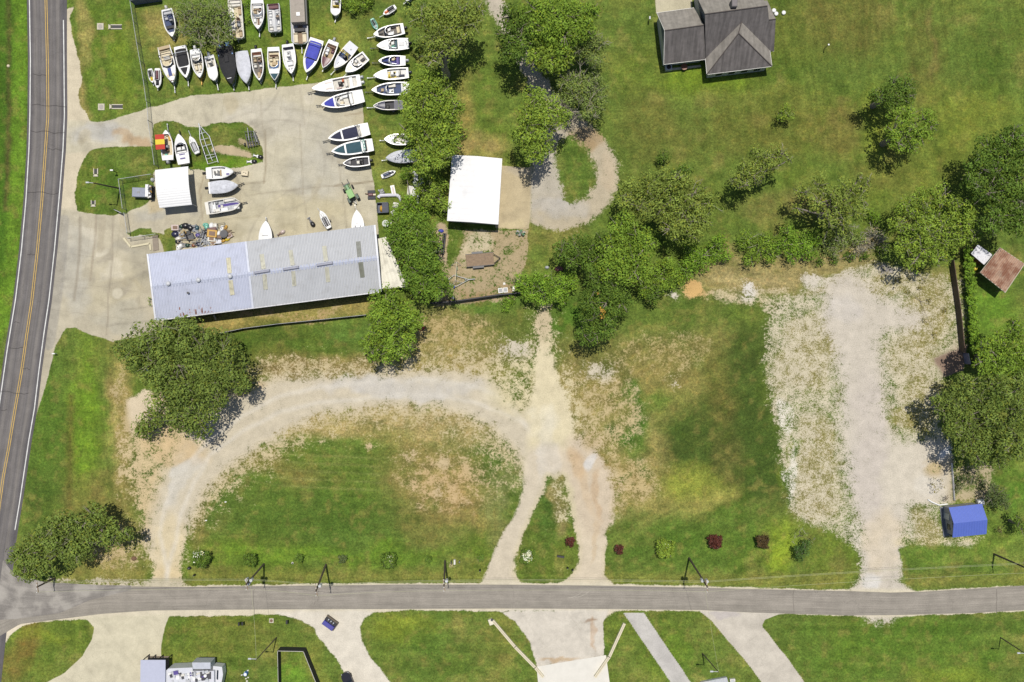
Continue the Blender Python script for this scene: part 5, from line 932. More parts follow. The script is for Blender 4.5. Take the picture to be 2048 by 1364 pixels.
# street shrubs
SG = 'shrubs planted along the side road'
for (px, py, r, h, k, lb, ex) in (
  (400, 1119, 19, 2.6, 'dark', 'round oleander with white blossom at the left end of the roadside row', [('bloom', [(392, 1111, 9, 2.7), (402, 1107, 8, 2.7), (390, 1122, 6, 2.4)], 16, .16)]),
  (499, 1120, 14, 2.2, 'dark', 'plain green shrub left of the first wooden pole', None), (598, 1116, 9, 1.6, 'dark', 'small dark round shrub between the two left poles', None),
  (685, 1118, 9, .9, 'shade', 'flat thin shrub right of the second pole', None), (776, 1121, 17, 2.4, 'dark', 'shrub dotted with pinkish blossom in the middle of the oval lawn edge', [('bloom', [(780, 1114, 7, 2.4), (784, 1124, 6, 2.4)], 9, .14)]),
  (857, 1119, 7, 1.3, 'dark', 'tiny green shrub left of the third pole', None), (961, 1116, 8, 1.5, 'dark', 'little dark shrub at the right tip of the oval lawn', None),
  (1055, 1113, 15, 2.2, 'dark', 'shrub covered in white blossom on the island between the tracks', [('bloom', [(1056, 1106, 10, 2.3), (1050, 1114, 9, 2.3), (1058, 1120, 8, 2.2)], 34, .15)]),
  (1141, 1083, 10, 1.8, 'red', 'dark red shrub on the island between the tracks', None), (1239, 1099, 10, 1.8, 'red', 'small dark red shrub just right of the forked track', None),
  (1333, 1097, 19, 2.8, 'bright', 'yellow green flecked shrub between two red ones', [('bloom', [(1334, 1092, 8, 2.8)], 6, .12)]), (1432, 1084, 15, 2.2, 'red', 'large wine red shrub above the right hand pole', None), (1526, 1084, 14, 2.0, 'darkred', 'dark brownish red shrub at the right end of the row', None)):
    plant(lb, [(px, py, r * .8), (px - r * .42, py - r * .35, r * .6), (px + r * .42, py - r * .3, r * .6), (px + r * .2, py + r * .45, r * .6), (px - r * .42, py + r * .4, r * .55)], h, k, 'shrub', 'shrub', leaf=.26, dens=44, group=SG, extra=ex, trunk=False, clump=.3)
plant('glossy dark shrub standing on the lawn near the gravel lot mouth', [(1608, 1100, 14), (1600, 1112, 11), (1612, 1088, 10), (1596, 1098, 9)], 3, 'blu', 'shrub', 'shrub', leaf=.24, dens=20)
plant('thin drooping sapling with sparse leaves above the glossy dark shrub', [(1600, 1062, 6), (1612, 1068, 7), (1590, 1070, 6), (1586, 1082, 5), (1625, 1082, 8)], 2.4, 'wispy', 'sapling', 'sapling', leaf=.2, dens=7, twigs=3)
plant('small green weed by the warehouse left wall', [(298, 600, 5), (299, 608, 4)], .8, 'mid', 'weeds', 'weeds', leaf=.2, dens=18, trunk=False)
# ------------------------------------------------------------------ boats on trailers
def hw_v(t, s=.88, t0=.42, p=2.35):
    f = s + (1 - s) * math.sin(math.pi / 2 * min(t / .35, 1))
    if t > t0: f *= max(0.0, 1 - ((t - t0) / (1 - t0)) ** p) ** .88
    return f
def hw_blunt(t): 
    f = .92 + .08 * math.sin(math.pi / 2 * min(t / .3, 1))
    if t > .62: f *= max(0.0, 1 - ((t - .62) / .38) ** 3.2) ** .8
    return max(f, .25 if t < .995 else .25)
def hw_pont(t):
    if t < .04: return .9 + 2.5 * t
    if t > .93: return max(.6, 1 - ((t - .93) / .07) ** 2 * .4)
    return 1.0
def hw_ski(t):
    f = .72 + .28 * math.sin(math.pi / 2 * min(t / .35, 1))
    if t > .55: f *= max(0.0, 1 - ((t - .55) / .45) ** 2.4) ** .8
    return f
HW = dict(v=hw_v, b=hw_blunt, p=hw_pont, s=hw_ski, w=lambda t: hw_v(t, .9, .4, 2.5))
def tgrid(a, b, n):
    return [a + (b - a) * (1 - (1 - i / n) ** 1.5 if b > .9 else i / n) for i in range(n + 1)]
def strip(mb, L, B, hwf, ta, tb, n, inset, zf, th=.04, ny=6, y0=-1, y1=1, mi=0, dome=0.0):
    """deck, floor or cover between t=ta and t=tb across the hull's own width"""
    ts = tgrid(ta, tb, n); top = []; k = ny + 1; vs = []
    for t in ts:
        w = max(.012, hwf(t) * B / 2 - inset)
        for j in range(k):
            yy = y0 + (y1 - y0) * j / ny; vs.append((t * L, yy * w, zf(t) + dome * (1 - yy * yy) * min(1, w / (B * .3))))
    m = len(vs); vs += [(x, y, z - th) for x, y, z in vs]; fs = []
    for i in range(len(ts) - 1):
        for j in range(ny): a = i * k + j; fs.append((a, a + k, a + k + 1, a + 1)); fs.append((m + a, m + a + 1, m + a + k + 1, m + a + k))
        a = i * k; fs.append((a, m + a, m + a + k, a + k)); a = i * k + ny; fs.append((a, a + k, m + a + k, m + a))
    e = (len(ts) - 1) * k
    for j in range(ny): fs.append((j, j + 1, m + j + 1, m + j)); fs.append((e + j, m + e + j, m + e + j + 1, e + j + 1))
    return mb.add(vs, fs, mi)
def boat(label, st, bw, wpx, kind='v', hull='white', floor='offwhite', ta=.1, tb=.62, deck=None, items='', cover=None, tongue=None, tcol='lightgrey', h=1.62, fl=.55, name='motorboat', cat='boat', group='boats stored in the yard', short=None, trailer=True, aft=None, rim=.16, stripe=None):
    (x0, y0), (x1, y1) = W(*st, h), W(*bw, h); L = math.hypot(x1 - x0, y1 - y0); B = wpx * S * (H - h) / H; rz = math.atan2(y1 - y0, x1 - x0)
    root = thing(name, label, cat, (x0, y0, 0), rz, group); hwf = HW[kind]; low = .62 if trailer else .06; zs = lambda t: h + .16 * t * t - .02; zb = low
    ts = tgrid(0, 1, 20); prof = []; vs = []; zf = h - fl
    for t in ts:
        w = hwf(t) * B / 2; g = min(rim, w * .9); zk = zb + (.55 * max(0, t - .55) / .45) ** 2 * 2.0 if kind != 'p' else zb + .25; zk = min(zk, zs(t) - .15); zc = zk * .55 + zs(t) * .45; f_ = max(zf, zk + .04)
        vs += [(t * L, -(w - g), f_), (t * L, -(w - g), zs(t)), (t * L, -w, zs(t)), (t * L, -w * .9, zc), (t * L - .0, 0, zk), (t * L, w * .9, zc), (t * L, w, zs(t)), (t * L, w - g, zs(t)), (t * L, w - g, f_)]
    fs = []
    for i in range(len(ts) - 1):
        for j in range(8): a = i * 9 + j; fs.append((a, a + 1, a + 10, a + 9))
    fs.append((2, 3, 4, 5, 6)); fs.append((2, 6, 7, 1)); fs.append((1, 7, 8, 0)); e = (len(ts) - 1) * 9; fs.append((e + 6, e + 5, e + 4, e + 3, e + 2))
    hb = MB().add(vs, fs); hm = mat(hull, .3, var=.05, dirt=.12 if hull in ('white', 'offwhite') else 0); hb.build('hull', hm, root)
    strip(MB(), L, B, hwf, .01, min(tb + .03, .97), 10, rim * .9, lambda t: zf + .02, .03).build('floor', mat(floor, .8, var=.18, scale=2.5, dirt=.25), root)
    dk = deck or hull
    if tb < .97: strip(MB(), L, B, hwf, tb, .985, 10, rim * .55, lambda t: zs(t) - .005, .06, dome=.10).build('foredeck', mat(dk, .4, var=.06), root)
    if ta > .02: strip(MB(), L, B, hwf, .0, ta, 3, rim * .5, lambda t: zs(0) + .012, .25).build('aft_deck', mat(aft or hull, .5, var=.08), root)
    zc = h
    for it in [q.strip().split() for q in items.split(';') if q.strip()]:
        k = it[0]; a = [float(v) if v.replace('.', '').replace('-', '').isdigit() else v for v in it[1:]]
        if k == 'seat':      # t y colour [sx sy]
            sx, sy = (a[3], a[4]) if len(a) > 4 else (.55, .52); x, y = a[0] * L, a[1] * B / 2; m = MB().box(x, y, zf + .05, sx, sy, .38, 0, .08); m.box(x - sx * .42, y, zf + .38, .14, sy, .34, 0, .05); m.build('seat', mat(a[2], .6), root)
        elif k == 'bench':   # t colour width(frac) depth
            wd = (a[2] if len(a) > 2 else .8) * B * hwf(a[0]) - .1; dp = a[3] if len(a) > 3 else .55; m = MB().box(a[0] * L, 0, zf + .05, dp, wd, .4, 0, .08); m.box(a[0] * L - dp * .45, 0, zf + .4, .14, wd, .3, 0, .05); m.build('bench', mat(a[1], .6), root)
        elif k == 'box':     # t y colour sx sy sz
            MB().box(a[0] * L, a[1] * B / 2, zf + .03, a[3], a[4], a[5], 0, .05).build('locker', mat(a[2], .6), root)
        elif k == 'lid':     # on the deck: t y colour sx sy
            MB().box(a[0] * L, a[1] * B / 2, zs(a[0]) + .03, a[3], a[4], .06, 0, .02).build('hatch', mat(a[2], .4), root)
        elif k == 'console': # t y colour
            c = root and MB().box(a[0] * L, a[1] * B / 2, zf + .03, .6, .6, .95, 0, .08, taper=.85).build('console', mat(a[2], .5), root); m = MB(); m.box(a[0] * L + .22, a[1] * B / 2, zf + .95, .06, .55, .3); m.build('screen', mat('glass', .2), c); MB().tube((a[0] * L - .36, a[1] * B / 2, zf + .8), (a[0] * L - .40, a[1] * B / 2, zf + .84), .2, n=10).build('steering_wheel', mat('black'), c)
        elif k == 'ws':      # windscreen at t, colour
            m = MB(); w = hwf(a[0]) * B / 2 - rim * .7; x = a[0] * L; q = [(x - .9, -w), (x - .12, -w * .86), (x + .25, -w * .4), (x + .32, 0), (x + .25, w * .4), (x - .12, w * .86), (x - .9, w)]
            for p, r in zip(q[:-1], q[1:]): m.add([(p[0], p[1], zs(.6)), (r[0], r[1], zs(.6)), (r[0] - .28, r[1] * .93, zs(.6) + .42), (p[0] - .28, p[1] * .93, zs(.6) + .42)], [(0, 1, 2, 3), (3, 2, 1, 0)])
            g = m.build('windscreen', mat(a[1] if len(a) > 1 else 'glass', .12), root); m = MB()
            for p, r in zip(q[:-1], q[1:]): m.tube((p[0] - .28, p[1] * .93, zs(.6) + .43), (r[0] - .28, r[1] * .93, zs(.6) + .43), .03, n=4)
            m.build('frame', mat('silver', .3, .6), g)
        elif k == 'arch':    # t colour lean
            x = a[0] * L; w = B / 2 * hwf(a[0]) - .06; ln = a[2] if len(a) > 2 else -.5; m = MB(); m.path([(x, -w, h), (x + ln, -w * .9, h + .95), (x + ln * 1.1, -w * .6, h + 1.1), (x + ln * 1.1, w * .6, h + 1.1), (x + ln, w * .9, h + .95), (x, w, h)], .06); m.build('arch', mat(a[1], .4), root)
        elif k == 'tower':
            x = a[0] * L; w = B / 2 * hwf(a[0]) - .06; m = MB()
            for d in (0, .45): m.path([(x + d, -w, h), (x + d * .6 - .3, -w * .8, h + 1.0), (x + d * .6 - .3, w * .8, h + 1.0), (x + d, w, h)], .045)
            for y in (-.5, 0, .5): m.tube((x - .3, y * w, h + 1.0), (x - .03, y * w, h + 1.0), .04)
            m.build('tower', mat(a[1], .4), root)
        elif k == 'motor':   # colour [y]
            y = a[1] if len(a) > 1 else 0; m = MB().box(-.28, y, h - .25, .62, .42, .62, 0, .14, taper=.86); m.box(-.2, y, h - 1.15, .22, .14, .92); m.box(-.12, y, h - .45, .3, .3, .2); m.build('outboard_motor', mat(a[0], .35), root)
        elif k == 'stripe':  # t0 t1 y colour w
            strip(MB(), L, B, lambda t: 1, a[0], a[1], 3, 0, lambda t: zs(t) + .105, .012, 2, a[2] - a[4] / 2, a[2] + a[4] / 2).build('stripe', mat(a[3], .5), root)
        elif k == 'rail':
            m = MB(); pts = []
            for t in [a[0] + (1 - a[0]) * q / 8 for q in range(8)] + [.99]: pts.append((t * L, max(0.03, hwf(t) * B / 2 - .08), zs(t) + .28))
            m.path(pts, .02, 4); m.path([(p[0], -p[1], p[2]) for p in pts], .02, 4)
            for p in pts[::2]: m.tube(p, (p[0], p[1], p[2] - .28), .02, n=4); m.tube((p[0], -p[1], p[2]), (p[0], -p[1], p[2] - .28), .02, n=4)
            m.build('bow_rail', mat('silver', .3, .5), root)
        elif k == 'ttop':    # t y l w
            x, y = a[0] * L, a[1] * B / 2; m = MB().box(x, y, h + 1.15, a[2], a[3], .05); o = m.build('canopy', mat('red', .8, var=.06), root); MB().box(x, y, h + 1.2, a[2] * .34, a[3], .02).build('canopy_stripe', mat('yellow', .8, var=.05), o); m = MB()
            for u in (-.4, .4):
                for v in (-.4, .4): m.tube((x + u * a[2], y + v * a[3], h + 1.15), (x + u * a[2] * .8, min(B * .42, max(-B * .42, y + v * a[3] * .9)), zf), .035, n=5)
            m.build('canopy_frame', mat('silver'), o)
        elif k == 'fence':   # pontoon side fence colour
            m = MB(); w = B / 2 - .08; zz = h + .02
            for y in (-w, w): m.box(L * .5, y, zf, L * .94, .05, .62)
            for x in (L * .03, L * .97): m.box(x, 0, zf, .05, B * .88, .62)
            m.build('fence', mat(a[0], .4), root)
        elif k == 'carpet':  # t0 t1 y0 y1 colour
            strip(MB(), L, B, hwf, a[0], a[1], 4, rim, lambda t: zf + .045, .02, 3, a[2], a[3]).build('carpet', mat(a[4], .9, var=.2), root)
    for c in (cover or []):   # (t0, t1, colour, inset, dome)
        strip(MB(), L, B, hwf, c[0], c[1], 12, c[3], lambda t: zs(t) + .05, .05, 8, dome=c[4]).build('cover', mat(c[2], .85, var=.2, scale=1.6, bump=.9, dirt=c[5] if len(c) > 5 else .1), root)
    if trailer:
        tl = thing('boat_trailer', 'trailer under the ' + (short or label), 'boat trailer', (x0, y0, 0), rz, 'boat trailers'); f = MB(); zt = .5
        tx = L + 1.2
        if tongue: q = W(*tongue, .55); d = (q[0] - x0, q[1] - y0); tx, ty = d[0] * math.cos(rz) + d[1] * math.sin(rz), -d[0] * math.sin(rz) + d[1] * math.cos(rz)
        else: ty = 0
        for s_ in (-1, 1): f.path([(.1, s_ * B * .3, zt), (L * .72, s_ * B * .3, zt), (L * .98, s_ * .12 + ty * .3, zt)], .055, 5)
        f.path([(L * .8, 0, zt), (tx, ty, zt)], .07, 5)
        for t in (.05, .3, .55, .72): f.tube((t * L, -B * .38 if t < .5 else -B * .3, zt), (t * L, B * .38 if t < .5 else B * .3, zt), .05, n=5)
        f.box(tx - .05, ty, zt - .04, .25, .16, .12); f.tube((tx - .45, ty + .1, .02), (tx - .45, ty + .1, zt + .25), .035, n=5); f.tube((L + .15, ty * .6, zt), (L + .05, ty * .5, zt + .55), .05, n=5)
        f.build('frame', mat(tcol, .45, .2, var=.15), tl)
        for x in ((.36,) if L < 6 else (.28, .4)):
            for s_ in (-1, 1):
                w_ = MB().tube((x * L, s_ * (B * .42 - .1), .31), (x * L, s_ * (B * .42 + .1), .31), .31, n=14).build('wheel', mat('black', .8), tl); MB().tube((x * L, s_ * (B * .42 - .11), .31), (x * L, s_ * (B * .42 + .11), .31), .15, n=8).build('rim', mat('lightgrey'), w_)
                MB().box(x * L, s_ * B * .42, .62, .7, .24, .05).build('mudguard', mat('darkgrey'), tl)
    return root
PO = 'personal watercraft'
def ski(label, st, bw, wpx, hull, hood, seat='black', h=1.05, short=None, trailer=True, tongue=None, lift=None):
    """personal watercraft"""
    (x0, y0), (x1, y1) = W(*st, h), W(*bw, h); L = math.hypot(x1 - x0, y1 - y0); B = wpx * S; rz = math.atan2(y1 - y0, x1 - x0); z = .45 if trailer else 0.05
    root = thing('jet_ski', label, 'jet ski', (x0, y0, 0), rz, 'jet skis in the yard'); hw = hw_ski; vs = []; ts = tgrid(0, 1, 14)
    for t in ts: w = max(.02, hw(t) * B / 2); vs += [(t * L, -w, z + .4), (t * L, -w * .7, z + .05 + .25 * t * t), (t * L, w * .7, z + .05 + .25 * t * t), (t * L, w, z + .4), (t * L, w * .72, z + .5), (t * L, -w * .72, z + .5)]
    fs = [(i * 6 + j, i * 6 + (j + 1) % 6, (i + 1) * 6 + (j + 1) % 6, (i + 1) * 6 + j) for i in range(len(ts) - 1) for j in range(6)]; fs.append((5, 4, 3, 2, 1, 0)); e = (len(ts) - 1) * 6; fs.append(tuple(range(e, e + 6)))
    MB().add(vs, fs).build('hull', mat(hull, .3), root)
    MB().box(L * .34, 0, z + .48, L * .42, B * .3, .3, 0, .1).build('seat', mat(seat, .6), root); MB().box(L * .72, 0, z + .48, L * .3, B * .46, .24, 0, .12, taper=.7).build('hood', mat(hood, .3), root)
    m = MB(); m.tube((L * .58, -B * .3, z + .88), (L * .58, B * .3, z + .88), .035); m.tube((L * .6, 0, z + .6), (L * .58, 0, z + .88), .05); m.build('handlebar', mat('black'), root)
    for s_ in (-1, 1): MB().box(L * .36, s_ * B * .28, z + .49, L * .5, B * .14, .03).build('foot_well', mat('darkgrey', .9), root)
    if trailer:
        tl = thing('jet_ski_trailer', 'trailer under the ' + (short or label), 'trailer', (x0, y0, 0), rz, 'jet ski trailers'); f = MB(); tx, ty = L + .9, 0
        if tongue: q = W(*tongue, .4); d = (q[0] - x0, q[1] - y0); tx, ty = d[0] * math.cos(rz) + d[1] * math.sin(rz), -d[0] * math.sin(rz) + d[1] * math.cos(rz)
        for s_ in (-1, 1): f.tube((.1, s_ * B * .25, .4), (L * .9, s_ * .1, .4), .04, n=5)
        f.tube((L * .5, 0, .4), (tx, ty, .4), .05, n=5); f.tube((L * .35, -B * .5, .4), (L * .35, B * .5, .4), .04, n=5); f.build('frame', mat('silver'), tl)
        for s_ in (-1, 1): MB().tube((L * .35, s_ * B * .5, .24), (L * .35, s_ * (B * .5 + .14), .24), .24, n=12).build('wheel', mat('black'), tl)
    return root
cv = lambda c, d=.16, **k: None
# first row, left to right
boat('open aluminium boat with dark blue floor behind the first row', (333, 18), (345, 74), 24, floor='carpetblue', ta=.08, tb=.84, items='seat .3 .4 carpetblue;seat .3 -.4 lightgrey;console .45 .45 grey;box .62 0 black .5 1.4 .3;bench .12 lightgrey;motor offwhite', tongue=(348.5, 81))
ski('yellow hooded jet ski at the left end of the first row', (298.6, 137), (304.5, 165), 12, 'white', 'yellow', short='yellow hooded jet ski', tongue=(307, 172))
ski('dark maroon jet ski squeezed beside the yellow one', (314, 136), (314.5, 176), 15, 'white', 'black', seat='maroon', short='dark maroon jet ski', tongue=(315.5, 181))
boat('big white cruiser with cream seats, dark arch and blue bow stripe in the first row', (327, 92), (346, 166), 28, floor='cream', ta=.08, tb=.55, aft='tan', items='bench .2 cream .8 .8;bench .32 offwhite .5 .5;seat .47 .4 cream;arch .3 black -.1;ws .56 glass;stripe .6 .82 0 deepblue .5;lid .8 .3 cream .5 .6;lid .8 -.3 cream .5 .6;stripe .93 .955 0 brown .5;rail .6', tongue=(350, 185), short='big white cruiser with the dark arch')
boat('white bowrider under a navy two piece cover, second large boat of the first row', (359.5, 92), (372.7, 156), 27, kind='w', cover=[(.1, .64, 'black', .3, .2), (.68, .9, 'black', .36, .14)], items='arch .2 silver .3;lid .78 0 cream .5 .3', tongue=(376.8, 171.5), short='navy covered bowrider')
boat('cream and white bowrider on a yellow tongued trailer', (390, 98), (400, 155.5), 24, kind='w', floor='offwhite', ta=.16, tb=.86, items='bench .24 white .9 .5;ws .44 glass;seat .4 .4 offwhite;seat .4 -.4 offwhite;seat .62 .35 cream .9 .4;seat .62 -.35 cream .9 .4;box .82 0 grey .4 .4 .3;motor white', tcol='gold', tongue=(403.5, 168.7), short='cream and white bowrider')
boat('narrow white skiff with a plain white foredeck, next to the big black covered boat', (418, 111), (429, 161), 20, kind='b', ta=.12, tb=.46, items='console .3 0 offwhite;seat .18 0 white;motor white;lid .5 0 grey .3 .3', tongue=(436.5, 179.5), short='narrow white skiff')
boat('very large boat under a black cover with sky blue tail and window patches', (446, 84), (463.6, 168.5), 33, kind='w', hull='darkgrey', cover=[(.0, 1.0, 'black', .0, .3)], items='', tongue=(468, 180), short='very large black covered boat', h=1.9, tb=.9)
boat('boat shrouded in a plain pale grey cover in the first row', (483, 103), (493, 167), 28, kind='v', cover=[(.0, 1.0, 'whitecover', .0, .26)], tongue=(498, 179), short='pale grey shrouded boat', tb=.9)
boat('bowrider with brown carpet and black outboard, right of the grey covered boat', (512, 97.5), (519, 161.3), 24, floor='carpetgrey', ta=.1, tb=.93, items='motor black;bench .16 rust .8 .3;box .2 0 offwhite .4 1.3 .3;seat .34 .4 tan;seat .34 -.4 tan;console .42 .4 brown;seat .52 .45 offwhite;seat .52 -.45 offwhite;box .68 .3 brown .5 .4 .3;box .8 0 tan .9 .5 .25', tongue=(522, 167), short='bowrider with brown carpet')
boat('deck boat with tan seats, white swim platform and a teal tarpaulin on its bow', (546.6, 94), (549.5, 161), 26, kind='w', floor='cream', ta=.12, tb=.7, items='bench .27 brown .7 .3;seat .36 .45 cream;seat .36 -.45 cream;box .48 0 tan .6 .8 .3;box .5 .45 gold .4 .4 .3;ws .62 skyblue;lid .72 0 white .8 1.7', cover=[(.8, 1.0, 'teal', .1, .1)], tongue=(551.7, 174.5), short='deck boat with a teal bow tarpaulin')
boat('clean white centre console boat with a black outboard in the first row', (575, 88), (583, 148), 26, floor='white', ta=.1, tb=.82, items='motor black;bench .13 navy .8 .16;console .42 0 white;seat .3 0 white;seat .62 0 white .8 .9;lid .84 .2 grey .3 .3;lid .84 -.2 grey .2 .2;rail .7', tongue=(586.6, 161), short='clean white centre console')
boat('white bowrider under a bright blue fitted cover in two panels', (634, 78), (612.6, 145), 31, kind='w', cover=[(.09, .58, 'bluecover', .3, .22), (.61, .93, 'bluecover', .4, .16)], items='lid .84 0 gold .3 .2;arch .15 silver .2', tongue=(613, 159), short='bright blue covered bowrider')
boat('maroon and white speedboat right of the blue covered one', (667.6, 82), (646, 136), 24, deck='maroon', floor='tan', ta=.13, tb=.62, items='bench .2 brown .8 .4;seat .34 -.4 white;seat .46 -.4 white;seat .34 .4 maroon;box .55 -.3 black .3 .3 .5;motor lightgrey', tongue=(645, 142.5), short='maroon and white speedboat')
boat('grey speedboat with a yellow frame around its cockpit', (708, 88), (668.5, 136.5), 25, hull='offwhite', floor='carpetblue', ta=.34, tb=.6, deck='whitecover', aft='whitecover', items='console .5 .2 black;seat .42 -.3 skyblue;tower .46 yellow;lid .8 0 grey .5 .2;lid .2 .2 grey .2 .2', tongue=(662, 149), short='grey speedboat with the yellow frame')
boat('white cuddy cabin boat with a dark windscreen, at the right end of the first row', (732, 111), (691, 144), 24, kind='w', floor='offwhite', ta=.06, tb=.58, items='ws .58 glass;box .2 .1 black .9 .5 .25;seat .42 .4 white;seat .42 -.4 white;box .33 0 offwhite .6 1.5 .25;lid .78 0 cream .8 .5', short='white cuddy cabin boat')
boat('large white fishing boat with twin pale outboards at the edge of the paving', (721, 160), (624.5, 178), 26, kind='v', floor='offwhite', ta=.08, tb=.56, items='motor white .45;motor silver -.45;seat .3 0 offwhite .5 1.2;console .42 0 black;box .46 .5 pinkish .8 .3 .3;seat .36 -.45 orange .3 .4;stripe .58 .72 .45 pinkish .12;stripe .58 .72 -.45 pinkish .12;lid .66 0 offwhite 1.3 1.1;box .2 0 white .6 1.7 .3;rail .55', short='large white twin outboard boat', tongue=(616, 186), tcol='black')
boat('white bowrider with a royal blue bow cover standing on the paving', (727, 191), (642.5, 210), 28, kind='w', floor='offwhite', ta=.24, tb=.66, items='ws .62 silver;seat .52 .35 cream;seat .52 -.4 white;box .5 .3 brown .4 .3 .3;arch .32 black .1;bench .3 white .8 .5;seat .42 -.5 white 1 .4', cover=[(.7, .92, 'blue', .22, .12)], tongue=(633, 211), short='bowrider with the royal blue bow cover', tcol='black')
boat('white bowrider with near black covers, upper of the three by the paving edge', (738, 257), (656.5, 277), 27, kind='w', ta=.2, tb=.3, cover=[(.28, .64, 'navy', .26, .16), (.68, .95, 'navy', .3, .14)], items='tower .26 offwhite;lid .8 0 grey .6 .6;lid .8 0 white .3 .3', tongue=(646, 283), short='near black covered bowrider', tcol='black')
boat('white bowrider with dark teal covers, middle of the three by the paving edge', (746, 289), (663, 303), 27, kind='w', ta=.14, tb=.2, cover=[(.28, .64, 'teal', .24, .16), (.68, .97, 'teal', .3, .14)], items='tower .22 aqua;bench .19 navy .7 .3', tongue=(653, 307), short='dark teal covered bowrider', tcol='black')
boat('small white fishing boat with dark grey decks, lowest of the three by the paving edge', (739, 321), (686, 327), 20, kind='w', floor='darkgrey', ta=.04, tb=.7, deck='darkgrey', aft='white', items='motor black;console .42 .2 offwhite;seat .3 .3 black;seat .3 -.3 black;box .5 -.5 white .05 .8 .3', tongue=(677, 329), short='small boat with dark grey decks', tcol='black')
# right hand column on the grass
RG = 'boats stored in the yard'
ski('orange and white jet ski on the grass near the top edge', (791, 12), (766, 28), 12.5, 'white', 'orange', short='orange and white jet ski', tongue=(759, 34.5))
ski('pale green jet ski lying on the grass left of the column of boats', (742.5, 35), (753.5, 57), 11, 'aqua', 'silver', trailer=False)
boat('white bowrider with a brown and black cockpit, topmost of the right column', (808, 56.5), (747, 69), 24, kind='v', floor='carpetgrey', ta=.1, tb=.84, items='motor black;ws .6 glass;seat .48 .35 white .6 .5;seat .4 .35 white;box .3 .6 black 1.4 .2 .3;box .3 -.6 black 1.2 .2 .3;bench .2 cream .6 .5;seat .48 -.35 white;box .78 .0 black .9 .2 .2', short='topmost bowrider of the right column')
boat('white boat with teal seats and a broad white rear deck in the right column', (817, 86.5), (753.5, 91.5), 24, kind='v', floor='offwhite', ta=.34, tb=.62, items='motor black;ws .6 silver;bench .4 teal .7 .4;seat .5 .4 aqua;seat .5 -.3 white;lid .76 .1 offwhite .8 .6;lid .22 0 lightgrey .9 .6', short='boat with teal seats', tcol='black')
boat('small white bowrider with violet blue seats in the right column', (811, 121), (757, 121.7), 21, kind='v', floor='deepblue', ta=.2, tb=.88, items='motor lightgrey;ws .58 silver;bench .3 purple .8 .5;seat .46 .4 purple;seat .46 -.4 cream;box .36 -.5 rust .5 .3 .3;box .76 .1 black 1 .15 .2', short='small bowrider with violet seats', tcol='black')
boat('white centre console with a yellow marked cockpit and dark blue outboard', (817, 145), (747, 151), 23.5, kind='v', floor='white', ta=.06, tb=.6, items='motor navy;console .46 0 white;seat .32 0 white .5 .8;carpet .3 .6 .3 .6 yellow;carpet .3 .6 -.6 -.4 yellow;box .2 .3 navy .9 .25 .4;seat .56 .2 yellow .3 .5;box .24 -.3 black .1 .8 .5', short='centre console with yellow cockpit')
boat('white bowrider with a blue carpeted cockpit, partly under the bright tree', (819, 175), (743, 180), 26, kind='v', floor='carpetblue', ta=.2, tb=.86, items='ws .6 silver;seat .48 .4 white .8 .8;seat .48 .4 black .3 .3;bench .2 white .8 .3;box .46 -.5 offwhite 1.2 .5 .4;box .72 0 tan .5 .5 .2;box .8 .35 black 1 .12 .25', short='bowrider with blue carpet', tcol='black')
boat('black bass boat poking out from under the bright tree', (806, 209), (746.6, 211.5), 20, kind='v', hull='black', floor='darkgrey', deck='navy', ta=.3, tb=.6, aft='navy', items='box .62 0 black .3 .8 .5;lid .9 0 lightgrey .3 .1;lid .86 -.2 lightgrey .1 .3;seat .52 .3 black', short='black bass boat')
boat('white runabout half hidden by the bright tree, above the dirty covered boat', (818, 279), (768.6, 278), 23, kind='v', floor='offwhite', ta=.1, tb=.62, items='ws .6 silver;lid .82 -.1 darkgrey .3 .1', tongue=(760, 281), short='white runabout half hidden by the tree')
boat('boat under a dirty white cover, lowest of the right column', (834, 311), (771.6, 316), 26, kind='w', cover=[(.0, 1.0, 'whitecover', .0, .3, .5)], tongue=(764, 321), short='dirty white covered boat', tb=.9)
ski('small white rowing tender with dark ribbed floor on the grass, below the column', (762, 352), (790.5, 341), 11, 'white', 'navy', seat='carpetblue', trailer=False)
# top row
boat('long tan decked pontoon boat at the top edge beside the twiggy tree', (468.7, -2), (475, 78), 28, kind='p', hull='offwhite', floor='cream', ta=.0, tb=.99, items='fence offwhite;bench .06 offwhite .8 .5;bench .14 offwhite .8 .5;seat .3 .6 tan 1.2 .5;seat .52 .3 brown .5 .5;seat .62 .3 grey .8 .6;seat .86 .5 tan 1.0 .5;seat .86 -.5 tan 1 .5;motor black', tongue=(477, 84), short='long tan pontoon boat', h=1.5)
boat('white bowrider at the top edge between the two pontoon boats', (514, -3), (516, 58.5), 27, kind='v', floor='offwhite', ta=.16, tb=.88, items='bench .26 white .7 .5;box .3 0 tan .4 .9 .3;seat .42 .4 white;seat .42 -.4 tan;console .42 .45 brown;ws .55 silver;box .72 0 brown 1.2 .3 .1;seat .68 .45 white .8 .4;seat .68 -.45 white .8 .4', tongue=(519, 73), short='bowrider between the pontoon boats', tcol='silver')
boat('short pontoon boat with brown carpet, white benches and two round bow seats', (546, 7), (550.5, 64.5), 26, kind='p', hull='lightgrey', floor='carpetgrey', ta=.0, tb=.99, items='fence lightgrey;bench .1 maroon .8 .7;seat .3 .55 white;seat .38 .55 white;seat .3 -.55 white;seat .38 -.55 white;console .5 .6 wood;seat .62 .6 white .9 .35;seat .62 -.6 white .9 .35;seat .85 .55 offwhite .6 .6;seat .85 -.55 offwhite .6 .6', tongue=(551, 70), short='short pontoon boat with brown carpet', h=1.4)
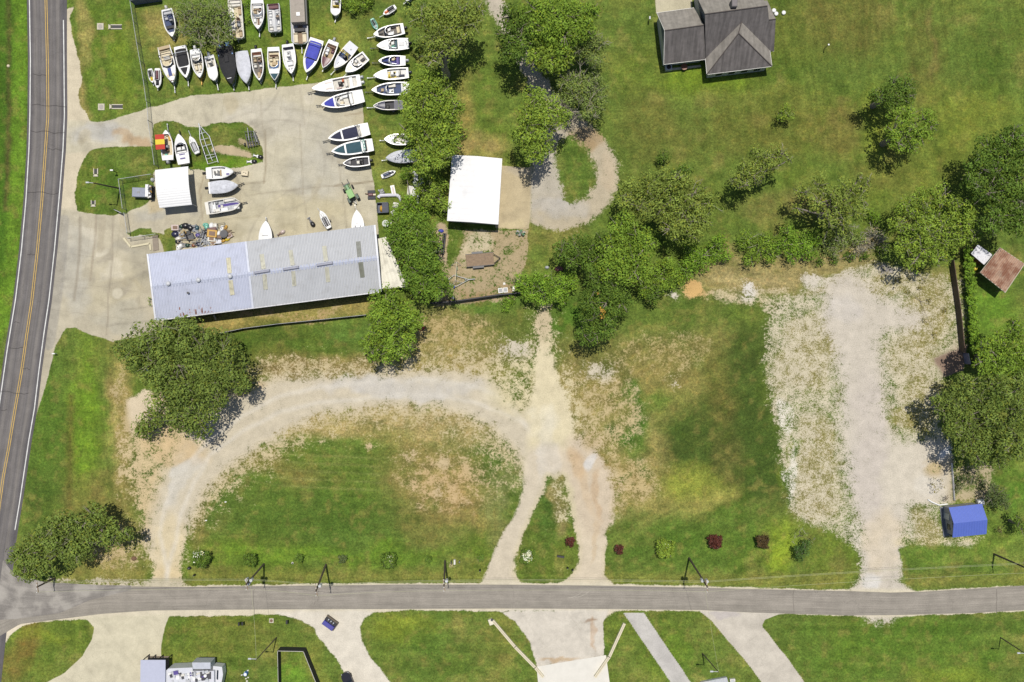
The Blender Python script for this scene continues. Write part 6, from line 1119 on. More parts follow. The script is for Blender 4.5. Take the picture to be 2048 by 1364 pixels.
hb = boat('long houseboat with a flat tan roof and white roof hatch at the top edge', (596, -8), (600.5, 88), 34, kind='p', hull='lightgrey', floor='wood', ta=.0, tb=.99, items='seat .86 .5 cream 1.6 .7;seat .86 -.5 cream 1.6 .7;box .7 0 black .6 1.8 .5', tongue=(604, 106), short='long houseboat', h=1.5)
_L = 8.15; MB().box(_L * .3, .12, 1.2, _L * .6, 2.35, 1.7, 0, .03).build('cabin', mat((168, 158, 146), .7, dirt=.2), hb); MB().box(_L * .44, .2, 2.9, .62, .62, .12, 0, .03).build('roof_hatch', mat('white'), hb); MB().box(_L * .3, 1.36, 1.2, _L * .62, .28, .9).build('side_deck', mat('darkgrey'), hb)
boat('small white boat with a rounded bow, alone at the top edge', (672.5, -6), (670.5, 31.5), 20, kind='b', floor='offwhite', ta=.1, tb=.62, items='console .3 .2 lightgrey;seat .5 0 yellow .15 1;lid .8 0 grey .3 .3', tongue=(670, 44), short='small round bowed boat at the top')
boat('white and blue boat cropped by the top edge, beside the tall tree', (826, -30), (813, 3), 18, kind='v', floor='deepblue', ta=.1, tb=.7, tongue=(807, 8), short='white and blue boat cropped by the top edge')
# island
boat('white boat with a red and yellow striped canopy on the grass island', (335.5, 320), (331.5, 260), 25, kind='v', floor='cream', ta=.16, tb=.86, items='motor lightgrey;console .45 0 lightgrey;seat .35 0 brown;ttop .56 .62 2.5 1.55;box .74 -.4 gold .8 .5 .15;box .86 0 tan .5 .4 .3;box .18 .3 aqua .4 .5 .3', tongue=(334.5, 248), short='boat with the striped canopy')
boat('white bowrider with violet stripes on its rear deck, second on the grass island', (367.7, 327.5), (357, 267.7), 26, kind='w', floor='black', ta=.36, tb=.64, items='ws .66 glass;seat .52 .4 white .6 .7;seat .52 -.4 white .6 .7;bench .4 white .8 .3;stripe .3 .33 0 purple .9;stripe .16 .2 0 purple .8', tongue=(358.5, 261), short='bowrider with violet stripes', tcol='black')
ski('slim white sport jet boat with black panels, third on the grass island', (394, 306.5), (379, 272), 14, 'white', 'white', seat='lightgrey', short='slim white sport jet boat', tongue=(377, 261))
# by the canopy
boat('white centre console with black outboard, upper of the three boats by the canopy', (412, 346.5), (468, 343), 25, kind='v', floor='white', ta=.2, tb=.7, items='motor black;console .42 0 offwhite;seat .32 0 offwhite .3 .6;box .5 0 tan .2 1 .2;lid .78 -.35 purple .5 .3;rail .6', tongue=(480, 344), short='upper centre console by the canopy', tcol='black')
boat('boat in a stained white cover with black outboard, middle of the three by the canopy', (417, 376), (476.5, 370.5), 26, kind='v', cover=[(.06, 1.0, 'whitecover', .02, .24, .25)], items='motor black', tongue=(487, 366), short='stained white covered boat', tcol='black', tb=.9)
boat('white deck boat with a violet floor mat, lowest of the three by the canopy', (411, 417), (480, 405), 27, kind='b', hull='offwhite', floor='lightgrey', ta=.1, tb=.98, items='carpet .34 .97 -.1 .32 purple;bench .24 white .8 .6;seat .34 -.55 offwhite 1.2 .5;seat .5 -.6 white 1.4 .6;seat .7 .68 offwhite 2.0 .5;seat .3 .6 grey .8 .4;seat .86 -.6 white 1 .5;box .46 -.1 offwhite .4 .5 .4', tongue=(493, 404.5), short='deck boat with the violet mat', tcol='black')
boat('white boat whose stern disappears under the long metal roof, left one', (529.5, 505), (532, 441.5), 27, kind='v', floor='white', ta=.1, tb=.2, items='stripe .52 .54 0 grey .9;lid .7 0 black .2 .15', short='left boat under the metal roof edge', tongue=(532, 435))
boat('white boat with a navy bow hatch, under the right end of the long metal roof', (718, 482), (713.5, 420), 26, kind='v', floor='white', ta=.1, tb=.2, items='lid .42 0 navy .9 1.0;stripe .56 .575 0 lightgrey .4', short='right boat under the metal roof edge', tongue=(710, 410), tcol='offwhite')
ski('slim white jet ski with black ribbed deck standing on the paving', (658, 456), (640, 421), 14, 'white', 'white', seat='darkgrey', short='slim white jet ski on the paving', tongue=(635, 416))
# black cover details
for o in list(COL.objects):
    if o.get('label', '').startswith('very large boat'):
        MB().box(.55, 0, 2.0, .9, 2.0, .2, 0, .1, taper=.9).build('swim_platform_cover', mat('skyblue', .8), o); m = MB()
        for y in (-1.05, -.6, .15, .6, 1.05): m.box(2.35 - abs(y) * .15, y, 2.16 - abs(y) * .16, .34, .38, .06, .2 * y)
        m.build('window_patches', mat('skyblue', .5), o); MB().box(3.0, .1, 2.2, 1.2, .7, .22, 0, .08).build('hump', mat('black', .8), o); MB().box(6.3, -.1, 2.3, .1, .7, .04).build('bow_lettering', mat('white'), o)

# ------------------------------------------------------------------ empty trailers, machines and yard things
t = thing('empty_boat_trailer', 'long empty grey boat trailer with cross bars on the grass island', 'boat trailer', V3(415, 290), 0, None); P_ = Part(t); f = MB(); z = .5
w_ = lambda px, py, z=.5: (*W(px, py, z), z)
f.path([w_(398.5, 249), w_(400, 279), w_(416, 328)], .07); f.path([w_(401, 253), w_(418.5, 272), w_(436.5, 325)], .07); f.path([w_(399, 252), w_(412, 290), w_(425, 322)], .05); f.path([w_(397, 247), w_(400, 255)], .1)
for a, b in (((399, 268), (411, 264)), ((400.5, 280), (417, 276)), ((405, 293), (422, 288)), ((411, 311), (430, 308)), ((414, 318), (432, 312)), ((416, 328), (436, 322))): f.tube(w_(*a), w_(*b), .05, n=5)
P_(f, 'frame', mat('silver', .5, .2))
for a in ((409, 305), (411.5, 312), (430, 305), (432.5, 312)): x, y = W(*a); P_(MB().tube((x - .1, y, .3), (x + .1, y, .3), .3, n=12), 'wheel', mat('black'))
t = thing('empty_boat_trailer', 'dark double rack trailer with black rails at the right tip of the grass island', 'boat trailer', V3(504, 280), 0, None); P_ = Part(t); f = MB(); f.path([w_(494, 254), w_(497, 268)], .06); f.path([w_(501, 260), w_(503, 270)], .05)
for i in range(5): f.path([w_(491 + i * 5, 268 - i * .4, .55), w_(497 + i * 5.2, 296 - i * 1.6, .55)], .08)
for k in (0, .35, .7, .95): f.tube(w_(489 + 7 * k, 264 + 30 * k, .5), w_(512 + 8 * k, 262 + 28 * k, .5), .07, n=5)
P_(f, 'frame', mat('darkgrey')); f = MB(); f.path([w_(495, 256, .75), w_(498, 280, .75)], .04); f.path([w_(507, 262, .75), w_(514, 284, .75)], .04); P_(f, 'guide_rail', mat('silver'))
for a in ((491, 290), (518, 285)): x, y = W(*a); P_(MB().tube((x - .1, y, .3), (x + .1, y, .3), .3, n=12), 'wheel', mat('black'))
def outboard_lying(label, px, py, cowl, leg='lightgrey', rz=0.0, sc=1.0, group=None):
    o = thing('outboard_motor', label, 'outboard motor', V3(px, py), rz, group); MB().dome(.0, 0, .12, .42 * sc, .32 * sc, .36 * sc, 10, 4).build('cowling', mat(cowl, .35), o); MB().box(-.62 * sc, 0, .08, .75 * sc, .2 * sc, .22 * sc, 0, .05).box(-.35 * sc, 0, .03, .3 * sc, .4 * sc, .2 * sc).build('leg', mat(leg, .4), o); MB().box(-1.0 * sc, 0, .05, .12 * sc, .42 * sc, .2).build('propeller', mat('grey'), o)
    return o
outboard_lying('outboard motor with a black cowling at the corner of the grass island, upper one', 521.5, 314.5, 'black', 'white', -.25, 1.2)
outboard_lying('outboard motor with a black cowling at the corner of the grass island, lower one', 509, 323.5, 'black', 'white', .05, 1.2)
outboard_lying('tangled dark outboard legs lying on the paving left of the slim white jet ski', 626, 449, 'black', 'darkgrey', -1.0, 1.3)
outboard_lying('brown outboard leftovers at the roof edge beside the left white boat', 566, 464, 'pinkish', 'brown', .6, 1.1)
def crate(label, px, py, sx, sy, sz, rz, col, cat='crate', name='crate', lid=None, holes=0, group=None):
    o = thing(name, label, cat, V3(px, py), rz, group); MB().box(0, 0, 0, sx, sy, sz, 0, .04).build('case', mat(col, .6, var=.15, dirt=.2), o)
    if lid: MB().box(0, 0, sz, sx * lid[1], sy * lid[1], .04).build('lid', mat(lid[0]), o)
    for i in range(holes): MB().tube((-sx * .1 + i * sx * .3, sy * .12 - .1 * i, sz), (-sx * .1 + i * sx * .3, sy * .12 - .1 * i, sz + .02), .09, n=8).build('opening', mat('black'), o)
    return o
crate('cream fish box with two round holes beside the upper boat by the canopy', 491, 347.5, 1.15, .85, .6, -.12, 'cream', 'box', 'fish_box', holes=2)
crate('cream cooler box on the grass right of the skip', 792, 411, .9, .85, .6, -.2, 'offwhite', 'box', 'cooler_box', holes=1)
crate('small white box with a rusty opening below the cream cooler', 787, 425.5, .75, .7, .3, .6, 'white', 'box', 'small_box', lid=('brown', .45))
# skip
o = thing('skip', 'dark blue metal skip holding orange scrap at the paving corner', 'skip', V3(767, 417), .05); m = MB()
for (cx, cy, sx, sy) in ((0, .82, 1.9, .08), (0, -.82, 1.9, .08), (-.93, 0, .08, 1.72), (.93, 0, .08, 1.72)): m.box(cx, cy, .1, sx, sy, 1.0)
m.box(0, 0, .1, 1.8, 1.6, .06); m.build('shell', mat((84, 90, 112), .6), o); MB().box(.38, 0, .98, .95, 1.5, .06).build('lid', mat((76, 78, 92), .7), o); MB().box(.38, 0, 1.045, .95, .05, .03).build('lid_seam', mat('black'), o)
tag(MB().dome(*V3(763.5, 418)[:2], .2, .36, .6, .6, 9, 3).build('scrap_heap', mat('gold', .8, var=.4, scale=4)), 'orange scrap heap inside the dark blue skip', 'scrap heap')
# white hull pieces and debris
def flat(label, name, cat, pts, z, col, z0=0.0, parts=None):
    x, y = W(*pts[0]); o = MB().prism([(W(*p)[0] - x, W(*p)[1] - y) for p in pts], z0, z).build(name, mat(col, .5, var=.12, dirt=.25)); o.location = (x, y, 0); return tag(o, label, cat)
o = flat('white hull moulding with a pink lining lying beside the skip', 'hull_piece', 'hull piece', [(781, 372.5), (789, 371), (793, 391), (785, 391.5)], .5, 'white')
m = MB().box(.52, -.75, .5, .3, 1.25, .03, .18).build('lining', mat('pinkish'), o)
mb = MB(); pts = [W(757, 396), W(760, 391.5), W(775, 391), (W(794, 390.5)), W(800, 395), W(801, 403)]; c0_ = V3(775, 395)
for a, b in zip(pts[:-1], pts[1:]): mb.tube((a[0] - c0_[0], a[1] - c0_[1], .3), (b[0] - c0_[0], b[1] - c0_[1], .3), .3, .28 if b != pts[-1] else .08, n=8)
o = mb.build('moulding', mat((226, 224, 234), .4)); o.location = c0_; tag(o, 'long white C shaped moulding above the skip', 'moulding')
o = thing('engine_on_pallets', 'engine between two dark slatted pallets at the paving edge', 'engine', V3(743.5, 390), .03); MB().box(0, .5, .05, 1.3, .5, .3, 0, .04).build('pallet', mat('darkgrey', .8), o); MB().box(0, -.5, .05, 1.3, .5, .3, 0, .04).build('pallet', mat('darkgrey', .8), o); MB().box(-.15, 0, .05, .8, .45, .5, 0, .1).build('block', mat('maroon'), o); MB().box(.5, 0, .05, .5, .3, .35, 0, .05).build('gearbox', mat('cream'), o); MB().tube((-.5, .1, .3), (-1.1, .25, .2), .07).build('shaft', mat('brown'), o)
o = thing('engine_block', 'grey engine block on the grass above the C shaped moulding', 'engine', V3(764, 383.5), .4); MB().box(0, 0, 0, .8, .8, .5, 0, .1).box(.1, .1, .45, .5, .4, .2, .3, .05).build('block', mat('grey'), o); MB().tube((-.4, .2, .3), (-.4, .5, .35), .1).build('pipe', mat('silver'), o)
o = thing('round_table', 'round pale table leaning under the pine by the paving', 'table', V3(772.5, 448), .3); MB().tube((0, 0, .68), (0, 0, .73), .62, n=14).build('table_top', mat((208, 212, 204), .7), o); MB().box(.72, -.1, .2, .5, .6, .3, .4, .05).build('bench', mat('offwhite'), o); MB().tube((0, 0, 0), (0, 0, .68), .08).build('leg', mat('grey'), o)
rr = random.Random(12)
DB = 'white scrap by the bushes'
for (px, py, sx, sy, rz, c, lb) in ((831, 349, 1.2, .45, -.9, 'lightgrey', 'pale plank shaped scrap at the top of the white debris heap'), (832, 358.5, .7, .6, .1, 'white', 'square white tray below the top plank of the debris heap'), (831, 368, .6, 1.0, .4, 'white', 'bent white sheet in the middle of the debris heap'), (820, 382, .9, 1.7, -.1, 'offwhite', 'white slatted door panel at the left of the debris heap'),
  (829, 381, .5, 1.2, .2, 'white', 'narrow white panel beside the slatted door panel'), (839, 373, .7, 1.0, -.1, 'grey', 'grey striped fender crate at the right of the debris heap'), (836, 398, .35, 2.0, -.12, 'lightgrey', 'long pale post hanging down from the debris heap'), (828, 389, .6, .5, .3, 'white', 'crumpled white lump under the debris heap'), (844, 362, .5, 1.1, .3, 'lightgrey', 'grey blue slab half hidden right of the debris heap')):
    o = thing('scrap_piece', lb, 'scrap', V3(px, py), rz, DB); MB().box(0, 0, 0, sx, sy, .25, 0, .06).build('panel', mat(c, .6, dirt=.3), o); MB().box(0, 0, .25, sx * .2, sy * .8, .05).build('rib', mat('lightgrey' if c != 'lightgrey' else 'grey'), o)
# tractor
T0 = V3(704, 390); rz = math.atan2(38, 18) ; tr = thing('tractor', 'green tractor with a pale green sunshade, towing the white boat', 'tractor', T0, math.radians(118))
MB().box(1.0, 0, .55, 1.5, .62, .55, 0, .12).build('bonnet', mat('green', .4), tr); MB().box(-.2, 0, .5, 1.0, .9, .4, 0, .05).build('chassis', mat('darkgreen'), tr); MB().box(-.1, 0, 1.9, 1.5, 1.05, .1, 0, .04).build('sunshade', mat('limegreen', .5, var=.05), tr); MB().box(-.45, 0, .9, .45, .5, .5, 0, .08).build('seat', mat('black'), tr)
m = MB(); [m.tube((x, y, .8), (x, y, 1.9), .04) for x in (-.75, .55) for y in (-.45, .45)]; m.build('roll_bar', mat('black'), tr)
for s_ in (-1, 1):
    for (x, r, w, nm) in ((-.85, .58, .36, 'rear_wheel'), (1.15, .36, .24, 'front_wheel')):
        k = MB().tube((x, s_ * (.72 - w / 2 + .08), r), (x, s_ * (.72 + w / 2 + .08), r), r, n=16).build(nm, mat('black', .8), tr); MB().tube((x, s_ * (.72 - w / 2 + .06), r), (x, s_ * (.72 + w / 2 + .1), r), r * .45, n=10).build('hub', mat('darkgreen'), k)
    MB().box(-.85, s_ * .75, 1.12, .8, .38, .06).build('mudguard', mat('darkgreen'), tr); MB().path([(.2, s_ * .42, .9), (1.3, s_ * .5, .8), (1.9, s_ * .5, .25)], .06).build('loader_arm', mat('green'), tr)
m = MB().box(2.0, 0, .1, .2, 1.2, .12); m.tube((2.05, .5, .15), (2.75, .5, .08), .06); m.tube((2.05, -.5, .15), (2.75, -.5, .08), .06); m.build('fork', mat('darkgrey'), tr); m = MB().path([(-1.2, -.2, .5), (-1.8, 0, .5)], .07); m.path([(-1.2, .2, .5), (-1.8, 0, .5)], .07); m.build('hitch', mat('offwhite'), tr)
# rack and box beside the canopy
crate('grey metal generator box left of the white canopy', 284, 387, 2.2, 1.55, 1.4, -.03, (150, 156, 172), 'generator', 'generator', lid=('grey', .2))
tag(MB().box(*W(300.5, 384), 0, .55, 2.1, 1.5, -.02, .05).build('white_cabinet', mat('white')), 'narrow white cabinet between the generator and the canopy', 'cabinet')
o = thing('tool_rack', 'cluttered black tool rack pressed against the canopy edge', 'tool rack', V3(307, 386)); m = MB(); rr = random.Random(3)
for z in (.1, .8, 1.4): m.box(0, 0, z, .6, 2.2, .05)
for x in (-.27, .27):
    for y in (-1.05, 1.05): m.box(x, y, 0, .05, .05, 1.5)
m.build('shelf', mat('black'), o)
for i in range(10): MB().box(rr.uniform(-.2, .2), rr.uniform(-1, 1), 1.45, .2 + .2 * rr.random(), .15 + .2 * rr.random(), .2, rr.random() * 3, .03).build('tool', mat(['grey', 'offwhite', 'gold', 'darkgrey', 'white'][i % 5]), o)
tag(MB().dome(*V3(306, 360)[:2], 0, .35, .4, .7, 10, 3).build('round_bin', mat('silver')), 'round silver bin at the upper left corner of the canopy', 'bin')

# ------------------------------------------------------------------ heap of outboard engines and parts in front of the long building
rr = random.Random(77)
HP = 'engine parts heaped beside the long metal building'
def junk(kind, px, py, col, label, s=1.0, rz=None, group=HP):
    rz = rr.uniform(0, 6.28) if rz is None else rz
    if kind == 'motor': return outboard_lying(label, px, py, col, 'grey', rz, s, group)
    o = thing({'drum': 'drum', 'box': 'parts_box', 'frame': 'storage_rack', 'pipes': 'pipe_bundle', 'tank': 'fuel_tank', 'seat': 'armchair'}[kind], label, {'drum': 'drum', 'box': 'box', 'frame': 'frame', 'pipes': 'pipes', 'tank': 'fuel tank', 'seat': 'seat'}[kind], V3(px, py), rz, group)
    if kind == 'drum': MB().tube((0, 0, 0), (0, 0, .6 * s), .42 * s, n=14).build('drum', mat(col), o); MB().tube((0, 0, .6 * s), (0, 0, .63 * s), .3 * s, n=12).build('lid', mat('darkgrey'), o)
    elif kind == 'box': MB().box(0, 0, 0, .8 * s, .6 * s, .4 * s, 0, .04).build('case', mat(col, dirt=.3), o); MB().box(.05, 0, .4 * s, .5 * s, .35 * s, .04).build('lid', mat('brown'), o)
    elif kind == 'tank': MB().dome(0, 0, .15, .45 * s, .3 * s, .3 * s, 12, 3).build('tank', mat(col), o); MB().tube((0, 0, .4 * s), (0, 0, .52 * s), .07, n=8).build('cap', mat('black'), o)
    elif kind == 'seat': MB().box(0, 0, .1, .6 * s, .6 * s, .25, 0, .08).build('cushion', mat(col), o); MB().box(-.3 * s, 0, .1, .14, .6 * s, .6 * s, 0, .05).build('backrest', mat(col), o)
    elif kind == 'frame':
        m = MB(); [m.tube((x, y, .0), (x, y, .6), .035, n=5) for x in (-s, s) for y in (-.3, .3)]; [m.tube((-s, y, .6), (s, y, .6), .035, n=5) for y in (-.3, .3)]; [m.tube((x, -.3, .6), (x, .3, .6), .035, n=5) for x in (-s, s)]; m.build('frame', mat(col), o)
    else:
        m = MB()
        for i in range(11): a = rr.uniform(-.8, .8); L_ = rr.uniform(.5, 1.0) * s; x, y = rr.uniform(-.4, .4), rr.uniform(-.4, .4); z = .06 + i * .045; m.tube((x - L_ * math.cos(a), y - L_ * math.sin(a), z), (x + L_ * math.cos(a), y + L_ * math.sin(a), z + .1), .045, n=5)
        m.build('pipes', mat(col), o)
    return o
J = [('box', 352.5, 456, 'pinkish', 'pale pink tray at the upper left corner of the engine heap', 1.3, 0), ('motor', 364, 453, 'darkgreen', 'dark green outboard at the top left of the engine heap', .9, 1), ('motor', 372, 452, 'black', 'large glossy black outboard at the top of the engine heap', 1.4, 3.1), ('motor', 382, 456, 'black', 'black outboard right of the large glossy one', 1.4, 2.6), ('motor', 395, 456, 'teal', 'blue grey outboard frame standing apart at the top', .9, 1.5),
 ('tank', 412, 450, 'aqua', 'mint green tank near the top of the engine heap', 1.0, 0), ('motor', 414, 455, 'aqua', 'mint green outboard below the mint tank', 1.0, 2), ('motor', 424, 452, 'white', 'white outboard at the top right of the heap', 1.2, 1.5), ('motor', 432, 452, 'offwhite', 'second white outboard, right of the first', 1.1, 1.7), ('frame', 444, 451, 'darkgrey', 'dark bent frame at the top right of the heap', .5, .2), ('tank', 445, 457, 'white', 'white tank in the dark frame at the right', 1.0, 1.5), ('tank', 452, 455, 'gold', 'orange fuel can at the right edge of the heap', .8, 1),
 ('motor', 352, 469, 'navy', 'wide navy outboard at the left of the heap', 1.5, 3.1), ('tank', 360, 469, 'white', 'white oval cowling on the wide navy outboard', .8, 1.4), ('motor', 358, 478, 'offwhite', 'cream cowling outboard below the navy one', 1.1, 3.3), ('motor', 357, 484, 'black', 'black outboard at the lower left of the heap', 1.1, 2.8), ('seat', 378, 467, 'black', 'black seat in the clearing of the engine heap', 1.2, .3), ('seat', 383, 474, 'darkgrey', 'dark charcoal seat below the black seat', 1.5, .4), ('frame', 368, 468, 'gold', 'thin yellow frame in the heap', .45, .8),
 ('motor', 397, 471, 'purple', 'violet blue outboard in the middle of the heap', 1.0, 2.9), ('pipes', 408, 467, 'grey', 'tangle of grey pipes in the middle of the heap', 1.1, 1.2), ('pipes', 413, 473, 'darkgrey', 'tangle of dark pipes under the grey ones', 1.1, 2.0), ('pipes', 410, 482, 'lightgrey', 'fan of pale pipes at the bottom of the heap', 1.2, 1.0), ('pipes', 417, 485, 'silver', 'second fan of silver pipes beside the pale one', 1.1, 2.1), ('motor', 414, 464, 'black', 'black engine block under the brown tarpaulin', 1.0, .4),
 ('box', 426, 463, 'maroon', 'dark brown cover above the orange tarpaulin box', 1.6, .1), ('box', 427, 468, 'gold', 'orange brown covered box in the heap', 1.7, -.1), ('box', 425, 478, 'offwhite', 'white square hatch lying on the heap', 1.3, -.1), ('motor', 438, 468, 'white', 'white cowling at the right side of the heap', 1.1, 1.4), ('box', 440, 474.5, 'black', 'black box under the white cowling at the right', 1.1, 0), ('seat', 438, 482, 'whitecover', 'pale lavender padded seat at the lower right', 1.4, 1.6), ('drum', 451, 469, 'darkgrey', 'round dark reel at the right of the heap', 1.3, 0), ('tank', 456, 478, 'yellow', 'yellow fuel can at the lower right of the heap', .9, .6), ('box', 460, 472, 'pinkish', 'pale wedge shaped block at the right tip of the heap', 1.0, .5), ('pipes', 457, 466, 'wood', 'brown sticks at the right tip of the heap', .8, 2.6), ('tank', 447, 482, 'gold', 'small brown can at the bottom right', .7, .3),
 ('frame', 376, 483, 'tan', 'long low tan rack lying across the heap', 1.25, 0), ('motor', 362, 492, 'white', 'white outboard by the roof edge', 1.0, 1.2), ('tank', 358, 496, 'white', 'white cowling touching the roof edge', 1.1, 1.3), ('motor', 376, 491, 'darkgreen', 'greenish engine parts near the roof edge', .9, .3), ('motor', 388, 491, 'rust', 'rust red part near the roof edge', .8, .1), ('motor', 398, 489, 'navy', 'navy outboard near the roof edge', .9, 1.6), ('pipes', 395, 487, 'grey', 'small grey pipes near the roof edge', .7, .2), ('box', 428, 487, 'tan', 'tan board near the roof edge', 1.0, .3)]
for j in J: junk(j[0], j[1], j[2], j[3], j[4], j[5] * 1.22, j[6])

# ------------------------------------------------------------------ fences
def mesh_mat():
    m = bpy.data.materials.new('chain_link'); m.use_nodes = True; n = m.node_tree; b = n.nodes['Principled BSDF']; b.inputs['Base Color'].default_value = (*A(150, 160, 156), 1); b.inputs['Roughness'].default_value = .5; b.inputs['Alpha'].default_value = .3
    geo = nd(n, 'ShaderNodeNewGeometry'); nz = nd(n, 'ShaderNodeTexNoise'); nz.inputs['Scale'].default_value = 2; n.links.new(geo.outputs['Position'], nz.inputs['Vector']); r = nd(n, 'ShaderNodeMapRange'); r.inputs[3].default_value = .2; r.inputs[4].default_value = .4; n.links.new(nz.outputs['Fac'], r.inputs[0]); n.links.new(r.outputs[0], b.inputs['Alpha']); return m
CL = mesh_mat()
def fence(label, pts, h, col='silver', kind='link', posts=None, name='fence', th=.06, rail='silver'):
    x, y = W(*pts[0]); root = thing(name, label, 'fence', (x, y, 0)); P = [(W(*p)[0] - x, W(*p)[1] - y) for p in pts]; step = posts or 3.0; m = MB(); spots = []
    for a, b in zip(P[:-1], P[1:]):
        L_ = math.hypot(b[0] - a[0], b[1] - a[1]); n = max(1, round(L_ / step)); spots += [(a[0] + (b[0] - a[0]) * i / n, a[1] + (b[1] - a[1]) * i / n) for i in range(n)]
        rz = math.atan2(b[1] - a[1], b[0] - a[0])
        if kind == 'link': m.add([(a[0], a[1], .02), (b[0], b[1], .02), (b[0], b[1], h), (a[0], a[1], h)], [(0, 1, 2, 3)])
        else: m.box((a[0] + b[0]) / 2, (a[1] + b[1]) / 2, .03, L_ - .02, th, h - .03, rz)
    spots.append(P[-1]); m.build('mesh_panel' if kind == 'link' else 'board_panel', CL if kind == 'link' else mat(col, .8, var=.2), root)
    m = MB()
    for a, b in zip(P[:-1], P[1:]): m.tube((*a, h + .03), (*b, h + .03), .035, n=5)
    m.build('top_rail', mat(rail), root)
    for s_ in spots[:90]: MB().tube((*s_, 0), (*s_, h + .1), .05, n=6).build('post', mat('grey' if kind == 'link' else 'darkgrey'), root)
    return root
fence('chain link fence running down the left side of the boat yard', [(270, 10), (283, 92), (296, 165), (302, 208)], 2.0)
fence('chain link fence below the yard entrance, left of the striped canopy boat', [(305, 246), (312, 290), (318, 334)], 2.0)
fence('blue grey screened fence at the top left corner of the boat yard', [(270, 10), (325, 2)], 2.1, (110, 118, 140), 'board', name='screen_fence')
fence('open chain link gate swung across the yard entrance', [(302, 208), (305, 246)], 1.8, name='gate')
fence('chain link fence left of the white canopy, turning down to the drive', [(310, 352), (246, 362), (254, 420)], 1.8)
fence('chain link fence across the lower drive entrance', [(256, 428), (262, 468)], 1.6)
fence('chain link fence around the small planter at the corner of the long building', [(262, 478), (318, 470)], 1.5)
fence('open white gate leaf at the lower entrance', [(234, 421), (248, 428)], 1.2, 'white', 'board', name='gate')
fence('low black edged board fence below the long metal building', [(438, 668), (490, 657), (560, 648), (640, 640), (735, 630)], 1.3, 'black', 'board', th=.1, rail='lightgrey')
fence('dark board fence closing the swing frame yard at the bottom', [(862, 607), (905, 604), (960, 596), (1000, 590), (1045, 586)], 1.4, 'black', 'board', th=.25, rail='darkgrey')
fence('tall dark board fence beside the ivy hedge on the right', [(1898, 522), (1912, 620), (1920, 704)], 1.7, (84, 72, 62), 'board', th=.12, rail='brown', posts=1.6)
fence('short lavender metal fence panel by the upper right oak trunk', [(1926, 706), (1930, 728)], 1.8, (130, 130, 150), 'board')
fence('black board fence around the dog run at the bottom edge', [(563, 1390), (561, 1294), (612, 1295), (650, 1390)], 1.9, 'black', 'board', th=.12, rail='offwhite')
fence('thin white edged wall between gravel lot and shrubs above the blue shed', [(1902, 925), (1907, 1000)], .5, 'white', 'board', th=.1)

# ------------------------------------------------------------------ poles and wires
def pole(label, base, top, h, arm=True, xfm=0, lamp=False, group='utility poles', r=.15):
    """base and top: where foot and tip show in the photo; the height follows from their spread (a few degrees of lean remain)"""
    h = H * (1 - math.hypot(base[0] - 1024, base[1] - 682) / math.hypot(top[0] - 1024, top[1] - 682))
    b = V3(*base); tp = V3(*top, h); o = thing('utility_pole', label, 'utility pole', b, 0, group); d = (tp[0] - b[0], tp[1] - b[1], h); MB().tube((0, 0, 0), d, r * 1.15, r * .8, n=10).build('pole', mat((96, 84, 72), .9, var=.3), o)
    if arm:
        m = MB(); u = .96; c = (d[0] * u, d[1] * u, h * u)
        if arm == 'lamp': m.tube(c, (c[0] - .9, c[1] + .1, c[2] + .2), .05); m.box(c[0] - 1.1, c[1] + .1, c[2] + .12, .5, .25, .12, 0, .04); m.build('lamp_arm', mat('silver'), o)
        else: m.box(c[0], c[1], c[2], .12, 1.9, .12, .15); m.build('crossarm', mat('wood'), o)
        if arm != 'lamp':
            for k in (-.85, -.3, .35, .85): MB().tube((c[0], c[1] + k, c[2] + .12), (c[0], c[1] + k, c[2] + .32), .06, n=8).build('insulator', mat('white'), o)
    for i in range(xfm):
        a = i * 2.1 + .4; u = .84; c = (d[0] * u + .42 * math.cos(a), d[1] * u + .42 * math.sin(a), h * u - .5); k = MB().tube(c, (c[0], c[1], c[2] + .9), .24, n=12).build('transformer', mat('silver'), o); MB().tube((c[0], c[1], c[2] + .9), (c[0], c[1], c[2] + 1.1), .06, n=6).build('bushing', mat('white'), k)
    return o, (tp[0], tp[1], h * .96 + .3)
_, W1 = pole('utility pole with three grey transformers beside the side road, second from the left', (528, 1128), (492, 1169), 9.2, xfm=3)
_, W2 = pole('utility pole with one transformer at the edge of the oval lawn', (652, 1129), (632, 1182), 10.4, xfm=1)
_, W3 = pole('utility pole with one transformer near the forked track', (890, 1122), (888, 1172), 10.7, xfm=1)
_, W4 = pole('tall utility pole with two transformers right of the red shrubs', (1378, 1116), (1415, 1174), 12, xfm=2)
_, W5 = pole('leaning utility pole below the blue roofed shed', (1988, 1108), (2052, 1136), 10, xfm=0)
_, W0 = pole('utility pole at the road junction under the ragged oak', (110, 1156), (74, 1174), 9, xfm=0)
pole('lamp pole leaning over the yard grass left of the generator', (240, 377), (187, 366), 7.4, arm='lamp', r=.12)
_, W6 = pole('thin lamp pole above the black dog run fence', (553, 1275), (512, 1320), 8.6, arm='lamp', r=.09)
_, W7 = pole('thin dark pole on the lawn between the two concrete driveways', (1405, 1307), (1438, 1345), 7.6, arm='lamp', r=.09)
pole('thin dark pole at the lower right corner of the photo', (2001, 1275), (2052, 1308), 8, arm='lamp', r=.09)
def wire(label, a, b, sag=.6, r=.018, group='overhead wires'):
    m = MB(); pts = []
    for i in range(13): t = i / 12; pts.append((a[0] + (b[0] - a[0]) * t - a[0], a[1] + (b[1] - a[1]) * t - a[1], a[2] + (b[2] - a[2]) * t - a[2] - sag * 4 * t * (1 - t)))
    m.path(pts, r, 4); o = m.build('power_line', mat((188, 190, 150), .6)); o.location = a; return tag(o, label, 'power line', group)
